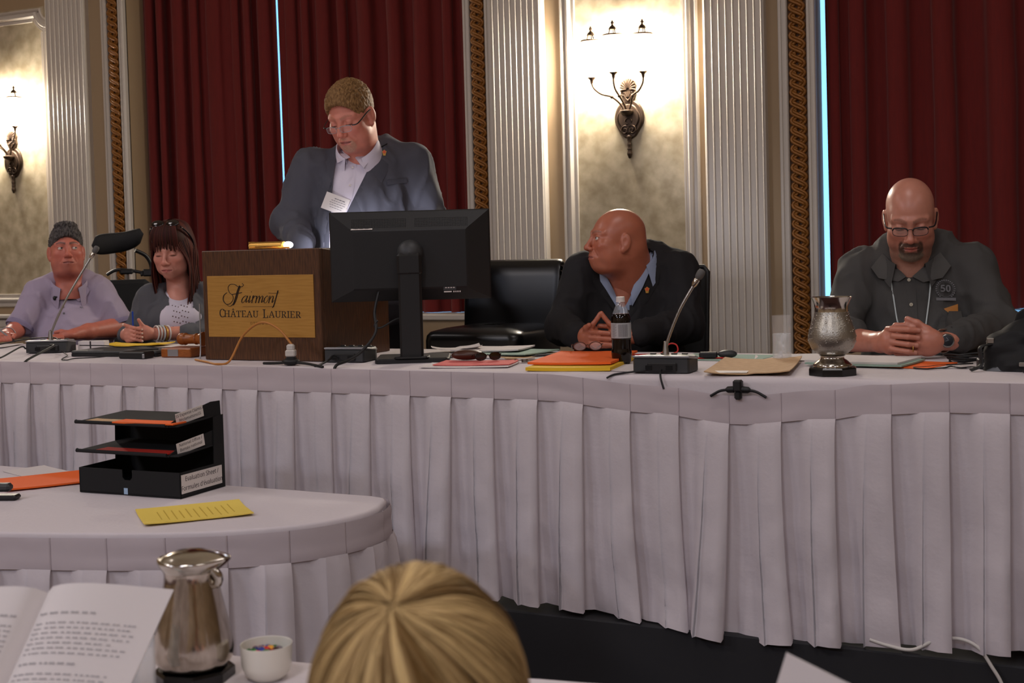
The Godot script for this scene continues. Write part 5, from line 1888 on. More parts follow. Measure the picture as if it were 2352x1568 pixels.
func office_chair(at: Vector3, label: String, top: float, w: float) -> Node3D:
	var t := thing("office_chair", label, "chair", at)
	var b := MB.new()
	b.prism(round_rect(w - 0.03, 0.44, 0.06), 0.07, flat(0.385), 0.02)
	obj("seat", b, M.pure_black, t)
	b = MB.new()
	var o := PackedVector2Array()
	for q in [[-0.46, 0.52], [0.46, 0.52], [0.50, 0.70], [0.50, top - 0.02], [0.47, top], [-0.47, top], [-0.50, top - 0.02], [-0.50, 0.70]]:
		o.append(Vector2(q[0] * w, q[1]))
	b.prism(o, 0.012, Transform3D(Basis(Vector3.RIGHT, deg_to_rad(-6)), Vector3(0, 0.0, -0.17)), 0.003)
	obj("backrest", b, M.mesh_black, t)
	b = MB.new()
	var ring := []
	for q in o:
		ring.append(Transform3D(Basis(Vector3.RIGHT, deg_to_rad(-6)), Vector3(0, 0.0, -0.165)) * Vector3(q.x, q.y, 0.0))
	ring.append(ring[0])
	b.tube(ring, 0.011, 8)
	obj("back_frame", b, M.black_plastic, t)
	b = MB.new()
	b.tube([Vector3(0, 0.06, 0), Vector3(0, 0.40, 0)], 0.025, 10)
	obj("gas_lift", b, M.black_plastic, t)
	for i in 5:
		b = MB.new()
		var a := TAU * i / 5.0 + 0.3
		b.tube([Vector3(0, 0.09, 0), Vector3(0.26 * cos(a), 0.062, 0.26 * sin(a))], [0.022, 0.014], 8)
		obj("base_arm", b, M.black_plastic, t)
		b = MB.new()
		b.ball(Vector3(0.26 * cos(a), 0.026, 0.26 * sin(a)), Vector3(0.025, 0.026, 0.025), 10)
		obj("caster", b, M.rubber, t)
	return t

func wheelchair():
	var t := thing("wheelchair", "black power wheelchair with tilted padded headrest behind the man and the woman", "wheelchair", Vector3(-5.03, 0.30, -5.43), deg_to_rad(38))
	t.scale = Vector3(1.05, 1.0, 1.05)
	var b := MB.new()
	# the headrest is a curved pad
	var rows := []
	for i in 15:
		var f := i / 14.0
		var u := f - 0.5
		var row := PackedVector3Array()
		var k := pow(1.0 - pow(absf(u) * 2.0, 5.0), 0.35) if i > 0 and i < 14 else 0.02
		var hh := lerpf(0.060, 0.050, f) * k
		for j in 17:
			var a := TAU * j / 16.0
			row.append(Vector3(u * 0.26, 1.205 + 0.025 * u + 0.03 * u * u * 4.0 * (1.0 if u > 0 else 0.0) + hh * sin(a), -0.04 + 0.10 * u * u * 4.0 * 0.5 + 0.030 * k * cos(a)))
		rows.append(row)
	b.sheet(rows, true)
	obj("headrest_pad", b, M.pure_black, t)
	b = MB.new()
	b.tube(spline([Vector3(0.08, 1.16, -0.06), Vector3(0.13, 1.13, -0.08), Vector3(0.155, 1.08, -0.09), Vector3(0.15, 1.04, -0.09), Vector3(0.10, 1.025, -0.09)], 6), 0.011, 8)
	b.tube(spline([Vector3(-0.07, 1.03, -0.09), Vector3(-0.02, 1.055, -0.09), Vector3(0.05, 1.05, -0.09), Vector3(0.15, 1.03, -0.09), Vector3(0.22, 1.05, -0.09)], 6), 0.009, 8)
	b.box(Vector3(0.03, 1.045, -0.09), Vector3(0.07, 0.03, 0.04), 0.008)
	b.box(Vector3(0.14, 1.035, -0.09), Vector3(0.06, 0.04, 0.04), 0.008)
	obj("headrest_bracket", b, M.black_plastic, t)
	b = MB.new()
	b.tube([Vector3(0.03, 0.80, -0.10), Vector3(0.03, 1.05, -0.09)], 0.012, 8)
	obj("headrest_stem", b, M.steel, t)
	b = MB.new()
	var o := PackedVector2Array()
	for q in [[-0.17, 0.45], [0.17, 0.45], [0.185, 0.80], [0.165, 0.965], [0.12, 1.0], [-0.12, 1.0], [-0.165, 0.965], [-0.185, 0.80]]:
		o.append(Vector2(q[0], q[1]))
	b.prism(o, 0.07, Transform3D(Basis(), Vector3(0, 0, -0.13)), 0.02)
	obj("backrest", b, M.pure_black, t)
	b = MB.new()
	b.tube([Vector3(0.183, 0.45, -0.09), Vector3(0.190, 0.80, -0.09), Vector3(0.172, 0.97, -0.09)], 0.005, 6)
	obj("piping", b, M.silver_plastic, t)
	b = MB.new()
	b.box(Vector3(0, 0.425, 0.10), Vector3(0.44, 0.09, 0.44), 0.03)
	obj("seat", b, M.pure_black, t)
	for s in [-1.0, 1.0]:
		b = MB.new()
		b.box(Vector3(s * 0.25, 0.70, 0.10), Vector3(0.07, 0.05, 0.34), 0.018)
		obj("armrest", b, M.rubber, t)
		b = MB.new()
		b.tube([Vector3(s * 0.25, 0.40, -0.05), Vector3(s * 0.25, 0.68, -0.05)], 0.012, 8)
		obj("armrest_post", b, M.black_plastic, t)
		b = MB.new()
		b.lathe([Vector2(0.06, -0.03), Vector2(0.17, -0.03), Vector2(0.18, -0.015), Vector2(0.18, 0.015), Vector2(0.17, 0.03), Vector2(0.06, 0.03)], 28, Transform3D(Basis(Vector3.BACK, PI / 2), Vector3(s * 0.27, 0.18, 0.0)))
		obj("wheel", b, M.rubber, t)
	b = MB.new()
	b.box(Vector3(0, 0.26, 0.05), Vector3(0.40, 0.20, 0.50), 0.03)
	obj("power_base", b, M.black_plastic, t)
# ---------------------------------------------------------------- things on the two tables in front
func props_front():
	letter_tray()
	sheet_of_paper("paper_stack", "bright orange papers lying beside the black letter tray", Vector3(-3.07, TF, -2.985), deg_to_rad(-34), 0.22, 0.30, M.orange, 0.005, 0.006)
	sheet_of_paper("paper_sheet", "white sheet lying behind the orange papers on the table with the letter tray", Vector3(-3.25, TF, -3.10), deg_to_rad(-20), 0.21, 0.14, M.paper, 0.001, 0.002)
	var y := sheet_of_paper("paper_stack", "yellow papers lying in front of the black letter tray", Vector3(-2.305, TF, -2.735), deg_to_rad(-42), 0.215, 0.28, M.yellow_paper, 0.003, 0.006)
	var b := MB.new()
	for i in 11:
		b.box(Vector3(0.0 + 0.01 * ((i * 7) % 3), 0.0042, -0.10 + 0.019 * i), Vector3(0.15 - 0.015 * ((i * 5) % 4), 0.0003, 0.0025), 0.0)
	obj("print", b, M.yellow_print, y).set_meta("kind", "stuff")
	var st := thing("stapler", "black stapler at the end of the table with the letter tray", "stapler", Vector3(-3.005, TF, -2.705), deg_to_rad(20))
	b = MB.new()
	b.box(Vector3(0, 0.008, 0), Vector3(0.14, 0.014, 0.04), 0.005)
	obj("base", b, M.black_plastic, st)
	b = MB.new()
	b.box(Vector3(-0.012, 0.036, 0), Vector3(0.125, 0.024, 0.034), 0.008)
	obj("arm", b, M.grey_plastic, st)
	lidded_pitcher()
	candy_bowl()
	drinking_glass(Vector3(-1.428, TF, -1.545), "glass of cloudy ice water half hidden by the open booklet", 0.031, 0.150, 0.72)
	booklet()
	# folded card standing on the table on the far right
	var c := thing("folded_card", "white folded card standing on its edge in front of the black stage skirt", "card", Vector3(-0.378, 0.965, -1.46), deg_to_rad(14))
	b = MB.new()
	var q := PackedVector2Array([Vector2(-0.072, -0.225), Vector2(0.19, -0.225), Vector2(0.19, -0.095), Vector2(0.0, 0.0)])
	b.prism(q, 0.0014, Transform3D(Basis(Vector3.RIGHT, deg_to_rad(-4)), Vector3.ZERO))
	obj("front_leaf", b, M.paper, c)
	b = MB.new()
	b.prism(q, 0.0014, Transform3D(Basis(Vector3.UP, deg_to_rad(4)) * Basis(Vector3.RIGHT, deg_to_rad(2)), Vector3(0.004, -0.004, -0.006)))
	obj("back_leaf", b, M.paper, c)

func letter_tray():
	M.faint_print = mat(Color(0.66, 0.64, 0.64), 0.9)
	M.tray_black = mat(Color(0.05, 0.05, 0.055), 0.85)
	M.sticker_blue = mat(Color(0.62, 0.72, 0.82), 0.5)
	M.red_paper = mat(Color(0.72, 0.13, 0.06), 0.8)
	M.worn_chrome = tri_tex(mat(Color.WHITE, 0.16, 1.0), noise_tex(63, 0.02, Color(0.62, 0.58, 0.53), Color(0.84, 0.80, 0.75), 4), Vector3(6, 2, 6), bump_tex(64, 0.012, 3), 0.05)
	M.yellow_print = mat(Color(0.78, 0.66, 0.25), 0.9)
	var t := thing("letter_tray", "three-tier black letter tray with printed white labels", "letter tray", Vector3(-2.663, TF, -2.882), deg_to_rad(1.5))
	var w := 0.372
	var d := 0.205
	var b := MB.new()
	# lowest tier: a deep box, its front notched
	b.box(Vector3(0, 0.004, -d / 2), Vector3(w, 0.005, d), 0.001)
	obj("bottom", b, M.black_plastic, t)
	b = MB.new()
	var fr := PackedVector2Array([Vector2(-w / 2, 0.0), Vector2(w / 2, 0.0), Vector2(w / 2, 0.074), Vector2(0.012, 0.074), Vector2(0.012, 0.052), Vector2(0.004, 0.044), Vector2(-0.016, 0.044), Vector2(-0.024, 0.052), Vector2(-0.024, 0.074), Vector2(-w / 2, 0.074)])
	b.prism(fr, 0.003, Transform3D(Basis(), Vector3(0, 0, -0.003)))
	obj("notched_front", b, M.tray_black, t)
	for s in [-1.0, 1.0]:
		b = MB.new()
		var sd := PackedVector2Array([Vector2(0.0, 0.0), Vector2(d, 0.0), Vector2(d, 0.216), Vector2(d - 0.045, 0.212), Vector2(d - 0.05, 0.075), Vector2(0.0, 0.074)])
		b.prism(sd, 0.003, Transform3D(Basis(Vector3.UP, PI / 2), Vector3(s * (w / 2) - (0.003 if s > 0 else 0.0), 0, 0)))
		obj("side_wall", b, M.tray_black, t)
	b = MB.new()
	b.box(Vector3(0, 0.108, -d), Vector3(w - 0.004, 0.214, 0.003), 0.0)
	obj("back_wall", b, M.tray_black, t)
	# two sloping upper shelves with raised side flanges
	for k in 2:
		var y0: float = [0.120, 0.205][k]
		var sh := Node3D.new()
		sh.name = "shelf"
		t.add_child(sh, true)
		sh.position = Vector3(-0.004, y0, -0.02)
		sh.rotation.x = deg_to_rad(3)
		b = MB.new()
		var o := PackedVector2Array()
		for q in [[-0.193, -0.012], [-0.186, -0.022], [0.150, -0.026], [0.186, -0.018], [0.186, 0.18], [-0.170, 0.18]]:
			o.append(Vector2(q[0], q[1]))
		b.prism(o, 0.004, flat(0.0), 0.001)
		obj("plate", b, M.tray_black, sh)
		b = MB.new()
		b.tube([Vector3(-0.191, 0.005, 0.014), Vector3(-0.187, 0.005, 0.021), Vector3(0.150, 0.005, 0.026)], 0.0055, 8)
		obj("front_lip", b, M.tray_black, sh)
		b = MB.new()
		var fl := PackedVector2Array([Vector2(0.0, 0.0), Vector2(0.205, 0.0), Vector2(0.205, 0.044), Vector2(0.17, 0.046), Vector2(0.055, 0.026), Vector2(0.0, 0.004)])
		b.prism(fl, 0.003, Transform3D(Basis(Vector3.UP, PI / 2 - 0.16), Vector3(0.155, 0.0, 0.028)))
		obj("side_flange", b, M.tray_black, sh)
		# label on the flange
		var lb := Node3D.new()
		lb.name = "white_label"
		sh.add_child(lb, true)
		lb.position = Vector3(0.1765, 0.022, -0.075)
		lb.rotation = Vector3(0, PI / 2 - 0.16, 0)
		b = MB.new()
		b.box(Vector3(-0.022, 0.002, 0.0005), Vector3(0.105, 0.034, 0.001), 0.0, Transform3D(Basis(Vector3.BACK, 0.10), Vector3.ZERO))
		obj("label_card", b, M.label_white, lb)
		var s1: Array = [["National Office /", "Bureau national"], ["SS Expense Claims /", "RéclamationsSS"]][k]
		text("print", s1[0], 0.0085, M.ink, lb, Transform3D(Basis(Vector3.BACK, 0.10), Vector3(-0.022, 0.009, 0.001)), "Droid Sans", 0.0004)
		text("print", s1[1], 0.0085, M.ink, lb, Transform3D(Basis(Vector3.BACK, 0.10), Vector3(-0.021, -0.005, 0.001)), "Droid Sans", 0.0004)
	# big label on the lowest side
	var lb := Node3D.new()
	lb.name = "white_label"
	t.add_child(lb, true)
	lb.position = Vector3(w / 2 + 0.0002, 0.040, -0.096)
	lb.rotation = Vector3(0, PI / 2, 0)
	b = MB.new()
	b.box(Vector3(0, 0.0, 0.0005), Vector3(0.186, 0.054, 0.001), 0.0)
	obj("label_card", b, M.label_white, lb)
	text("print", "Evaluation Sheet /", 0.0135, M.ink, lb, Transform3D(Basis(), Vector3(0, 0.014, 0.001)), "Droid Sans", 0.0004)
	text("print", "Formules d'évaluation", 0.0135, M.ink, lb, Transform3D(Basis(), Vector3(0, -0.012, 0.001)), "Droid Sans", 0.0004)
	# small pale blue sticker on the front
	b = MB.new()
	b.box(Vector3(-0.012, 0.012, 0.0006), Vector3(0.014, 0.018, 0.001), 0.0)
	obj("maker_sticker", b, M.sticker_blue, t)
	# papers lying in the tiers
	var p := sheet_of_paper("paper_stack", "orange papers inside the top tier of the letter tray", Vector3(-2.60, TF + 0.2098, -2.905), 0.03, 0.22, 0.06, M.orange, 0.004, 0.001)
	p = sheet_of_paper("paper_stack", "tan and white papers at the far side of the top tier of the letter tray", Vector3(-2.765, TF + 0.2098, -2.902), -0.02, 0.11, 0.05, M.kraft, 0.003, 0.001)
	p = sheet_of_paper("paper_stack", "red papers inside the middle tier of the letter tray", Vector3(-2.65, TF + 0.1248, -2.908), 0.0, 0.27, 0.05, M.red_paper, 0.003, 0.001)

func lidded_pitcher():
	var t := thing("water_pitcher", "shiny silver pitcher with a hinged lid on a black base beside the candy bowl", "pitcher", Vector3(-1.420, TF, -1.672), deg_to_rad(15))
	var b := MB.new()
	b.prism(circle(0.066, 8), 0.018, flat(0.0) * Transform3D(Basis(Vector3.BACK, PI / 8), Vector3.ZERO), 0.004)
	obj("octagonal_base", b, M.black_gloss, t)
	b = MB.new()
	var prof := []
	for q in [[0.001, 0.019], [0.050, 0.019], [0.058, 0.024], [0.0645, 0.036], [0.0655, 0.050], [0.063, 0.070], [0.058, 0.094], [0.053, 0.116], [0.048, 0.140], [0.0445, 0.160], [0.043, 0.172], [0.0445, 0.180]]:
		prof.append(Vector2(q[0], q[1]))
	b.lathe(prof, 48, Transform3D(), 0.1)
	obj("body", b, M.worn_chrome, t)
	b = MB.new()
	var rows := []
	for q in [[0.044, 0.178, 0.3], [0.050, 0.186, 0.7], [0.054, 0.194, 1.0], [0.053, 0.199, 1.0], [0.049, 0.198, 0.9], [0.042, 0.203, 0.7], [0.028, 0.208, 0.4], [0.012, 0.2105, 0.1], [0.001, 0.211, 0.0]]:
		var row := PackedVector3Array()
		for j in 45:
			var a := TAU * j / 44.0
			var lip: float = exp(-pow(wrapf(a, -PI, PI) / 0.5, 2.0)) * 0.016 * q[2]
			row.append(Vector3((q[0] + lip) * cos(a), q[1] + lip * 0.2, (q[0] + lip * 0.3) * sin(a)))
		rows.append(row)
	b.sheet(rows, true)
	obj("hinged_lid", b, M.chrome, t)
	b = MB.new()
	b.tube(spline([Vector3(0.040, 0.186, 0.012), Vector3(0.052, 0.172, 0.010), Vector3(0.050, 0.160, 0.008), Vector3(0.046, 0.158, 0.006)], 5), 0.008, 10)
	obj("spout", b, M.chrome, t)
	b = MB.new()
	b.tube(spline([Vector3(0.044, 0.165, 0.0), Vector3(0.068, 0.160, 0.0), Vector3(0.080, 0.125, 0.0), Vector3(0.078, 0.080, 0.0), Vector3(0.064, 0.055, 0.0)], 8), 0.006, 10)
	var h := obj("handle", b, M.chrome, t)
	h.rotation.y = deg_to_rad(105)

func candy_bowl():
	var t := thing("candy_bowl", "small white china bowl of wrapped candies beside the lidded pitcher", "bowl", Vector3(-1.303, TF, -1.712), 0.2)
	var b := MB.new()
	b.lathe([Vector2(0.001, 0.0), Vector2(0.026, 0.0), Vector2(0.028, 0.003), Vector2(0.036, 0.010), Vector2(0.0405, 0.024), Vector2(0.0425, 0.056), Vector2(0.0420, 0.0575), Vector2(0.0400, 0.056), Vector2(0.0375, 0.024), Vector2(0.030, 0.012), Vector2(0.001, 0.008)], 40, Transform3D(), 0.3)
	obj("china_bowl", b, M.ceramic, t)
	var g := RandomNumberGenerator.new()
	g.seed = 12
	var cols := [Color(0.75, 0.12, 0.10), Color(0.15, 0.2, 0.55), Color(0.85, 0.6, 0.12), Color(0.2, 0.45, 0.2), Color(0.5, 0.45, 0.5), Color(0.25, 0.12, 0.10)]
	for i in 16:
		var c := thing("candy", ["red", "blue", "gold", "green", "grey", "brown"][i % 6] + " foil-wrapped candy in the small white china bowl", "candy", t.position, 0.0, "candies in the white bowl")
		b = MB.new()
		var a := i * 2.4
		var r := 0.028 * sqrt(i / 16.0)
		var at := Vector3(r * cos(a), 0.041 + 0.006 * (1.0 - i / 16.0), r * sin(a))
		b.ball(at, Vector3(0.008, 0.0055, 0.006), 8)
		var m := mat(cols[i % cols.size()], 0.2, 0.4)
		obj("sweet", b, m, c)
		b = MB.new()
		for s in [-1.0, 1.0]:
			b.tube([at + Vector3(s * 0.007, 0, 0), at + Vector3(s * 0.013, 0.001, g.randf_range(-0.003, 0.003))], [0.0015, 0.005], 6, 0.4)
		obj("wrapper_twist", b, m, c)

func booklet():
	# an open booklet standing up near the lens, its printed pages towards the reader
	var t := thing("open_booklet", "open booklet of printed white pages held up at the corner of the near table", "booklet", Vector3(-1.405, 0.772, -1.235), deg_to_rad(26))
	var lean := deg_to_rad(-40)
	for k in 2:
		var pg := Node3D.new()
		pg.name = "page"
		t.add_child(pg, true)
		var b := MB.new()
		var top := []
		var w := 0.17
		var h := 0.245
		for i in 13:
			var row := PackedVector3Array()
			for j in 15:
				var u := j / 14.0
				var y := h * i / 12.0
				var bow := 0.030 * sin(PI * pow(u, 0.55)) * (1.0 if k == 1 else 0.85)
				var x := (u * w + 0.015 * u * i / 12.0) * (1.0 if k == 1 else -1.0)
				var p := Vector3(x + 0.055 * i / 12.0 - 0.03, y, bow - 0.02)
				row.append(Basis(Vector3.RIGHT, lean) * p)
			if k == 0:
				row.reverse()
			top.append(row)
		b.sheet(top)
		var back := []
		for row in top:
			var q := PackedVector3Array()
			for p in row:
				q.append(p + Basis(Vector3.RIGHT, lean) * Vector3(0, 0, -0.002))
			q.reverse()
			back.append(q)
		b.sheet(back)
		obj("leaf", b, M.paper, pg)
		var pr := MB.new()
		var g := RandomNumberGenerator.new()
		g.seed = 5 + k
		var line := 0
		while line < 26:
			var y := h - 0.045 - line * 0.0075
			var head := line in [0, 10, 20]
			if not (line in [1, 9, 11, 19, 21]):
				var u := 0.10 if k == 1 else 0.12
				var stop := g.randf_range(0.72, 0.92) if not head else 0.55
				while u < stop:
					var lw := g.randf_range(0.02, 0.07)
					for s in [0.0, 0.5]:
						var uu: float = u + s * lw
						var i0 := y / h * 12.0
						var xx := (uu * w + 0.015 * uu * i0 / 12.0) * (1.0 if k == 1 else -1.0) + 0.055 * i0 / 12.0 - 0.03
						var bow := 0.030 * sin(PI * pow(uu, 0.55)) * (1.0 if k == 1 else 0.85)
						var c := Basis(Vector3.RIGHT, lean) * Vector3(xx, y, bow - 0.02 + 0.0006)
						pr.box(Vector3.ZERO, Vector3(lw * w * 0.48, 0.0030 if head else 0.0020, 0.0004), 0.0, Transform3D(Basis(Vector3.RIGHT, lean), c))
					u += lw + 0.018
			line += 1
		obj("print", pr, M.faint_print, pg).set_meta("kind", "stuff")
	return t
# ---------------------------------------------------------------- figures: smooth-joined fields meshed as surface nets
class Sdf:
	var o: Vector3
	var h: float
	var nx: int
	var ny: int
	var nz: int
	var f := PackedFloat32Array()
	func _init(lo: Vector3, hi: Vector3, cell: float):
		o = lo
		h = cell
		nx = int((hi.x - lo.x) / h) + 2
		ny = int((hi.y - lo.y) / h) + 2
		nz = int((hi.z - lo.z) / h) + 2
		f.resize(nx * ny * nz)
		f.fill(0.06)
	func _rng(lo: Vector3, hi: Vector3) -> Array:
		return [clampi(int((lo.x - o.x) / h), 0, nx - 1), clampi(int((hi.x - o.x) / h) + 1, 0, nx - 1), clampi(int((lo.y - o.y) / h), 0, ny - 1), clampi(int((hi.y - o.y) / h) + 1, 0, ny - 1), clampi(int((lo.z - o.z) / h), 0, nz - 1), clampi(int((hi.z - o.z) / h) + 1, 0, nz - 1)]
	func cap(a: Vector3, b: Vector3, ra: float, rb: float, k: float, cut := false):
		var m := maxf(ra, rb) + k + 2.0 * h
		var r := _rng(Vector3(minf(a.x, b.x) - m, minf(a.y, b.y) - m, minf(a.z, b.z) - m), Vector3(maxf(a.x, b.x) + m, maxf(a.y, b.y) + m, maxf(a.z, b.z) + m))
		var ba := b - a
		var inv := 1.0 / maxf(1e-9, ba.length_squared())
		var dr := rb - ra
		for z in range(r[4], r[5] + 1):
			for y in range(r[2], r[3] + 1):
				var i: int = (z * ny + y) * nx + r[0]
				var p := Vector3(o.x + r[0] * h, o.y + y * h, o.z + z * h) - a
				for x in range(r[0], r[1] + 1):
					var t := clampf(p.dot(ba) * inv, 0.0, 1.0)
					var d := (p - ba * t).length() - ra - dr * t
					var v := f[i]
					if cut:
						d = -d
						var e := maxf(k - absf(v - d), 0.0)
						f[i] = maxf(v, d) + e * e * 0.25 / k
					else:
						var e := maxf(k - absf(v - d), 0.0)
						f[i] = minf(v, d) - e * e * 0.25 / k
					i += 1
					p.x += h
	func ell(c: Vector3, rad: Vector3, k: float, cut := false, turn := Basis()):
		var m := maxf(rad.x, maxf(rad.y, rad.z)) + k + 2.0 * h
		var mm := Vector3(m, m, m)
		if turn == Basis():
			mm = rad + Vector3(k + 2.0 * h, k + 2.0 * h, k + 2.0 * h)
		var r := _rng(c - mm, c + mm)
		var inv := turn.inverse()
		var dx := inv * Vector3(h, 0, 0)
		var ir := Vector3(1.0 / rad.x, 1.0 / rad.y, 1.0 / rad.z)
		for z in range(r[4], r[5] + 1):
			for y in range(r[2], r[3] + 1):
				var i: int = (z * ny + y) * nx + r[0]
				var p := inv * (Vector3(o.x + r[0] * h, o.y + y * h, o.z + z * h) - c)
				for x in range(r[0], r[1] + 1):
					var q := p * ir
					var k0 := q.length()
					var k1 := (q * ir).length()
					var d := k0 * (k0 - 1.0) / maxf(k1, 1e-6)
					var v := f[i]
					if cut:
						d = -d
						var e := maxf(k - absf(v - d), 0.0)
						f[i] = maxf(v, d) + e * e * 0.25 / k
					else:
						var e := maxf(k - absf(v - d), 0.0)
						f[i] = minf(v, d) - e * e * 0.25 / k
					i += 1
					p += dx
	func run(list: Array):
		for q in list:
			match q[0]:
				"c": cap(q[1], q[2], q[3], q[4], q[5])
				"-c": cap(q[1], q[2], q[3], q[4], q[5], true)
				"e": ell(q[1], q[2], q[3], false, q[4] if q.size() > 4 else Basis())
				"-e": ell(q[1], q[2], q[3], true, q[4] if q.size() > 4 else Basis())
	func hit(x: float, y: float) -> float:
		# the front surface at x, y, coming from +z
		var fx := clampf((x - o.x) / h, 0.0, nx - 1.001)
		var fy := clampf((y - o.y) / h, 0.0, ny - 1.001)
		var ix := int(fx)
		var iy := int(fy)
		var u := fx - ix
		var w := fy - iy
		var last := 1.0
		for z in range(nz - 1, -1, -1):
			var i: int = (z * ny + iy) * nx + ix
			var v := lerpf(lerpf(f[i], f[i + 1], u), lerpf(f[i + nx], f[i + nx + 1], u), w)
			if v < 0.0:
				return o.z + h * (z + (0.0 - v) / (last - v) if z < nz - 1 else float(z))
			last = v
		return o.z
	func mesh(b: MB, xf := Transform3D(), tint = null, push = null, keep = null):
		var id := PackedInt32Array()
		id.resize(nx * ny * nz)
		id.fill(-1)
		var pts := PackedVector3Array()
		var cells := PackedInt32Array()
		var sy := nx
		var sz := nx * ny
		for z in nz - 1:
			for y in ny - 1:
				var i := (z * ny + y) * nx
				for x in nx - 1:
					var v0 := f[i]
					var s0 := v0 < 0.0
					var v1 := f[i + 1]; var v2 := f[i + sy]; var v3 := f[i + sy + 1]
					var v4 := f[i + sz]; var v5 := f[i + sz + 1]; var v6 := f[i + sz + sy]; var v7 := f[i + sz + sy + 1]
					if (v1 < 0.0) == s0 and (v2 < 0.0) == s0 and (v3 < 0.0) == s0 and (v4 < 0.0) == s0 and (v5 < 0.0) == s0 and (v6 < 0.0) == s0 and (v7 < 0.0) == s0:
						i += 1
						continue
					var acc := Vector3.ZERO
					var n := 0
					if s0 != (v1 < 0.0): acc += Vector3(v0 / (v0 - v1), 0, 0); n += 1
					if (v2 < 0.0) != (v3 < 0.0): acc += Vector3(v2 / (v2 - v3), 1, 0); n += 1
					if (v4 < 0.0) != (v5 < 0.0): acc += Vector3(v4 / (v4 - v5), 0, 1); n += 1
					if (v6 < 0.0) != (v7 < 0.0): acc += Vector3(v6 / (v6 - v7), 1, 1); n += 1
					if s0 != (v2 < 0.0): acc += Vector3(0, v0 / (v0 - v2), 0); n += 1
					if (v1 < 0.0) != (v3 < 0.0): acc += Vector3(1, v1 / (v1 - v3), 0); n += 1
					if (v4 < 0.0) != (v6 < 0.0): acc += Vector3(0, v4 / (v4 - v6), 1); n += 1
					if (v5 < 0.0) != (v7 < 0.0): acc += Vector3(1, v5 / (v5 - v7), 1); n += 1
					if s0 != (v4 < 0.0): acc += Vector3(0, 0, v0 / (v0 - v4)); n += 1
					if (v1 < 0.0) != (v5 < 0.0): acc += Vector3(1, 0, v1 / (v1 - v5)); n += 1
					if (v2 < 0.0) != (v6 < 0.0): acc += Vector3(0, 1, v2 / (v2 - v6)); n += 1
					if (v3 < 0.0) != (v7 < 0.0): acc += Vector3(1, 1, v3 / (v3 - v7)); n += 1
					id[i] = pts.size()
					cells.append(i)
					pts.append(o + Vector3(x, y, z) * h + acc / n * h)
					i += 1
		var quads := PackedInt32Array()
		for c in cells.size():
			var i := cells[c]
			var x := i % nx
			var y := (i / nx) % ny
			var z := i / sz
			var s := f[i] < 0.0
			if y > 0 and z > 0 and s != (f[i + 1] < 0.0):
				_q(quads, id[i], id[i - sy], id[i - sy - sz], id[i - sz], s)
			if x > 0 and z > 0 and s != (f[i + sy] < 0.0):
				_q(quads, id[i], id[i - sz], id[i - sz - 1], id[i - 1], s)
			if x > 0 and y > 0 and s != (f[i + sz] < 0.0):
				_q(quads, id[i], id[i - 1], id[i - 1 - sy], id[i - sy], s)
		var nrm := _normals(pts, quads)
		if push != null:
			for i in pts.size():
				pts[i] += nrm[i] * push.call(pts[i])
			nrm = _normals(pts, quads)
		var base := b.v.size()
		var nb := xf.basis.orthonormalized()
		for i in pts.size():
			b.v.append(xf * pts[i])
			b.n.append(nb * nrm[i])
			b.uv.append(Vector2.ZERO)
			b.c.append(tint.call(pts[i]) if tint != null else b.col)
		for i in range(0, quads.size(), 4):
			if keep != null and not keep.call((pts[quads[i]] + pts[quads[i + 2]]) * 0.5):
				continue
			b.ix.append(base + quads[i]); b.ix.append(base + quads[i + 1]); b.ix.append(base + quads[i + 2])
			b.ix.append(base + quads[i]); b.ix.append(base + quads[i + 2]); b.ix.append(base + quads[i + 3])
	func _q(q: PackedInt32Array, a: int, b: int, c: int, d: int, s: bool):
		if a < 0 or b < 0 or c < 0 or d < 0:
			return
		if s:
			q.append(a); q.append(d); q.append(c); q.append(b)
		else:
			q.append(a); q.append(b); q.append(c); q.append(d)
	func _normals(p: PackedVector3Array, q: PackedInt32Array) -> PackedVector3Array:
		var n := PackedVector3Array()
		n.resize(p.size())
		for i in range(0, q.size(), 4):
			var w := (p[q[i + 1]] - p[q[i + 3]]).cross(p[q[i]] - p[q[i + 2]])
			n[q[i]] += w; n[q[i + 1]] += w; n[q[i + 2]] += w; n[q[i + 3]] += w
		for i in n.size():
			n[i] = n[i].normalized()
		return n

func lin(r: float, g: float, b: float) -> Color:
	return Color(r, g, b).srgb_to_linear()

const MX := Vector3(-1, 1, 1)

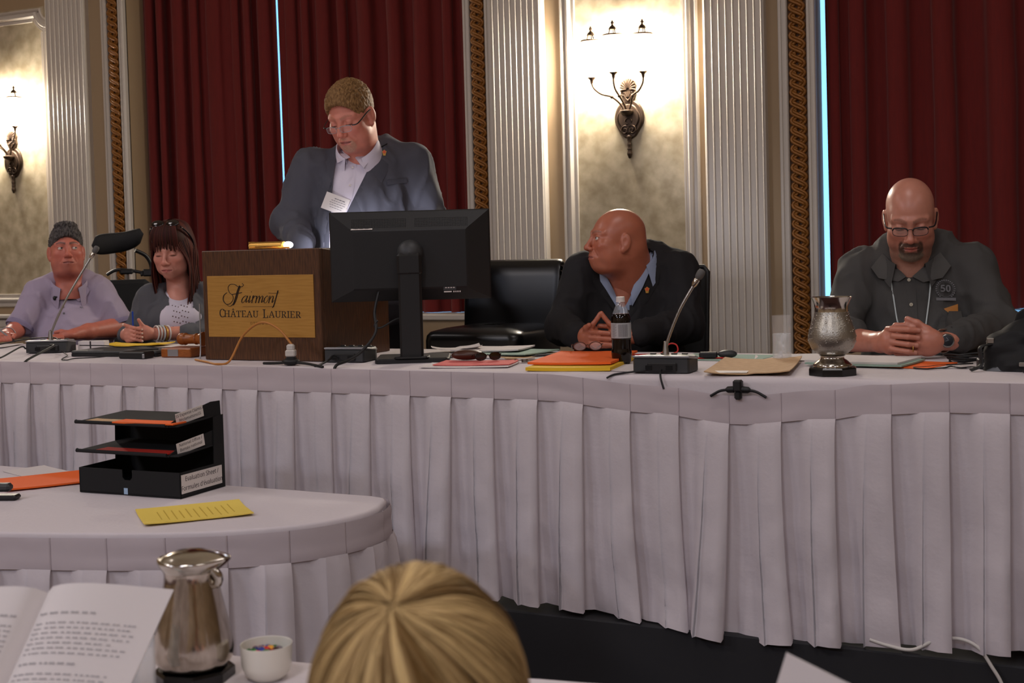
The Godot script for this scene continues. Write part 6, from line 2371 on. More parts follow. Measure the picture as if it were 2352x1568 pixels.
func head_field(s: Dictionary, neck_to: Vector3, cell := 0.003) -> Sdf:
	var low := minf(-0.16, neck_to.y - 0.02)
	var F := Sdf.new(Vector3(-0.108, low, minf(-0.135, neck_to.z - 0.075)), Vector3(0.108, 0.14, 0.135), cell)
	var jw: float = s.get("jaw", 1.0)
	var L := []
	L.append(["e", Vector3(0, 0.038, -0.018), Vector3(0.0765, 0.087, 0.099), 0.02])
	L.append(["e", Vector3(0, -0.008, 0.028), Vector3(0.066, 0.086, 0.066), 0.03])
	L.append(["e", Vector3(0, -0.060, 0.026), Vector3(0.056 * jw, 0.054, 0.060), 0.03])
	L.append(["e", Vector3(0, -0.098, 0.068), Vector3(0.023, 0.016, 0.020), 0.028])
	if s.get("double_chin", 0.0) > 0.0:
		L.append(["e", Vector3(0, -0.105, 0.020), Vector3(0.055 * jw, 0.030, 0.050) * s.double_chin, 0.03])
	for m in [Vector3.ONE, MX]:
		L.append(["e", Vector3(0.042, -0.024, 0.058) * m, Vector3(0.026, 0.022, 0.026), 0.022])
		L.append(["e", Vector3(0.046 * jw, -0.062, 0.030) * m, Vector3(0.020, 0.030, 0.032), 0.025])
		L.append(["c", Vector3(0.010, 0.024, 0.089) * m, Vector3(0.050, 0.022, 0.067) * m, 0.0095, 0.008, 0.014])
		L.append(["-e", Vector3(0.033, 0.003, 0.101) * m, Vector3(0.018, 0.011, 0.017), 0.012])
	L.append(["c", Vector3(0, 0.012, 0.091), Vector3(0, -0.030, 0.112), 0.0075, 0.0095, 0.012])
	L.append(["e", Vector3(0, -0.036, 0.1135), Vector3(0.0125, 0.0105, 0.0115) * s.get("nose", 1.0), 0.008])
	L.append(["e", Vector3(0, -0.068, 0.080), Vector3(0.030, 0.024, 0.021), 0.02])
	for m in [Vector3.ONE, MX]:
		L.append(["e", Vector3(0.0128, -0.040, 0.101) * m, Vector3(0.0088, 0.0078, 0.0105), 0.006])
		L.append(["-e", Vector3(0.0066, -0.0475, 0.107) * m, Vector3(0.0040, 0.0032, 0.0065), 0.003])
		L.append(["-c", Vector3(0.022, -0.042, 0.094) * m, Vector3(0.036, -0.066, 0.084) * m, 0.0018, 0.0018, 0.008])
		L.append(["c", Vector3(0.021, -0.0695, 0.0905) * m, Vector3(0.0, -0.0648, 0.0995), 0.0034, 0.0044, 0.004])
		L.append(["c", Vector3(0.018, -0.0735, 0.0905) * m, Vector3(0.0, -0.0760, 0.0985), 0.0036, 0.0056, 0.004])
		L.append(["-c", Vector3(0.024, -0.0712, 0.0925) * m, Vector3(0.0, -0.0700, 0.1045), 0.0014, 0.0014, 0.003])
		# ears
		var eb := Basis(Vector3.UP, -0.35 * m.x)
		L.append(["e", Vector3(0.081, -0.006, -0.014) * m, Vector3(0.0075, 0.032, 0.019), 0.006, eb])
		L.append(["-e", Vector3(0.0905, -0.004, -0.006) * m, Vector3(0.0078, 0.019, 0.0105), 0.003, eb])
		L.append(["e", Vector3(0.0775, -0.036, -0.006) * m, Vector3(0.0070, 0.011, 0.009), 0.005])
		# eyelids
		L.append(["e", Vector3(0.033, 0.0015, 0.0795) * m, Vector3(0.0145, 0.0130, 0.0140), 0.003])
		if s.get("eyes", "open") == "open":
			L.append(["-e", Vector3(0.033, 0.0010, 0.097) * m, Vector3(0.0130, 0.0050, 0.020), 0.002])
		else:
			L.append(["-c", Vector3(0.022, -0.0045, 0.0925) * m, Vector3(0.033, -0.0065, 0.0945) * m, 0.0014, 0.0014, 0.002])
			L.append(["-c", Vector3(0.033, -0.0065, 0.0945) * m, Vector3(0.044, -0.0040, 0.0895) * m, 0.0014, 0.0014, 0.002])
	L.append(["c", Vector3(0, -0.055, -0.030), neck_to, s.get("neck", 0.055), s.get("neck", 0.055) * 1.12, 0.03])
	F.run(L)
	return F

func skin_tint(s: Dictionary) -> Callable:
	var base: Color = s.skin
	var lip: Color = s.get("lip", base * Color(0.95, 0.62, 0.60))
	var brow: Color = s.get("brow", lin(0.2, 0.15, 0.12))
	var beard = s.get("beard", null)
	var nz := FastNoiseLite.new()
	nz.seed = 3
	nz.frequency = 30.0
	var fine := FastNoiseLite.new()
	fine.seed = 4
	fine.frequency = 220.0
	return func(p: Vector3) -> Color:
		var c := base * (1.0 + 0.07 * nz.get_noise_3d(p.x, p.y, p.z))
		var ax := absf(p.x)
		if p.z > 0.05:
			# ruddier cheeks and nose
			var red := exp(-Vector2((ax - 0.042) / 0.022, (p.y + 0.034) / 0.022).length_squared()) * 0.8 + exp(-Vector2(p.x / 0.014, (p.y + 0.036) / 0.014).length_squared())
			c = c.lerp(c * Color(1.0, 0.78, 0.74), clampf(red, 0.0, 1.0) * 0.75)
			# lips
			var ly := -0.0695 - 0.0 * ax
			var inl := 1.0 - ax / 0.0235
			if inl > 0.0 and p.z > 0.082:
				var hh := 0.0078 * pow(inl, 0.45)
				var d := absf(p.y - (ly - 0.0012)) / hh
				c = c.lerp(lip, clampf((1.15 - d) * 4.0, 0.0, 1.0) * 0.85)
				if absf(p.y + 0.0705 - (0.0 if ax < 0.012 else -0.0004)) < 0.0014:
					c = c.lerp(lip * 0.35, 0.8)
			# brows
			var by := 0.0265 + 0.006 * sin(clampf((ax - 0.012) / 0.036, 0.0, 1.0) * 2.6) - 0.004
			var bt := 0.0052 * (1.0 - 0.5 * clampf((ax - 0.03) / 0.02, 0.0, 1.0))
			if ax > 0.010 and ax < 0.052:
				c = c.lerp(brow, clampf((1.3 - absf(p.y - by) / bt) * 2.0, 0.0, 1.0) * s.get("brow_strength", 0.8) * (0.8 + 0.4 * fine.get_noise_3d(p.x, p.y * 0.4, p.z)))
			# lids and lashes
			var e := Vector2((ax - 0.033) / 0.0145, (p.y + 0.0055) / 0.0028).length()
			if s.get("eyes", "open") != "open" and e < 1.2:
				c = c.lerp(lin(0.16, 0.09, 0.07), clampf((1.2 - e) * 2.5, 0.0, 0.85))
			elif s.get("eyes", "open") == "open":
				var e2 := Vector2((ax - 0.033) / 0.0150, (p.y - 0.0045) / 0.0030).length()
				if e2 < 1.0:
					c = c.lerp(lin(0.16, 0.09, 0.07), 0.6)
		if beard != null:
			var q: Array = beard.call(p)
			if q[0] > 0.0:
				c = c.lerp(q[1] * (1.0 + 0.5 * fine.get_noise_3d(p.x, p.y * 0.35, p.z)), clampf(q[0], 0.0, 1.0))
		return c

func eyeballs(b: MB, xf: Transform3D, gaze: Vector3, iris := Color(0.05, 0.035, 0.03)):
	for s in [-1.0, 1.0]:
		var c := Vector3(0.033 * s, 0.0012, 0.0795)
		var g := gaze.normalized()
		var u := g.cross(Vector3.UP).normalized()
		var w := u.cross(g)
		var nr := 22
		var start := b.v.size()
		var rows := []
		for i in nr + 1:
			var a := PI * 0.75 * (1.0 - float(i) / nr)
			var row := PackedVector3Array()
			for j in 25:
				var t := TAU * j / 24.0
				row.append(xf * (c + (g * cos(a) + (u * cos(t) + w * sin(t)) * sin(a)) * 0.0128))
			rows.append(row)
		b.sheet(rows, true)
		for i in nr + 1:
			var a := PI * 0.75 * (1.0 - float(i) / nr)
			for j in 25:
				b.c[start + i * 25 + j] = lin(0.03, 0.03, 0.03) if a < 0.17 else (iris if a < 0.42 else lin(0.80, 0.76, 0.72))

func finger(L: Array, pts: Array, r := 0.009, k := 0.004):
	for i in pts.size() - 1:
		L.append(["c", pts[i], pts[i + 1], r * (1.0 - 0.07 * i), r * (1.0 - 0.07 * (i + 1)), k])

func part_field(b: MB, L: Array, lo: Vector3, hi: Vector3, cell: float, tint = null, push = null) -> Sdf:
	var F := Sdf.new(lo, hi, cell)
	F.run(L)
	F.mesh(b, Transform3D(), tint, push)
	return F

func folds(sd: int, amp: float, stretch := Vector3(9, 4, 9), fine := 0.0) -> Callable:
	var nz := FastNoiseLite.new()
	nz.seed = sd
	nz.frequency = 1.0
	nz.fractal_octaves = 2
	return func(p: Vector3) -> float:
		var a := nz.get_noise_3d(p.x * stretch.x, p.y * stretch.y, p.z * stretch.z)
		var r := 1.0 - absf(nz.get_noise_3d(p.x * stretch.x * 0.8 + 40.0, p.y * stretch.y * 0.8, p.z * stretch.z * 0.8)) * 3.0
		return amp * (0.8 * a + 0.8 * maxf(r, 0.0) * maxf(r, 0.0))

func strip_on(F: Sdf, a: Array, c: Array, n: int, off: float, th: float) -> MB:
	# cloth laid on the front of a garment between two outlines of (x, y) points
	var b := MB.new()
	var rows := []
	for i in a.size():
		var row := PackedVector3Array()
		for j in n + 1:
			var p: Vector2 = a[i].lerp(c[i], float(j) / n)
			row.append(Vector3(p.x, p.y, F.hit(p.x, p.y) + off + th * minf(1.0, 4.0 * float(mini(j, n - j)) / n) * 0.4))
		rows.append(row)
	b.sheet(rows)
	var under := []
	for row in rows:
		var q := PackedVector3Array()
		for p in row:
			q.append(p - Vector3(0, 0, th + off))
		under.append(q)
	for i in rows.size() - 1:
		b.quad(rows[i][0], rows[i + 1][0], under[i + 1][0], under[i][0])
		b.quad(rows[i][n], under[i][n], under[i + 1][n], rows[i + 1][n])
	for j in n:
		b.quad(rows[0][j], under[0][j], under[0][j + 1], rows[0][j + 1])
		var e := rows.size() - 1
		b.quad(rows[e][j], rows[e][j + 1], under[e][j + 1], under[e][j])
	return b

func v2(l: Array) -> Array:
	var o := []
	for q in l:
		o.append(Vector2(q[0], q[1]))
	return o

func collar(c: Vector3, rx: float, rz: float, tilt: float, turn: float, stand: float, fall: float, tip: float, gap: float, spread := 0.012) -> MB:
	# a folded shirt collar: the band rises round the neck, the leaf falls outside it to two points
	var b := MB.new()
	var X := Transform3D(Basis(Vector3.UP, turn) * Basis(Vector3.RIGHT, tilt), c)
	var inner := []
	var n := 40
	var prof := 7
	for j in n + 1:
		var u := float(j) / n * 2.0 - 1.0
		var a := u * (PI - gap)
		var dir := Vector3(sin(a), 0, -cos(a))
		var front := pow(clampf((absf(u) - 0.55) / 0.45, 0.0, 1.0), 1.4)
		var row := PackedVector3Array()
		var p := Vector3(dir.x * rx, 0, dir.z * rz)
		var st := stand * (1.0 - 0.45 * front)
		row.append(X * (p * 0.98 + Vector3(0, -0.004, 0)))
		row.append(X * (p + Vector3(0, st * 0.6, 0)))
		row.append(X * (p * 1.01 + Vector3(0, st, 0)))
		row.append(X * (p * (1.0 + 0.06) + Vector3(0, st + 0.002, 0)))
		var fl := fall + tip * front
		for k in 4:
			var t := (k + 1) / 4.0
			row.append(X * (p * (1.08 + spread / rx * t * (1.0 + 1.5 * front)) + Vector3(0, st - fl * t, 0.012 * front * t)))
		inner.append(row)
	b.sheet(inner)
	return b

func person_node(label: String, x: float, y: float, z: float, yaw: float) -> Node3D:
	return thing("person", label, "person", Vector3(x, y, z), deg_to_rad(yaw))

func wear(p: Node3D, called: String, b, m: Material) -> MeshInstance3D:
	var o := obj(called, b, m, p)
	o.position.y = -p.position.y
	return o

func legs(p: Node3D, hip: float, floor_y: float, m: Material, half := 0.10, standing := false):
	var L := []
	var S := []
	for s in [-1.0, 1.0]:
		if standing:
			L.append(["c", Vector3(s * 0.095, hip, -0.01), Vector3(s * 0.11, floor_y + 0.50, 0.01), 0.10, 0.068, 0.03])
			L.append(["c", Vector3(s * 0.11, floor_y + 0.50, 0.01), Vector3(s * 0.12, floor_y + 0.07, -0.01), 0.068, 0.052, 0.03])
			S.append(["c", Vector3(s * 0.12, floor_y + 0.045, -0.04), Vector3(s * 0.135, floor_y + 0.035, 0.14), 0.042, 0.034, 0.02])
		else:
			L.append(["c", Vector3(s * half, hip, 0.0), Vector3(s * (half + 0.03), hip - 0.01, 0.36), 0.092, 0.070, 0.03])
			L.append(["c", Vector3(s * (half + 0.03), hip - 0.01, 0.36), Vector3(s * (half + 0.03), floor_y + 0.09, 0.33), 0.070, 0.050, 0.03])
			S.append(["c", Vector3(s * (half + 0.03), floor_y + 0.045, 0.30), Vector3(s * (half + 0.04), floor_y + 0.035, 0.46), 0.042, 0.034, 0.02])
	L.append(["e", Vector3(0, hip + 0.03, -0.01), Vector3(half + 0.10, 0.12, 0.13), 0.04])
	var b := MB.new()
	part_field(b, L, Vector3(-0.3, floor_y, -0.2), Vector3(0.3, hip + 0.2, 0.5), 0.018)
	wear(p, "trousers", b, m)
	b = MB.new()
	part_field(b, S, Vector3(-0.25, floor_y - 0.002, -0.14), Vector3(0.25, floor_y + 0.12, 0.54), 0.012)
	wear(p, "shoes", b, M.black_gloss)

func button_on(p: Node3D, F: Sdf, x: float, y: float, r: float, m: Material, off := 0.004):
	var b := MB.new()
	var z := F.hit(x, y)
	b.lathe([Vector2(0.001, 0.0), Vector2(r, 0.0), Vector2(r, 0.0012), Vector2(r * 0.8, 0.002), Vector2(0.001, 0.0016)], 12, Transform3D(Basis(Vector3.RIGHT, PI / 2), Vector3(x, y, z + off)))
	wear(p, "button", b, m)

func spectacles(p: Node3D, X: Transform3D, w: float, hgt: float, top_m: Material, arm_m: Material, rimless: bool, cy := -0.004, cz := 0.116):
	var g := Node3D.new()
	g.name = "spectacles"
	p.add_child(g, true)
	g.position.y = -p.position.y
	for s in [-1.0, 1.0]:
		var out := []
		for i in 25:
			var a := TAU * i / 24.0
			var q := Vector2(cos(a), sin(a))
			var sq := 1.0 / pow(pow(absf(q.x), 3.5) + pow(absf(q.y), 3.5), 1.0 / 3.5)
			out.append(Vector3(s * (0.008 + w / 2) + q.x * sq * w / 2, cy + q.y * sq * hgt / 2, cz - 0.010 * pow((absf(s * (0.008 + w / 2) + q.x * sq * w / 2)) / 0.06, 2.0)))
		var b := MB.new()
		var pts := []
		for q in out:
			pts.append(X * q)
		b.tube(pts, 0.0009 if rimless else 0.0010, 6)
		obj("rim", b, arm_m if not rimless else M.silver_plastic, g)
		b = MB.new()
		var c := Vector3.ZERO
		for q in pts:
			c += q
		c /= pts.size()
		for i in pts.size() - 1:
			b.tri(c, pts[i + 1], pts[i])
		obj("lens", b, M.lens_glass, g)
		b = MB.new()
		var top := []
		for i in range(1, 12):
			top.append(pts[i] + X.basis.y * 0.001)
		b.tube(top, 0.0025 if not rimless else 0.0012, 6)
		obj("top_bar", b, top_m, g)
		b = MB.new()
		b.tube(spline([X * Vector3(s * (0.010 + w), cy + hgt * 0.36, cz - 0.014), X * Vector3(s * 0.076, cy + hgt * 0.40, cz - 0.028), X * Vector3(s * 0.083, 0.012, 0.02), X * Vector3(s * 0.084, 0.012, -0.012), X * Vector3(s * 0.082, -0.004, -0.03)], 5), 0.0019, 6, 1.5)
		obj("temple", b, arm_m, g)
	var b := MB.new()
	b.tube(spline([X * Vector3(-0.010, cy + hgt * 0.30, cz + 0.001), X * Vector3(0, cy + hgt * 0.42, cz + 0.004), X * Vector3(0.010, cy + hgt * 0.30, cz + 0.001)], 5), 0.0013, 6)
	obj("bridge", b, top_m, g)

func short_hair(p: Node3D, X: Transform3D, cut: Array, lift: float, lo_col: Color, hi_col: Color, sd: int, spike := 0.004):
	var F := Sdf.new(Vector3(-0.11, -0.09, -0.14), Vector3(0.11, 0.165, 0.13), 0.0032)
	F.run([["e", Vector3(0, 0.038, -0.018), Vector3(0.0782 + lift * 0.12, 0.087 + lift, 0.100 + lift * 0.5), 0.01], ["e", Vector3(0, 0.055, 0.030), Vector3(0.068, 0.062 + lift, 0.060 + lift * 0.7), 0.02]])
	F.run(cut)
	var nz := FastNoiseLite.new()
	nz.seed = sd
	nz.frequency = 1.0
	nz.fractal_octaves = 2
	var b := MB.new()
	F.mesh(b, X, func(q: Vector3): return lo_col.lerp(hi_col, clampf(0.5 + 0.9 * nz.get_noise_3d(q.x * 230.0, q.y * 50.0, q.z * 60.0), 0.0, 1.0)), func(q: Vector3): return spike * nz.get_noise_3d(q.x * 190.0, q.y * 45.0, q.z * 90.0) * (0.3 + clampf(q.y * 12.0, 0.0, 1.0)))
	wear(p, "hair", b, M.hair)
func people():
	M.skin = mat(Color.WHITE, 0.5)
	M.skin.vertex_color_use_as_albedo = true
	M.skin.subsurf_scatter_enabled = true
	M.skin.subsurf_scatter_strength = 0.06
	M.skin_shiny = M.skin.duplicate()
	M.skin_shiny.roughness = 0.36
	M.hair = mat(Color.WHITE, 0.65)
	M.hair.metallic_specular = 0.3
	M.hair.vertex_color_use_as_albedo = true
	M.lens_glass = mat(Color(1, 1, 1, 0.05), 0.03)
	M.lens_glass.transparency = BaseMaterial3D.TRANSPARENCY_ALPHA
	M.spectacle_black = mat(Color(0.03, 0.03, 0.06), 0.3)
	M.shirt_grey = tri_tex(mat(Color.WHITE, 0.85), noise_tex(71, 0.2, Color(0.235, 0.23, 0.225), Color(0.275, 0.27, 0.262), 2), Vector3(6, 6, 6))
	M.blazer_black = tri_tex(mat(Color.WHITE, 0.85), noise_tex(72, 0.25, Color(0.055, 0.05, 0.06), Color(0.10, 0.09, 0.105), 2), Vector3(5, 5, 5))
	M.jacket_grey = tri_tex(mat(Color.WHITE, 0.85), noise_tex(73, 0.25, Color(0.25, 0.25, 0.285), Color(0.30, 0.30, 0.335), 2), Vector3(5, 5, 5))
	M.collar_grey = mat(Color(0.30, 0.295, 0.285), 0.85)
	M.lapel_grey = mat(Color(0.255, 0.255, 0.29), 0.85)
	M.lapel_black = mat(Color(0.06, 0.055, 0.066), 0.85)
	M.shirt_white = mat(Color(0.82, 0.79, 0.84), 0.8)
	M.shirt_blue = mat(Color(0.55, 0.60, 0.70), 0.8)
	M.polo = tri_tex(mat(Color.WHITE, 0.9), noise_tex(74, 0.3, Color(0.60, 0.55, 0.63), Color(0.66, 0.61, 0.69), 2), Vector3(6, 6, 6))
	M.polo_dark = mat(Color(0.50, 0.46, 0.57), 0.9)
	M.cardigan = tri_tex(mat(Color.WHITE, 0.95), noise_tex(75, 0.3, Color(0.29, 0.29, 0.31), Color(0.36, 0.36, 0.38), 2), Vector3(6, 6, 6))
	M.trousers = mat(Color(0.10, 0.10, 0.12), 0.9)
	M.lanyard = mat(Color(0.72, 0.76, 0.76), 0.6)
	M.logo_grey = mat(Color(0.42, 0.42, 0.43), 0.8)
	M.pin_orange = mat(Color(0.85, 0.36, 0.20), 0.4)
	M.pin_gold = mat(Color(0.80, 0.62, 0.30), 0.35, 0.6)
	M.shirt_button = mat(Color(0.75, 0.72, 0.64), 0.4)
	man_with_goatee()
	bald_man()
	speaker()
	woman_with_fringe()
	man_in_polo()
	fair_haired_woman()

func face_pose(at: Vector3, yaw: float, pitch: float, roll := 0.0, sc := 1.0) -> Transform3D:
	return Transform3D((Basis(Vector3.UP, deg_to_rad(yaw)) * Basis(Vector3.RIGHT, deg_to_rad(pitch)) * Basis(Vector3.BACK, deg_to_rad(roll))).scaled_local(Vector3(sc, sc, sc)), at)

func nail_tint(base: Color, nails: Array, nail := lin(0.78, 0.55, 0.48)) -> Callable:
	var nz := FastNoiseLite.new()
	nz.frequency = 45.0
	return func(p: Vector3) -> Color:
		var c := base * (1.0 + 0.10 * nz.get_noise_3d(p.x, p.y, p.z))
		for q in nails:
			var d: float = p.distance_to(q)
			if d < 0.0075:
				c = c.lerp(nail, clampf((0.0075 - d) * 400.0, 0.0, 0.8))
		return c

func man_with_goatee():
	var p := person_node("man with shaved head, grey goatee and dark glasses in a charcoal shirt, hands clasped", -0.730, 0.30, -4.68, 8.9)
	var skin := lin(0.74, 0.50, 0.42)
	var spec := {"skin": skin, "eyes": "down", "jaw": 1.12, "neck": 0.064, "double_chin": 0.9, "brow": lin(0.33, 0.24, 0.19), "brow_strength": 0.55, "lip": lin(0.66, 0.33, 0.29)}
	spec.beard = func(q: Vector3) -> Array:
		var ax := absf(q.x)
		var gray := lin(0.50, 0.46, 0.40)
		var dark := lin(0.26, 0.19, 0.15)
		if q.z < 0.045:
			var st := clampf((-0.045 - q.y) * 30.0, 0.0, 1.0) * clampf((q.z + 0.01) * 30.0, 0.0, 1.0)
			return [st * 0.35, gray]
		var mus := clampf(1.4 - Vector2(ax / 0.026, (q.y + 0.0565) / 0.0075).length(), 0.0, 1.0) * 2.0
		var side := clampf(1.5 - Vector2((ax - 0.029) / 0.008, (q.y + 0.075) / 0.022).length(), 0.0, 1.0) * 2.0
		var chin := clampf(1.35 - Vector2(ax / 0.036, (q.y + 0.106) / 0.022).length(), 0.0, 1.0) * 2.5
		if Vector2(ax / 0.022, (q.y + 0.0705) / 0.0085).length() < 1.0:
			return [0.0, gray]
		var stubble := clampf((-0.052 - q.y) * 40.0, 0.0, 1.0) * 0.30
		var k := maxf(mus, maxf(side, chin))
		return [maxf(clampf(k, 0.0, 0.92), stubble), dark.lerp(gray, clampf((-0.078 - q.y) * 40.0, 0.0, 1.0))]
	var X := face_pose(Vector3(-0.018, 1.492, 0.095), 0.0, 23.0, 0.5, 1.03)
	var b := MB.new()
	var F := head_field(spec, X.affine_inverse() * Vector3(-0.02, 1.30, 0.01))
	# goatee has body of its own
	F.run([["e", Vector3(0, -0.108, 0.062), Vector3(0.028, 0.020, 0.024), 0.012]])
	F.mesh(b, X, skin_tint(spec))
	var hands := []
	var nails := []
	# his right forearm and hand come from the picture's left
	hands.append(["c", Vector3(-0.235, 1.088, 0.20), Vector3(-0.112, 1.092, 0.385), 0.045, 0.031, 0.02])
	hands.append(["c", Vector3(-0.112, 1.092, 0.385), Vector3(-0.085, 1.100, 0.415), 0.030, 0.032, 0.02])
	hands.append(["e", Vector3(-0.085, 1.098, 0.420), Vector3(0.030, 0.044, 0.026), 0.015])
	for i in 4:
		var y := 1.139 - 0.0215 * i
		var k0 := Vector3(-0.072 - 0.004 * absf(i - 1.5), y, 0.446)
		finger(hands, [Vector3(-0.090, y - 0.002, 0.425), k0, Vector3(-0.028, y - 0.001 - 0.002 * i, 0.466), Vector3(0.004 - 0.004 * i, y - 0.004 - 0.002 * i, 0.458)], 0.0103, 0.003)
		nails.append(Vector3(0.006 - 0.004 * i, y - 0.003 - 0.002 * i, 0.467))
	finger(hands, [Vector3(-0.090, 1.118, 0.405), Vector3(-0.065, 1.146, 0.415), Vector3(-0.034, 1.148, 0.425), Vector3(-0.012, 1.140, 0.432)], 0.011, 0.006)
	# his left hand lies under those fingers
	hands.append(["c", Vector3(0.100, 1.095, 0.378), Vector3(0.062, 1.094, 0.402), 0.031, 0.029, 0.02])
	hands.append(["e", Vector3(0.030, 1.095, 0.425), Vector3(0.050, 0.046, 0.030), 0.018])
	for i in 4:
		var y := 1.126 - 0.021 * i
		finger(hands, [Vector3(0.010, y, 0.436), Vector3(-0.030, y - 0.002, 0.443), Vector3(-0.066, y - 0.004, 0.424)], 0.0092, 0.002)
	finger(hands, [Vector3(0.050, 1.110, 0.410), Vector3(0.030, 1.135, 0.425), Vector3(0.000, 1.155, 0.425), Vector3(-0.030, 1.168, 0.422)], 0.0125, 0.008)
	nails.append(Vector3(-0.026, 1.174, 0.428))
	part_field(b, hands, Vector3(-0.30, 1.03, 0.12), Vector3(0.19, 1.20, 0.50), 0.0034, nail_tint(skin * Color(1.0, 0.93, 0.90), nails))
	wear(p, "body", b, M.skin_shiny)
	# shirt
	var L := []
	L.append(["e", Vector3(0, 1.17, -0.03), Vector3(0.205, 0.21, 0.135), 0.05])
	L.append(["e", Vector3(0.01, 0.97, 0.03), Vector3(0.205, 0.22, 0.165), 0.06])
	L.append(["c", Vector3(-0.170, 1.315, -0.03), Vector3(0.175, 1.325, -0.03), 0.070, 0.070, 0.06])
	L.append(["c", Vector3(-0.075, 1.385, -0.03), Vector3(0.075, 1.392, -0.03), 0.058, 0.058, 0.05])
	for s in [-1.0, 1.0]:
		L.append(["c", Vector3(0.188 * s, 1.312, -0.01), Vector3(0.258 * s, 1.118, 0.10), 0.073, 0.064, 0.045])
	L.append(["c", Vector3(-0.258, 1.118, 0.10), Vector3(-0.215, 1.106, 0.235), 0.064, 0.056, 0.04])
	L.append(["c", Vector3(0.258, 1.118, 0.10), Vector3(0.115, 1.102, 0.355), 0.064, 0.044, 0.04])
	L.append(["-c", Vector3(-0.02, 1.36, 0.06), Vector3(-0.02, 1.52, 0.05), 0.058, 0.085, 0.012])
	b = MB.new()
	var G := part_field(b, L, Vector3(-0.36, 0.78, -0.20), Vector3(0.36, 1.48, 0.42), 0.0095, null, folds(11, 0.010, Vector3(8, 4, 8)))
	wear(p, "shirt", b, M.shirt_grey)
	wear(p, "shirt_collar", collar(Vector3(-0.020, 1.338, 0.018), 0.080, 0.080, 0.34, 0.0, 0.036, 0.040, 0.030, 0.60), M.shirt_grey)
	wear(p, "collar_leaf", strip_on(G, v2([[-0.112, 1.372], [-0.072, 1.335], [-0.034, 1.292]]), v2([[-0.150, 1.325], [-0.125, 1.288], [-0.060, 1.275]]), 6, 0.014, 0.007), M.collar_grey)
	wear(p, "collar_leaf", strip_on(G, v2([[0.078, 1.372], [0.034, 1.335], [-0.014, 1.292]]), v2([[0.112, 1.325], [0.084, 1.286], [0.022, 1.272]]), 6, 0.014, 0.007), M.collar_grey)
	wear(p, "placket", strip_on(G, v2([[-0.042, 1.285], [-0.038, 1.2], [-0.034, 1.1], [-0.032, 1.0]]), v2([[-0.004, 1.285], [-0.001, 1.2], [0.003, 1.1], [0.005, 1.0]]), 6, 0.003, 0.003), M.shirt_grey)
	button_on(p, G, -0.025, 1.281, 0.0058, M.shirt_button, 0.009)
	button_on(p, G, -0.019, 1.198, 0.0062, M.shirt_button, 0.009)
	# pocket with something tan inside
	wear(p, "pocket", strip_on(G, v2([[0.062, 1.176], [0.062, 1.14], [0.064, 1.09], [0.068, 1.06]]), v2([[0.142, 1.172], [0.142, 1.14], [0.142, 1.09], [0.138, 1.06]]), 8, 0.003, 0.004), M.shirt_grey)
	wear(p, "pocket_notebook", strip_on(G, v2([[0.072, 1.178], [0.072, 1.168]]), v2([[0.132, 1.196], [0.132, 1.168]]), 6, 0.0045, 0.002), M.tan_cord)
	# embroidered emblem: a ringed 50 above a banner
	var em := Node3D.new()
	em.name = "chest_emblem"
	p.add_child(em, true)
	var ez := G.hit(0.092, 1.243) + 0.006
	em.position = Vector3(0.093, 1.243 - p.position.y, ez)
	em.rotation = Vector3(deg_to_rad(-12), deg_to_rad(16), deg_to_rad(-2))
	text("numerals", "50", 0.023, M.logo_grey, em, Transform3D(Basis(), Vector3(0, 0.006, 0.001)), "Droid Sans", 0.0008, true)
	b = MB.new()
	for i in 22:
		var a := -0.9 + (PI + 1.8) * i / 21.0
		var c := Vector3(0.031 * cos(a), 0.004 + 0.031 * sin(a), 0.0)
		b.ball(c, Vector3(0.0034, 0.0026, 0.001), 6, Transform3D(Basis(), Vector3.ZERO))
	var ring := []
	for i in 33:
		ring.append(Vector3(0.026 * cos(TAU * i / 32.0), 0.004 + 0.026 * sin(TAU * i / 32.0), 0.0))
	b.tube(ring, 0.0007, 5)
	obj("wreath", b, M.logo_grey, em).set_meta("kind", "stuff")
	b = MB.new()
	b.box(Vector3(0, -0.030, 0), Vector3(0.066, 0.010, 0.001), 0.0)
	obj("banner", b, M.logo_grey, em)
	# lanyard, badge, watch, ring
	var pl := []
	for q in [[-0.088, 1.320], [-0.086, 1.29], [-0.076, 1.22], [-0.066, 1.15], [-0.058, 1.125]]:
		pl.append(Vector3(q[0], q[1], G.hit(q[0], q[1]) + 0.008))
	b = MB.new()
	b.tube(spline(pl, 6), 0.0028, 6)
	pl = []
	for q in [[0.049, 1.318], [0.046, 1.28], [0.040, 1.22], [0.030, 1.15], [0.026, 1.122]]:
		pl.append(Vector3(q[0], q[1], G.hit(q[0], q[1]) + 0.008))
	b.tube(spline(pl, 6), 0.0028, 6)
	wear(p, "lanyard", b, M.lanyard)
	wear(p, "name_badge", strip_on(G, v2([[-0.035, 1.120], [-0.035, 1.06]]), v2([[0.046, 1.120], [0.046, 1.06]]), 6, 0.012, 0.002), M.label_white)
	b = MB.new()
	var wx := Transform3D(Basis(Vector3.UP, deg_to_rad(-48)), Vector3(0.074, 1.096, 0.392))
	var wr := []
	for i in 25:
		var a := TAU * i / 24.0
		wr.append(wx * Vector3(0.0, 0.036 * sin(a), 0.037 * cos(a)))
	b.tube(wr, 0.007, 8, 0.35)
	var wt := Node3D.new()
	wt.name = "wristwatch"
	p.add_child(wt, true)
	wt.position.y = -p.position.y
	obj("steel_band", b, M.steel, wt)
	var dx := Transform3D(Basis(Vector3.UP, deg_to_rad(10)) * Basis(Vector3.RIGHT, PI / 2 - 0.15), Vector3(0.088, 1.099, 0.424))
	b = MB.new()
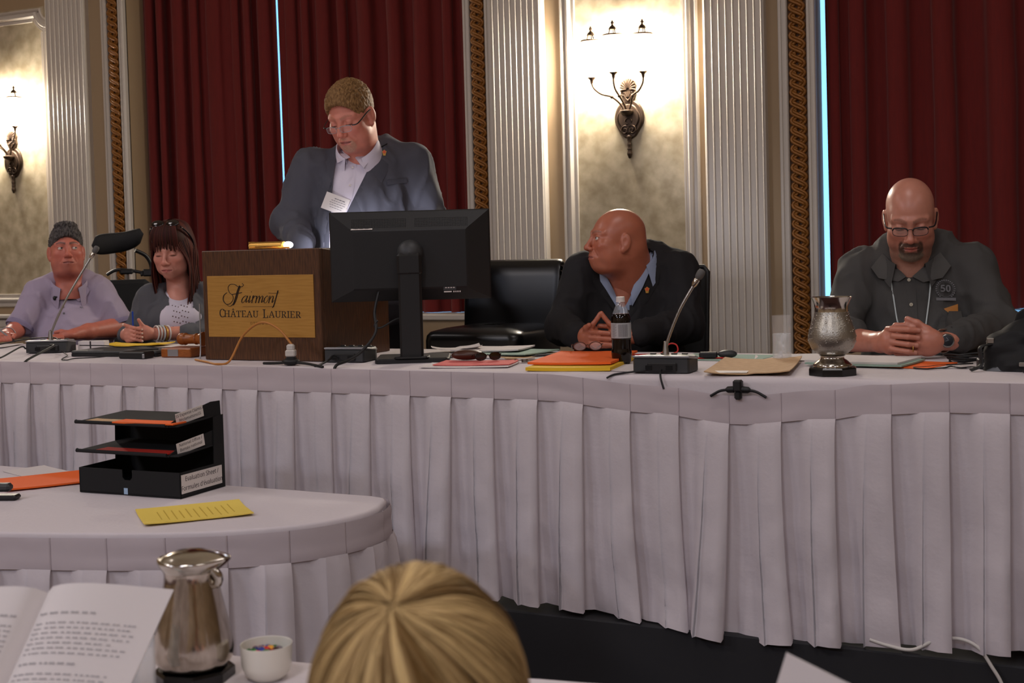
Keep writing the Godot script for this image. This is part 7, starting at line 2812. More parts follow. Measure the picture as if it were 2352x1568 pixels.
	b.lathe([Vector2(0.001, 0), Vector2(0.021, 0), Vector2(0.0225, 0.004), Vector2(0.021, 0.009), Vector2(0.0185, 0.010), Vector2(0.018, 0.008), Vector2(0.001, 0.008)], 28, dx, 0.3)
	obj("case", b, M.steel, wt)
	b = MB.new()
	b.lathe([Vector2(0.001, 0.0082), Vector2(0.0178, 0.0082), Vector2(0.001, 0.0088)], 28, dx, 0.3)
	obj("dial", b, M.spectacle_black, wt)
	b = MB.new()
	b.box(Vector3(0.003, 0.0092, -0.004), Vector3(0.0008, 0.0004, 0.012), 0.0, dx * Transform3D(Basis(Vector3.UP, 0.6), Vector3.ZERO))
	b.box(Vector3(-0.003, 0.0092, 0.0), Vector3(0.008, 0.0004, 0.0009), 0.0, dx * Transform3D(Basis(Vector3.UP, 0.3), Vector3.ZERO))
	obj("hands", b, M.silver_plastic, wt)
	b = MB.new()
	var rr := []
	for i in 17:
		rr.append(Vector3(-0.014, 1.077 + 0.0105 * sin(TAU * i / 16.0), 0.462 + 0.0105 * cos(TAU * i / 16.0)))
	b.tube(rr, 0.0016, 6)
	wear(p, "finger_ring", b, M.pin_gold)
	spectacles(p, X, 0.047, 0.027, M.spectacle_black, M.spectacle_black, false, -0.006, 0.110)
	legs(p, 0.875, 0.30, M.trousers)

func bald_man():
	var p := person_node("bald man in black blazer and open pale blue collar, looking aside with fingertips together", -1.838, 0.30, -4.78, 21.0)
	var skin := lin(0.70, 0.42, 0.32)
	var spec := {"skin": skin, "eyes": "open", "jaw": 1.14, "neck": 0.068, "double_chin": 1.0, "brow": lin(0.42, 0.26, 0.20), "brow_strength": 0.65, "lip": lin(0.58, 0.30, 0.26)}
	var X := face_pose(Vector3(-0.042, 1.440, 0.095), -70.0, -6.0, 2.0, 1.0)
	var b := MB.new()
	var F := head_field(spec, X.affine_inverse() * Vector3(0.005, 1.245, 0.02))
	F.run([["c", Vector3(0.0, -0.02, -0.065), X.affine_inverse() * Vector3(0.035, 1.30, -0.01), 0.060, 0.075, 0.03]])
	F.mesh(b, X, skin_tint(spec))
	eyeballs(b, X, Vector3(0.05, 0.18, 1))
	var hands := []
	var nails := []
	hands.append(["c", Vector3(-0.205, 1.092, 0.285), Vector3(-0.165, 1.092, 0.33), 0.034, 0.031, 0.02])
	hands.append(["e", Vector3(-0.140, 1.095, 0.345), Vector3(0.036, 0.045, 0.028), 0.02])
	hands.append(["c", Vector3(0.02, 1.094, 0.345), Vector3(-0.02, 1.092, 0.355), 0.031, 0.030, 0.02])
	hands.append(["e", Vector3(-0.040, 1.095, 0.360), Vector3(0.038, 0.045, 0.028), 0.02])
	# steepled index fingers
	finger(hands, [Vector3(-0.140, 1.118, 0.36), Vector3(-0.128, 1.140, 0.365), Vector3(-0.112, 1.160, 0.366), Vector3(-0.103, 1.176, 0.366)], 0.0100, 0.004)
	finger(hands, [Vector3(-0.045, 1.118, 0.368), Vector3(-0.068, 1.140, 0.368), Vector3(-0.086, 1.162, 0.366), Vector3(-0.097, 1.180, 0.366)], 0.0100, 0.004)
	for i in 3:
		var y := 1.112 - 0.021 * i
		finger(hands, [Vector3(-0.140, y, 0.366), Vector3(-0.108, y - 0.002, 0.386), Vector3(-0.072 + 0.004 * i, y - 0.005, 0.388)], 0.0100, 0.003)
		nails.append(Vector3(-0.066 + 0.004 * i, y - 0.004, 0.397))
		finger(hands, [Vector3(-0.040, y - 0.008, 0.376), Vector3(-0.082, y - 0.010, 0.378), Vector3(-0.122, y - 0.011, 0.372)], 0.0094, 0.002)
	finger(hands, [Vector3(-0.152, 1.108, 0.355), Vector3(-0.155, 1.128, 0.372), Vector3(-0.142, 1.138, 0.385)], 0.0105, 0.006)
	finger(hands, [Vector3(-0.030, 1.110, 0.350), Vector3(-0.060, 1.128, 0.352), Vector3(-0.105, 1.132, 0.352)], 0.0105, 0.006)
	part_field(b, hands, Vector3(-0.31, 1.03, 0.16), Vector3(0.12, 1.20, 0.43), 0.0034, nail_tint(skin * Color(1.0, 0.95, 0.92), nails))
	wear(p, "body", b, M.skin_shiny)
	# shirt under the blazer
	var C := []
	C.append(["e", Vector3(0.005, 1.17, -0.02), Vector3(0.185, 0.21, 0.125), 0.05])
	C.append(["c", Vector3(-0.12, 1.315, -0.02), Vector3(0.14, 1.335, -0.03), 0.062, 0.066, 0.05])
	C.append(["e", Vector3(0.0, 0.98, 0.0), Vector3(0.18, 0.2, 0.13), 0.05])
	C.append(["-e", Vector3(-0.028, 1.31, 0.115), Vector3(0.046, 0.11, 0.07), 0.02])
	b = MB.new()
	var G0 := part_field(b, C, Vector3(-0.27, 0.80, -0.18), Vector3(0.27, 1.44, 0.18), 0.010, null, folds(21, 0.003))
	wear(p, "shirt", b, M.shirt_blue)
	# throat fills the open neck
	b = MB.new()
	part_field(b, [["c", Vector3(-0.01, 1.36, 0.04), Vector3(-0.02, 1.19, 0.055), 0.060, 0.050, 0.03]], Vector3(-0.12, 1.10, -0.08), Vector3(0.12, 1.43, 0.16), 0.006, nail_tint(skin * 0.92, []))
	wear(p, "throat", b, M.skin)
	var L := []
	L.append(["e", Vector3(0.0, 1.16, -0.03), Vector3(0.215, 0.22, 0.142), 0.05])
	L.append(["e", Vector3(0.0, 0.97, 0.0), Vector3(0.215, 0.22, 0.160), 0.06])
	L.append(["c", Vector3(-0.155, 1.328, -0.02), Vector3(0.185, 1.318, -0.04), 0.070, 0.076, 0.06])
	L.append(["c", Vector3(0.02, 1.385, -0.05), Vector3(0.11, 1.378, -0.05), 0.055, 0.055, 0.05])
	L.append(["c", Vector3(-0.172, 1.320, 0.0), Vector3(-0.250, 1.115, 0.10), 0.078, 0.066, 0.045])
	L.append(["c", Vector3(-0.250, 1.118, 0.10), Vector3(-0.188, 1.097, 0.305), 0.064, 0.050, 0.04])
	L.append(["c", Vector3(0.195, 1.308, -0.02), Vector3(0.218, 1.110, 0.08), 0.078, 0.068, 0.045])
	L.append(["c", Vector3(0.218, 1.115, 0.08), Vector3(0.045, 1.098, 0.335), 0.066, 0.048, 0.04])
	L.append(["-c", Vector3(-0.02, 1.36, 0.06), Vector3(-0.03, 1.52, 0.06), 0.064, 0.09, 0.012])
	b = MB.new()
	var vcut := func(q: Vector3) -> bool:
		if q.z < 0.02:
			return true
		var t := (1.345 - q.y) / (1.345 - 1.155)
		if t > 1.0:
			return true
		return q.x < lerpf(-0.092, -0.030, t) or q.x > lerpf(0.080, -0.008, t)
	var G := Sdf.new(Vector3(-0.37, 0.78, -0.20), Vector3(0.36, 1.46, 0.40), 0.0095)
	G.run(L)
	G.mesh(b, Transform3D(), null, folds(22, 0.009, Vector3(8, 4, 8)), vcut)
	wear(p, "blazer", b, M.blazer_black)
	wear(p, "lapel", strip_on(G, v2([[0.085, 1.375], [0.078, 1.335], [0.052, 1.265], [0.022, 1.205], [-0.006, 1.150]]), v2([[0.115, 1.378], [0.128, 1.325], [0.118, 1.275], [0.075, 1.205], [0.004, 1.140]]), 6, 0.005, 0.005), M.lapel_black)
	wear(p, "lapel", strip_on(G, v2([[-0.135, 1.350], [-0.135, 1.290], [-0.118, 1.255], [-0.070, 1.195], [-0.032, 1.140]]), v2([[-0.100, 1.355], [-0.090, 1.315], [-0.074, 1.265], [-0.050, 1.205], [-0.028, 1.150]]), 6, 0.005, 0.005), M.lapel_black)
	# pale blue collar leaves
	wear(p, "collar_leaf", strip_on(G0, v2([[0.090, 1.405], [0.066, 1.35], [0.030, 1.285], [0.012, 1.24]]), v2([[0.098, 1.375], [0.088, 1.325], [0.058, 1.262], [0.016, 1.19]]), 6, 0.022, 0.006), M.shirt_blue)
	wear(p, "collar_leaf", strip_on(G0, v2([[-0.120, 1.325], [-0.110, 1.296], [-0.080, 1.250], [-0.045, 1.19]]), v2([[-0.088, 1.322], [-0.070, 1.285], [-0.050, 1.245], [-0.034, 1.20]]), 6, 0.022, 0.006), M.shirt_blue)
	wear(p, "shirt_collar", collar(Vector3(0.022, 1.340, 0.0), 0.088, 0.086, 0.42, -0.25, 0.050, 0.052, 0.02, 0.85), M.shirt_blue)
	lapel_pin(p, Vector3(0.074, 1.252, G.hit(0.074, 1.252) + 0.012))
	legs(p, 0.875, 0.30, M.trousers)

func lapel_pin(p: Node3D, at: Vector3):
	var n := Node3D.new()
	n.name = "lapel_pin"
	p.add_child(n, true)
	n.position = at - Vector3(0, p.position.y, 0)
	var b := MB.new()
	var o := PackedVector2Array()
	for i in 10:
		var r := 0.0105 if i % 2 == 0 else 0.0078
		o.append(Vector2(sin(TAU * i / 10.0), cos(TAU * i / 10.0)) * -r * Vector2(1, -1))
	if Geometry2D.is_polygon_clockwise(o):
		o.reverse()
	b.prism(o, 0.002, Transform3D())
	b.box(Vector3(0, -0.011, 0.001), Vector3(0.011, 0.006, 0.002))
	obj("gold_rim", b, M.pin_gold, n)
	b = MB.new()
	b.prism(circle(0.0068, 10), 0.0014, Transform3D(Basis(), Vector3(0, 0.001, 0.002)))
	obj("orange_enamel", b, M.pin_orange, n)

func speaker():
	var p := person_node("standing man in grey jacket and white shirt looking down behind the walnut lectern", -3.023, 0.30, -4.72, 32.6)
	var skin := lin(0.80, 0.50, 0.42)
	var spec := {"skin": skin, "eyes": "down", "jaw": 1.12, "neck": 0.066, "double_chin": 1.0, "brow": lin(0.52, 0.36, 0.26), "brow_strength": 0.5, "lip": lin(0.62, 0.33, 0.30)}
	spec.beard = func(q: Vector3) -> Array:
		var ax := absf(q.x)
		if q.z < 0.04:
			return [0.0, Color.WHITE]
		var chin := clampf(1.3 - Vector2(ax / 0.024, (q.y + 0.100) / 0.018).length(), 0.0, 1.0) * 1.5
		var side := clampf(1.3 - Vector2((ax - 0.027) / 0.006, (q.y + 0.084) / 0.018).length(), 0.0, 1.0) * 1.4
		var mus := clampf(1.2 - Vector2(ax / 0.022, (q.y + 0.0565) / 0.0055).length(), 0.0, 1.0) * 0.6
		return [clampf(maxf(chin, maxf(side, mus)), 0.0, 0.62), lin(0.72, 0.58, 0.48)]
	var X := face_pose(Vector3(-0.022, 1.985, 0.140), -30.0, 25.0, 3.0, 1.08)
	var b := MB.new()
	var F := head_field(spec, X.affine_inverse() * Vector3(0.020, 1.78, 0.02))
	F.mesh(b, X, skin_tint(spec))
	var hands := [["c", Vector3(-0.25, 1.455, 0.24), Vector3(-0.175, 1.37, 0.36), 0.032, 0.028, 0.02], ["e", Vector3(-0.160, 1.35, 0.39), Vector3(0.030, 0.020, 0.045), 0.015]]
	for i in 4:
		finger(hands, [Vector3(-0.185 + 0.017 * i, 1.345, 0.42), Vector3(-0.180 + 0.018 * i, 1.335, 0.455), Vector3(-0.176 + 0.018 * i, 1.322, 0.48)], 0.0092, 0.003)
	finger(hands, [Vector3(-0.138, 1.352, 0.365), Vector3(-0.12, 1.346, 0.395), Vector3(-0.115, 1.338, 0.42)], 0.0105, 0.005)
	part_field(b, hands, Vector3(-0.30, 1.29, 0.18), Vector3(-0.05, 1.50, 0.52), 0.0045, nail_tint(skin, []))
	hands = [["c", Vector3(0.28, 1.46, 0.20), Vector3(0.20, 1.38, 0.34), 0.032, 0.028, 0.02], ["e", Vector3(0.185, 1.365, 0.37), Vector3(0.03, 0.022, 0.045), 0.015]]
	for i in 4:
		finger(hands, [Vector3(0.165 + 0.016 * i, 1.360, 0.40), Vector3(0.160 + 0.016 * i, 1.350, 0.435), Vector3(0.158 + 0.016 * i, 1.340, 0.455)], 0.0092, 0.003)
	finger(hands, [Vector3(0.160, 1.37, 0.36), Vector3(0.140, 1.366, 0.39), Vector3(0.135, 1.358, 0.41)], 0.0105, 0.005)
	part_field(b, hands, Vector3(0.10, 1.30, 0.14), Vector3(0.34, 1.50, 0.50), 0.0045, nail_tint(skin, []))
	wear(p, "body", b, M.skin)
	short_hair(p, X, [["-e", Vector3(0, -0.052, 0.120), Vector3(0.112, 0.134, 0.100), 0.006], ["-e", Vector3(0, -0.12, 0.0), Vector3(0.14, 0.10, 0.20), 0.004], ["-e", Vector3(0.088, -0.006, 0.0), Vector3(0.03, 0.03, 0.028), 0.004], ["-e", Vector3(-0.088, -0.006, 0.0), Vector3(0.03, 0.03, 0.028), 0.004]], 0.017, lin(0.38, 0.27, 0.16), lin(0.60, 0.46, 0.30), 5, 0.004)
	# shirt
	var C := []
	C.append(["e", Vector3(0.01, 1.60, 0.0), Vector3(0.205, 0.26, 0.155), 0.05])
	C.append(["e", Vector3(0.01, 1.40, 0.04), Vector3(0.215, 0.26, 0.180), 0.06])
	C.append(["c", Vector3(-0.14, 1.785, -0.01), Vector3(0.20, 1.80, -0.01), 0.06, 0.06, 0.05])
	b = MB.new()
	var G0 := part_field(b, C, Vector3(-0.30, 1.14, -0.20), Vector3(0.30, 1.90, 0.26), 0.010, null, folds(31, 0.005, Vector3(12, 4, 8)))
	wear(p, "shirt", b, M.shirt_white)
	wear(p, "shirt_collar", collar(Vector3(0.004, 1.838, 0.055), 0.082, 0.088, 0.62, -0.28, 0.046, 0.050, 0.050, 0.42), M.shirt_white)
	wear(p, "collar_leaf", strip_on(G0, v2([[0.060, 1.880], [0.030, 1.850], [-0.012, 1.815]]), v2([[0.075, 1.840], [0.050, 1.805], [0.022, 1.768]]), 6, 0.040, 0.006), M.shirt_white)
	wear(p, "collar_leaf", strip_on(G0, v2([[-0.098, 1.862], [-0.090, 1.835], [-0.086, 1.795]]), v2([[-0.072, 1.856], [-0.050, 1.835], [-0.032, 1.818]]), 6, 0.040, 0.006), M.shirt_white)
	wear(p, "placket", strip_on(G0, v2([[-0.038, 1.79], [-0.048, 1.70], [-0.070, 1.60], [-0.085, 1.45]]), v2([[-0.008, 1.79], [-0.018, 1.70], [-0.040, 1.60], [-0.055, 1.45]]), 6, 0.003, 0.003), M.shirt_white)
	for q in [[-0.024, 1.775], [-0.036, 1.70], [-0.055, 1.60]]:
		button_on(p, G0, q[0], q[1], 0.005, M.label_white, 0.007)
	# jacket
	var L := []
	L.append(["e", Vector3(0.02, 1.60, -0.01), Vector3(0.240, 0.28, 0.172), 0.05])
	L.append(["e", Vector3(0.03, 1.38, 0.03), Vector3(0.255, 0.30, 0.195), 0.06])
	L.append(["c", Vector3(-0.165, 1.790, -0.01), Vector3(0.225, 1.805, -0.02), 0.068, 0.070, 0.06])
	L.append(["c", Vector3(-0.02, 1.845, -0.03), Vector3(0.12, 1.855, -0.03), 0.060, 0.060, 0.05])
	L.append(["c", Vector3(-0.205, 1.785, 0.0), Vector3(-0.285, 1.555, 0.06), 0.078, 0.072, 0.045])
	L.append(["c", Vector3(-0.285, 1.555, 0.06), Vector3(-0.240, 1.460, 0.27), 0.072, 0.052, 0.04])
	L.append(["c", Vector3(0.235, 1.790, -0.01), Vector3(0.295, 1.53, 0.03), 0.080, 0.074, 0.045])
	L.append(["c", Vector3(0.295, 1.53, 0.03), Vector3(0.255, 1.455, 0.22), 0.070, 0.052, 0.04])
	L.append(["-c", Vector3(0.005, 1.86, 0.06), Vector3(0.0, 2.02, 0.07), 0.072, 0.085, 0.012])
	var vcut := func(q: Vector3) -> bool:
		if q.z < 0.03:
			return true
		var t := maxf(0.0, (1.86 - q.y) / (1.86 - 1.50))
		if t > 1.0:
			return q.x < -0.140 or q.x > -0.085 + 0.05 * (t - 1.0)
		return q.x < lerpf(-0.100, -0.140, t) or q.x > lerpf(0.080, -0.090, pow(t, 1.1))
	b = MB.new()
	var G := Sdf.new(Vector3(-0.40, 1.08, -0.24), Vector3(0.44, 1.95, 0.36), 0.0105)
	G.run(L)
	G.mesh(b, Transform3D(), null, folds(32, 0.012, Vector3(7, 4, 7)), vcut)
	wear(p, "jacket", b, M.jacket_grey)
	wear(p, "lapel", strip_on(G, v2([[0.080, 1.880], [0.074, 1.850], [0.045, 1.775], [-0.005, 1.68], [-0.055, 1.585], [-0.090, 1.50]]), v2([[0.112, 1.872], [0.146, 1.842], [0.140, 1.790], [0.085, 1.69], [0.0, 1.575], [-0.078, 1.49]]), 6, 0.005, 0.006), M.lapel_grey)
	wear(p, "lapel", strip_on(G, v2([[-0.150, 1.850], [-0.175, 1.80], [-0.182, 1.740], [-0.172, 1.65], [-0.152, 1.55]]), v2([[-0.090, 1.862], [-0.095, 1.80], [-0.104, 1.740], [-0.114, 1.65], [-0.126, 1.55]]), 6, 0.005, 0.006), M.lapel_grey)
	wear(p, "front_edge", strip_on(G, v2([[-0.155, 1.55], [-0.150, 1.48], [-0.152, 1.40], [-0.155, 1.25]]), v2([[-0.126, 1.55], [-0.128, 1.48], [-0.130, 1.40], [-0.132, 1.25]]), 4, 0.004, 0.004), M.lapel_grey)
	wear(p, "breast_pocket", strip_on(G, v2([[0.115, 1.718], [0.117, 1.698]]), v2([[0.200, 1.728], [0.202, 1.708]]), 6, 0.004, 0.004), M.lapel_grey)
	b = MB.new()
	var bh := []
	for q in [[0.098, 1.862], [0.112, 1.869], [0.124, 1.876]]:
		bh.append(Vector3(q[0], q[1], G.hit(q[0], q[1]) + 0.014))
	b.tube(bh, 0.0022, 6)
	wear(p, "buttonhole", b, M.hole)
	lapel_pin(p, Vector3(0.110, 1.838, G.hit(0.110, 1.838) + 0.016))
	# name card on the shirt front, tilted
	var card := Node3D.new()
	card.name = "name_card"
	p.add_child(card, true)
	card.position = Vector3(-0.098, 1.624 - p.position.y, G0.hit(-0.098, 1.624) + 0.024)
	card.rotation = Vector3(deg_to_rad(-6), deg_to_rad(-8), deg_to_rad(-22))
	b = MB.new()
	b.box(Vector3.ZERO, Vector3(0.104, 0.072, 0.0015), 0.0004)
	obj("card", b, M.label_white, card)
	b = MB.new()
	for i in 5:
		var wl: float = [0.034, 0.056, 0.064, 0.058, 0.050][i]
		var x := -wl / 2
		while x < wl / 2:
			var sl: float = 0.005 + 0.004 * ((i * 3 + int(x * 900.0)) % 3 + 3) / 3.0
			b.box(Vector3(x + sl / 2 + 0.006, 0.020 - i * 0.0095, 0.0009), Vector3(sl, 0.0036 if i == 0 else 0.0022, 0.0004))
			x += sl + 0.002
	obj("print", b, M.paper_print, card).set_meta("kind", "stuff")
	spectacles(p, X, 0.046, 0.024, M.silver_plastic, M.spectacle_black, true, -0.012, 0.118)
	legs(p, 1.20, 0.30, M.trousers, 0.10, true)

func lock(b: MB, pts: Array, r0: float, r1: float, fl: float, col: Color, per := 6):
	b.col = col
	var q := spline(pts, per)
	var rad := []
	for i in q.size():
		var t := float(i) / (q.size() - 1)
		rad.append(lerpf(r0, r1, t) * minf(1.0, 0.35 + 5.0 * t))
	b.tube(q, rad, 7, fl, false)

func woman_with_fringe():
	var p := person_node("woman with long brown hair and fringe in grey cardigan, sunglasses on her head", -4.077, 0.30, -4.78, 40.5)
	var skin := lin(0.80, 0.55, 0.48)
	var spec := {"skin": skin, "eyes": "down", "jaw": 0.98, "neck": 0.050, "double_chin": 0.55, "brow": lin(0.35, 0.22, 0.17), "brow_strength": 0.5, "lip": lin(0.66, 0.34, 0.33)}
	var X := face_pose(Vector3(-0.014, 1.447, 0.045), -22.0, 9.0, 1.0, 1.02)
	var b := MB.new()
	var F := head_field(spec, X.affine_inverse() * Vector3(0.008, 1.22, 0.0))
	F.run([["e", X.affine_inverse() * Vector3(0.006, 1.215, 0.035), Vector3(0.060, 0.06, 0.060), 0.03]])
	F.mesh(b, X, skin_tint(spec))
	var hands := []
	var nails := []
	# her left forearm runs from the lectern side to the hands
	hands.append(["c", Vector3(0.10, 1.070, 0.13), Vector3(-0.120, 1.082, 0.235), 0.038, 0.026, 0.02])
	hands.append(["e", Vector3(-0.150, 1.088, 0.250), Vector3(0.034, 0.036, 0.024), 0.018])
	for i in 4:
		var y := 1.112 - 0.017 * i
		finger(hands, [Vector3(-0.165, y, 0.262), Vector3(-0.195, y - 0.002, 0.275), Vector3(-0.222, y - 0.006, 0.262)], 0.0080, 0.003)
	finger(hands, [Vector3(-0.140, 1.105, 0.250), Vector3(-0.160, 1.126, 0.258), Vector3(-0.172, 1.148, 0.262)], 0.0090, 0.005)
	# her right hand
	hands.append(["c", Vector3(-0.235, 1.080, 0.10), Vector3(-0.225, 1.078, 0.215), 0.034, 0.027, 0.02])
	hands.append(["e", Vector3(-0.215, 1.085, 0.245), Vector3(0.026, 0.036, 0.028), 0.018])
	for i in 4:
		var y := 1.120 - 0.017 * i
		finger(hands, [Vector3(-0.212, y, 0.268), Vector3(-0.190, y - 0.006, 0.287), Vector3(-0.160, y - 0.015, 0.284)], 0.0078, 0.002)
		nails.append(Vector3(-0.155, y - 0.015, 0.291))
	finger(hands, [Vector3(-0.222, 1.105, 0.250), Vector3(-0.218, 1.122, 0.268), Vector3(-0.236, 1.130, 0.272)], 0.0085, 0.004)
	nails.append(Vector3(-0.241, 1.132, 0.278))
	part_field(b, hands, Vector3(-0.29, 1.035, 0.05), Vector3(0.14, 1.17, 0.32), 0.0034, nail_tint(skin * Color(1.0, 0.92, 0.88), nails, lin(0.9, 0.82, 0.74)))
	wear(p, "body", b, M.skin)
	# white eyelet top and grey cardigan
	var C := []
	C.append(["e", Vector3(0.01, 1.08, 0.005), Vector3(0.150, 0.20, 0.118), 0.05])
	C.append(["e", Vector3(0.01, 0.92, 0.01), Vector3(0.155, 0.18, 0.128), 0.05])
	C.append(["e", Vector3(0.012, 1.13, 0.075), Vector3(0.12, 0.075, 0.065), 0.05])
	b = MB.new()
	var G0 := part_field(b, C, Vector3(-0.2, 0.76, -0.16), Vector3(0.22, 1.29, 0.19), 0.0095, null, folds(41, 0.003))
	wear(p, "white_top", b, M.shirt_white)
	b = MB.new()
	for k in 26:
		var x := -0.025 + 0.013 * (k % 6) + 0.005 * ((k / 6) % 2)
		var y := 1.20 - 0.024 * (k / 6) - 0.004 * (k % 3)
		b.ball(Vector3(x, y, G0.hit(x, y) + 0.001), Vector3(0.0028, 0.0028, 0.002), 8)
	wear(p, "eyelets", b, M.brown_frame).set_meta("kind", "stuff")
	var L := []
	L.append(["e", Vector3(0.008, 1.10, -0.012), Vector3(0.172, 0.20, 0.125), 0.05])
	L.append(["e", Vector3(0.008, 0.92, 0.0), Vector3(0.175, 0.18, 0.138), 0.05])
	L.append(["e", Vector3(0.012, 1.13, 0.062), Vector3(0.142, 0.085, 0.070), 0.05])
	L.append(["c", Vector3(-0.115, 1.235, -0.02), Vector3(0.14, 1.235, -0.02), 0.060, 0.060, 0.05])
	L.append(["c", Vector3(-0.130, 1.225, -0.01), Vector3(-0.195, 1.075, 0.03), 0.062, 0.050, 0.04])
	L.append(["c", Vector3(-0.195, 1.075, 0.03), Vector3(-0.230, 1.078, 0.15), 0.048, 0.040, 0.03])
	L.append(["c", Vector3(0.155, 1.225, -0.01), Vector3(0.205, 1.070, 0.03), 0.062, 0.050, 0.04])
	L.append(["c", Vector3(0.205, 1.070, 0.03), Vector3(0.030, 1.072, 0.170), 0.048, 0.042, 0.03])
	L.append(["-c", Vector3(0.008, 1.27, 0.04), Vector3(0.008, 1.40, 0.04), 0.065, 0.085, 0.012])
	var vcut := func(q: Vector3) -> bool:
		if q.z < 0.03 or (q.y < 1.12 and q.z > 0.15):
			return true
		return q.x < -0.040 - 0.012 * clampf((1.25 - q.y) * 6.0, 0.0, 1.0) or q.x > 0.062 + 0.012 * clampf((1.25 - q.y) * 6.0, 0.0, 1.0)
	b = MB.new()
	var G := Sdf.new(Vector3(-0.30, 0.76, -0.18), Vector3(0.29, 1.34, 0.24), 0.0095)
	G.run(L)
	G.mesh(b, Transform3D(), null, folds(42, 0.008, Vector3(9, 5, 9)), vcut)
	wear(p, "cardigan", b, M.cardigan)
	# hair: a cap over the skull and long locks falling to the chest
	var lo := lin(0.13, 0.06, 0.05)
	var hi := lin(0.34, 0.16, 0.13)
	var H := Sdf.new(Vector3(-0.12, -0.15, -0.145), Vector3(0.12, 0.16, 0.13), 0.0045)
	H.run([["e", Vector3(0, 0.040, -0.020), Vector3(0.088, 0.102, 0.108), 0.01], ["e", Vector3(0, -0.05, -0.05), Vector3(0.088, 0.10, 0.065), 0.03], ["e", Vector3(0, 0.065, 0.030), Vector3(0.075, 0.062, 0.072), 0.02], ["-e", Vector3(0, -0.050, 0.105), Vector3(0.070, 0.105, 0.085), 0.01]])
	b = MB.new()
	H.mesh(b, X, func(q: Vector3): return lo.lerp(hi, 0.25))
	var g := RandomNumberGenerator.new()
	g.seed = 91
	var Xi := X.affine_inverse()
	for s in [-1.0, 1.0]:
		for i in 30:
			var u := i / 29.0
			var z := lerpf(0.066, -0.10, u)
			var wz := sqrt(maxf(0.02, 1.0 - pow((z + 0.02) / 0.112, 2.0)))
			var wx := 0.090 * wz
			var fall: float = lerpf(-0.300, -0.265, u) + g.randf_range(-0.02, 0.02)
			var endx: float = s * (lerpf(0.058, 0.085, u) + g.randf_range(-0.014, 0.014)) + (0.012 if s > 0 else 0.0)
			var endz: float = lerpf(0.085, -0.06, u)
			var pts := [Vector3(s * 0.010, 0.040 + 0.104 * wz, z), Vector3(s * wx * 0.70, 0.040 + 0.078 * wz, z), Vector3(s * (wx + 0.003), 0.030, z + 0.004), Vector3(s * (0.086 + g.randf_range(-0.004, 0.006)) * lerpf(0.96, 1.0, u), -0.045, lerpf(0.052, -0.07, u)), Vector3(s * (0.082 + g.randf_range(-0.006, 0.008)), -0.14, lerpf(0.060, -0.07, u)), Vector3(endx, fall, endz)]
			for k in pts.size():
				pts[k] = X * pts[k]
			lock(b, pts, 0.0095, 0.0035, 0.55, lo.lerp(hi, g.randf()))
	# fringe
	for i in 24:
		var u := i / 23.0 * 2.0 - 1.0
		var x := u * 0.064
		var wz := sqrt(1.0 - pow(u * 0.72, 2.0))
		var drop: float = 0.026 + g.randf_range(-0.006, 0.008) - 0.012 * absf(u)
		var pts := [Vector3(x * 0.35, 0.143, 0.012), Vector3(x * 0.75, 0.122, 0.060 + 0.010 * wz), Vector3(x * 0.95, 0.084, 0.074 + 0.024 * wz), Vector3(x + g.randf_range(-0.006, 0.006), drop, 0.072 + 0.027 * wz)]
		for k in pts.size():
			pts[k] = X * pts[k]
		lock(b, pts, 0.0085, 0.0022, 0.5, lo.lerp(hi, 0.15 + 0.5 * g.randf()))
	wear(p, "hair", b, M.hair)
	# sunglasses on top of the head
	var sg := Node3D.new()
	sg.name = "sunglasses"
	p.add_child(sg, true)
	sg.position.y = -p.position.y
	for s in [-1.0, 1.0]:
		b = MB.new()
		b.ball(Vector3.ZERO, Vector3(0.031, 0.021, 0.008), 16, X * Transform3D(Basis(Vector3.RIGHT, -0.85), Vector3(s * 0.035, 0.135, 0.052)))
		obj("lens", b, M.dark_lens, sg)
		b = MB.new()
		b.tube(spline([X * Vector3(s * 0.066, 0.118, 0.045), X * Vector3(s * 0.086, 0.090, 0.025), X * Vector3(s * 0.096, 0.045, -0.005), X * Vector3(s * 0.092, 0.0, -0.02)], 6), 0.0055, 8, 0.6)
		obj("temple", b, M.spectacle_black, sg)
		b = MB.new()
		b.ball(X * Vector3(s * 0.074, 0.112, 0.045), Vector3(0.004, 0.004, 0.004), 8)
		obj("hinge", b, M.chrome, sg)
	# bracelets
	for i in 5:
		b = MB.new()
		var c := Vector3(-0.100, 1.082, 0.226).lerp(Vector3(-0.050, 1.078, 0.202), i / 4.0)
		var ax := Vector3(-0.9, 0.05, 0.42).normalized()
		var u := ax.cross(Vector3.UP).normalized()
		var w := u.cross(ax)
		var ring := []
		for k in 21:
			ring.append(c + (u * cos(TAU * k / 20.0) + w * sin(TAU * k / 20.0)) * (0.0335 + 0.001 * (i % 3)))
		b.tube(ring, 0.0036, 7)
		wear(p, "bracelet", b, [M.label_white, M.white_plastic, M.lanyard, M.pin_gold, M.label_white][i])
	b = MB.new()
	b.tube([X * Vector3(0.080, -0.046, -0.004), X * Vector3(0.081, -0.058, -0.003), X * Vector3(0.081, -0.068, -0.003)], 0.003, 6)
	wear(p, "earring", b, M.pin_gold)
	legs(p, 0.875, 0.30, M.trousers, 0.08)
	var pn := pen("blue pen held upright between the woman's clasped hands", p.transform * Vector3(-0.196, 1.128 - 0.30, 0.276), 0.4, M.blue, PI / 2)
	pn.scale = Vector3(0.85, 0.85, 0.85)

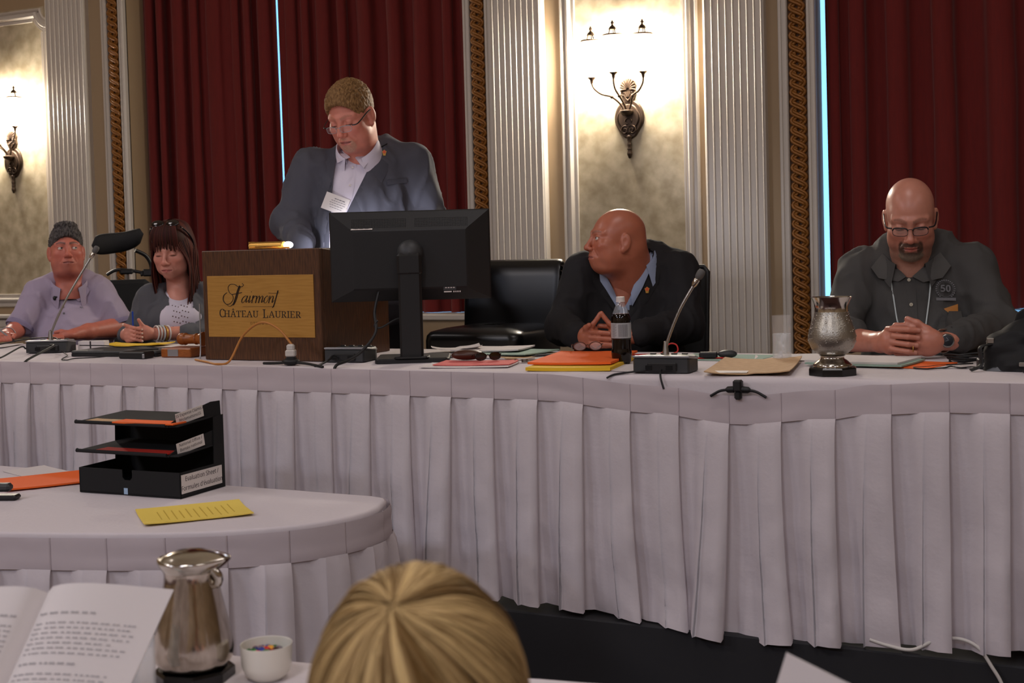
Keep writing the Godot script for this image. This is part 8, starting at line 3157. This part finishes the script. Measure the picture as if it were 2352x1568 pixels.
func man_in_polo():
	var p := person_node("man with short dark hair in lavender polo shirt, glancing sideways, holding a pen", -4.745, 0.30, -4.80, 44.7)
	var skin := lin(0.74, 0.43, 0.36)
	var spec := {"skin": skin, "eyes": "open", "jaw": 1.14, "neck": 0.066, "double_chin": 1.05, "brow": lin(0.16, 0.10, 0.09), "brow_strength": 0.9, "lip": lin(0.60, 0.31, 0.28), "nose": 1.15}
	spec.beard = func(q: Vector3) -> Array:
		return [clampf((-0.050 - q.y) * 40.0, 0.0, 1.0) * clampf(q.z * 30.0, 0.0, 1.0) * 0.16, lin(0.40, 0.28, 0.26)]
	var X := face_pose(Vector3(-0.024, 1.462, 0.03), 4.0, -9.0, 0.0, 0.99)
	var b := MB.new()
	var F := head_field(spec, X.affine_inverse() * Vector3(-0.010, 1.235, 0.0))
	F.run([["e", X.affine_inverse() * Vector3(-0.020, 1.245, 0.04), Vector3(0.085, 0.06, 0.055), 0.03]])
	F.mesh(b, X, skin_tint(spec))
	eyeballs(b, X, Vector3(0.55, 0.10, 1))
	var hands := []
	var nails := []
	# forearm on the picture's left, writing
	hands.append(["c", Vector3(-0.255, 1.100, 0.06), Vector3(-0.300, 1.078, 0.23), 0.046, 0.032, 0.02])
	hands.append(["e", Vector3(-0.312, 1.078, 0.275), Vector3(0.036, 0.026, 0.042), 0.018])
	for i in 4:
		finger(hands, [Vector3(-0.292 - 0.014 * i, 1.088 - 0.005 * i, 0.305), Vector3(-0.288 - 0.014 * i, 1.086 - 0.007 * i, 0.340), Vector3(-0.280 - 0.014 * i, 1.062, 0.355)], 0.0095, 0.003)
	finger(hands, [Vector3(-0.285, 1.080, 0.275), Vector3(-0.265, 1.080, 0.31), Vector3(-0.270, 1.072, 0.335)], 0.0105, 0.005)
	# forearm across the table on the other side
	hands.append(["c", Vector3(0.205, 1.085, 0.08), Vector3(0.060, 1.078, 0.235), 0.050, 0.036, 0.02])
	hands.append(["c", Vector3(0.060, 1.078, 0.235), Vector3(0.0, 1.072, 0.29), 0.036, 0.029, 0.02])
	hands.append(["e", Vector3(-0.030, 1.070, 0.315), Vector3(0.042, 0.024, 0.036), 0.018])
	for i in 4:
		finger(hands, [Vector3(-0.055, 1.072 - 0.004 * i, 0.315 + 0.015 * i), Vector3(-0.090, 1.070 - 0.003 * i, 0.325 + 0.015 * i), Vector3(-0.115, 1.060, 0.330 + 0.014 * i)], 0.0095, 0.003)
	finger(hands, [Vector3(-0.030, 1.082, 0.290), Vector3(-0.060, 1.088, 0.290), Vector3(-0.085, 1.084, 0.292)], 0.0105, 0.005)
	part_field(b, hands, Vector3(-0.39, 1.035, 0.0), Vector3(0.31, 1.16, 0.40), 0.004, nail_tint(skin * Color(0.98, 0.95, 0.92), nails))
	wear(p, "body", b, M.skin)
	short_hair(p, X, [["-e", Vector3(0, -0.066, 0.122), Vector3(0.122, 0.132, 0.104), 0.006], ["-e", Vector3(0, -0.12, 0.0), Vector3(0.14, 0.12, 0.20), 0.004], ["-e", Vector3(0.088, -0.008, 0.004), Vector3(0.03, 0.032, 0.024), 0.004], ["-e", Vector3(-0.088, -0.008, 0.004), Vector3(0.03, 0.032, 0.024), 0.004], ["e", Vector3(0, 0.122, 0.042), Vector3(0.050, 0.018, 0.040), 0.02]], 0.012, lin(0.16, 0.14, 0.14), lin(0.40, 0.38, 0.37), 15, 0.006)
	# polo
	var L := []
	L.append(["e", Vector3(-0.01, 1.09, -0.02), Vector3(0.172, 0.20, 0.135), 0.05])
	L.append(["e", Vector3(-0.01, 0.985, 0.03), Vector3(0.190, 0.19, 0.165), 0.06])
	L.append(["c", Vector3(-0.120, 1.268, -0.02), Vector3(0.110, 1.268, -0.02), 0.062, 0.062, 0.06])
	L.append(["c", Vector3(-0.07, 1.315, -0.03), Vector3(0.06, 1.318, -0.03), 0.052, 0.052, 0.05])
	L.append(["c", Vector3(-0.150, 1.260, 0.0), Vector3(-0.236, 1.125, 0.05), 0.074, 0.066, 0.045])
	L.append(["c", Vector3(0.122, 1.252, 0.0), Vector3(0.195, 1.115, 0.06), 0.070, 0.070, 0.045])
	L.append(["-c", Vector3(-0.020, 1.29, 0.06), Vector3(-0.022, 1.46, 0.06), 0.060, 0.09, 0.012])
	b = MB.new()
	var vcut := func(q: Vector3) -> bool:
		if q.z < 0.05 or q.y < 1.225:
			return true
		return absf(q.x + 0.035) > 0.032 * (q.y - 1.225) / 0.06
	var G := Sdf.new(Vector3(-0.34, 0.76, -0.19), Vector3(0.34, 1.39, 0.23), 0.0095)
	G.run(L)
	G.mesh(b, Transform3D(), null, folds(51, 0.009, Vector3(8, 4, 8)), vcut)
	wear(p, "polo_shirt", b, M.polo)
	for q in [[-0.245, 1.108, 0.060, -0.5, 0.068], [0.203, 1.092, 0.066, 0.40, 0.073]]:
		b = MB.new()
		var X2 := Transform3D(Basis(Vector3.BACK, q[3]) * Basis(Vector3.RIGHT, -0.35), Vector3(q[0], q[1], q[2]))
		b.lathe([Vector2(q[4] - 0.004, -0.012), Vector2(q[4] + 0.001, -0.013), Vector2(q[4] + 0.003, 0.0), Vector2(q[4] + 0.001, 0.012), Vector2(q[4] - 0.006, 0.013)], 26, X2, 0.2)
		wear(p, "sleeve_band", b, M.polo_dark)
	wear(p, "polo_collar", collar(Vector3(-0.016, 1.290, 0.018), 0.080, 0.080, 0.40, 0.0, 0.040, 0.046, 0.045, 0.50), M.polo)
	wear(p, "collar_leaf", strip_on(G, v2([[0.055, 1.310], [0.020, 1.262], [0.000, 1.245]]), v2([[0.078, 1.268], [0.050, 1.225], [0.022, 1.218]]), 6, 0.009, 0.005), M.polo)
	wear(p, "collar_leaf", strip_on(G, v2([[-0.105, 1.285], [-0.098, 1.245], [-0.082, 1.232]]), v2([[-0.082, 1.300], [-0.066, 1.255], [-0.054, 1.242]]), 6, 0.009, 0.005), M.polo)
	wear(p, "placket", strip_on(G, v2([[-0.062, 1.232], [-0.060, 1.19], [-0.058, 1.155]]), v2([[-0.034, 1.232], [-0.032, 1.19], [-0.030, 1.155]]), 6, 0.003, 0.003), M.polo)
	button_on(p, G, -0.048, 1.195, 0.005, M.paper_print, 0.008)
	button_on(p, G, -0.046, 1.165, 0.005, M.paper_print, 0.008)
	b = MB.new()
	b.ball(Vector3(-0.086, 1.238, G.hit(-0.086, 1.238) + 0.022), Vector3(0.008, 0.011, 0.007), 10)
	b.ball(Vector3(-0.076, 1.243, G.hit(-0.076, 1.243) + 0.022), Vector3(0.011, 0.005, 0.005), 10)
	wear(p, "clip_microphone", b, M.rubber)
	b = MB.new()
	for i in 2:
		b.tube([Vector3(0.026 + 0.008 * i, 1.186, G.hit(0.03, 1.19) + 0.003), Vector3(0.030 + 0.008 * i, 1.194, G.hit(0.03, 1.19) + 0.003), Vector3(0.034 + 0.008 * i, 1.186, G.hit(0.03, 1.19) + 0.003)], 0.0011, 5)
	wear(p, "chest_logo", b, M.paper_print)
	# thin bracelet on the writing wrist
	b = MB.new()
	var ring := []
	for k in 21:
		ring.append(Vector3(-0.298 + 0.036 * cos(TAU * k / 20.0), 1.080 + 0.034 * sin(TAU * k / 20.0), 0.222 + 0.008 * cos(TAU * k / 20.0)))
	b.tube(ring, 0.0022, 6)
	wear(p, "bracelet", b, M.silver_plastic)
	legs(p, 0.875, 0.30, M.trousers)
	var pn := pen("silver pen held in the writing hand of the man in the lavender shirt", p.transform * Vector3(-0.312, 1.098 - 0.30, 0.345), deg_to_rad(44.7), M.silver_plastic, deg_to_rad(-42))

func fair_haired_woman():
	var p := person_node("fair-haired woman seen from behind, only the crown of her hair in view", -0.575, 0.0, -0.968, 30.6)
	var skin := lin(0.80, 0.58, 0.48)
	var b := MB.new()
	var L := [["e", Vector3(0, 1.045, -0.010), Vector3(0.073, 0.095, 0.088), 0.02], ["e", Vector3(0, 0.985, -0.055), Vector3(0.056, 0.075, 0.058), 0.03], ["c", Vector3(0, 0.98, 0.01), Vector3(0, 0.82, 0.02), 0.050, 0.055, 0.03], ["c", Vector3(-0.15, 0.80, 0.02), Vector3(0.15, 0.80, 0.02), 0.05, 0.05, 0.04]]
	L.append(["e", Vector3(0, 0.99, -0.115), Vector3(0.011, 0.020, 0.014), 0.01])
	part_field(b, L, Vector3(-0.24, 0.72, -0.16), Vector3(0.24, 1.16, 0.12), 0.007, nail_tint(skin, []))
	for s in [-1.0, 1.0]:
		var hands := [["c", Vector3(0.20 * s, 0.81, -0.12), Vector3(0.12 * s, 0.795, -0.29), 0.036, 0.025, 0.02], ["e", Vector3(0.105 * s, 0.785, -0.33), Vector3(0.030, 0.018, 0.040), 0.015]]
		for i in 4:
			finger(hands, [Vector3(s * (0.080 + 0.016 * i), 0.775, -0.36), Vector3(s * (0.075 + 0.016 * i), 0.772, -0.39), Vector3(s * (0.070 + 0.016 * i), 0.760, -0.415)], 0.0085, 0.003)
		finger(hands, [Vector3(s * 0.078, 0.778, -0.32), Vector3(s * 0.060, 0.776, -0.345), Vector3(s * 0.052, 0.768, -0.365)], 0.0095, 0.004)
		part_field(b, hands, Vector3(-0.28, 0.735, -0.44), Vector3(0.28, 0.86, -0.05), 0.005, nail_tint(skin, []))
	wear(p, "body", b, M.skin)
	b = MB.new()
	L = [["e", Vector3(0, 0.66, 0.0), Vector3(0.155, 0.20, 0.11), 0.05], ["e", Vector3(0, 0.585, 0.0), Vector3(0.165, 0.105, 0.125), 0.05], ["c", Vector3(-0.14, 0.80, 0.0), Vector3(0.14, 0.80, 0.0), 0.055, 0.055, 0.05]]
	for s in [-1.0, 1.0]:
		L.append(["c", Vector3(0.17 * s, 0.79, 0.0), Vector3(0.225 * s, 0.775, -0.05), 0.055, 0.046, 0.04])
		L.append(["c", Vector3(0.225 * s, 0.775, -0.05), Vector3(0.18 * s, 0.812, -0.16), 0.046, 0.040, 0.03])
	L.append(["-c", Vector3(0, 0.85, -0.01), Vector3(0, 0.95, -0.01), 0.05, 0.07, 0.01])
	part_field(b, L, Vector3(-0.32, 0.42, -0.22), Vector3(0.32, 0.92, 0.16), 0.012, null, folds(61, 0.004))
	wear(p, "sweater", b, M.cardigan)
	# hair: base shape and many flat strands combed out from the whorl
	b = MB.new()
	var c := Vector3(0, 1.030, -0.005)
	var R := Vector3(0.0965, 0.130, 0.112)
	b.col = lin(0.44, 0.33, 0.19)
	b.ball(c, R * 0.975, 40)
	var g := RandomNumberGenerator.new()
	g.seed = 17
	var wh := Vector3(-0.20, 0.85, 0.48).normalized()
	var e1 := wh.cross(Vector3.UP).normalized()
	var e2 := wh.cross(e1)
	var nz := FastNoiseLite.new()
	nz.seed = 6
	nz.frequency = 1.2
	for i in 520:
		var a := TAU * (i * 0.61803399)
		var t0 := g.randf_range(0.02, 0.75) if i > 160 else g.randf_range(0.0, 0.1)
		var lift := g.randf_range(0.985, 1.022) + (0.02 if g.randf() < 0.05 else 0.0)
		var k := clampf(0.5 + 1.1 * nz.get_noise_2d(cos(a) * 2.2, sin(a) * 2.2) + g.randf_range(-0.22, 0.22), 0.0, 1.0)
		var col := lin(0.40, 0.29, 0.15).lerp(lin(0.80, 0.68, 0.47), k)
		var pts := []
		var sw := g.randf_range(-0.25, 0.25) + 0.35
		for j in 12:
			var t := t0 + (2.25 - t0) * j / 11.0
			var aa := a + sw * (1.0 - exp(-t * 1.2))
			var d := wh * cos(t) + (e1 * cos(aa) + e2 * sin(aa)) * sin(t)
			var q := c + Vector3(d.x * R.x, d.y * R.y, d.z * R.z) * lift * (1.0 + 0.02 * nz.get_noise_3d(d.x * 3.0, d.y * 3.0, d.z * 3.0))
			if d.y < -0.1:
				q = Vector3(q.x * (1.0 + 0.12 * (-0.1 - d.y)), q.y + (d.y + 0.1) * 0.06, q.z)
			pts.append(q)
			if d.y < -0.75:
				break
		if pts.size() > 3:
			lock(b, pts, g.randf_range(0.0016, 0.0032), 0.0014, 0.5, col, 3)
	wear(p, "hair", b, M.hair)
	legs_back(p)
	office_chair(Vector3(-0.545, 0.0, -0.90), "black office chair under the fair-haired woman", 0.80, 0.40).rotation.y = deg_to_rad(30.6 + 180.0)

func legs_back(p: Node3D):
	var b := MB.new()
	var L := []
	for s in [-1.0, 1.0]:
		L.append(["c", Vector3(s * 0.08, 0.575, 0.0), Vector3(s * 0.09, 0.57, -0.36), 0.075, 0.06, 0.03])
		L.append(["c", Vector3(s * 0.09, 0.57, -0.36), Vector3(s * 0.09, 0.06, -0.34), 0.06, 0.042, 0.03])
	part_field(b, L, Vector3(-0.22, 0.0, -0.46), Vector3(0.22, 0.68, 0.12), 0.016)
	wear(p, "trousers", b, M.trousers)
	b = MB.new()
	L = []
	for s in [-1.0, 1.0]:
		L.append(["c", Vector3(s * 0.09, 0.04, -0.33), Vector3(s * 0.095, 0.032, -0.48), 0.036, 0.030, 0.02])
	part_field(b, L, Vector3(-0.18, 0.0, -0.54), Vector3(0.18, 0.10, -0.26), 0.012)
	wear(p, "shoes", b, M.black_gloss)
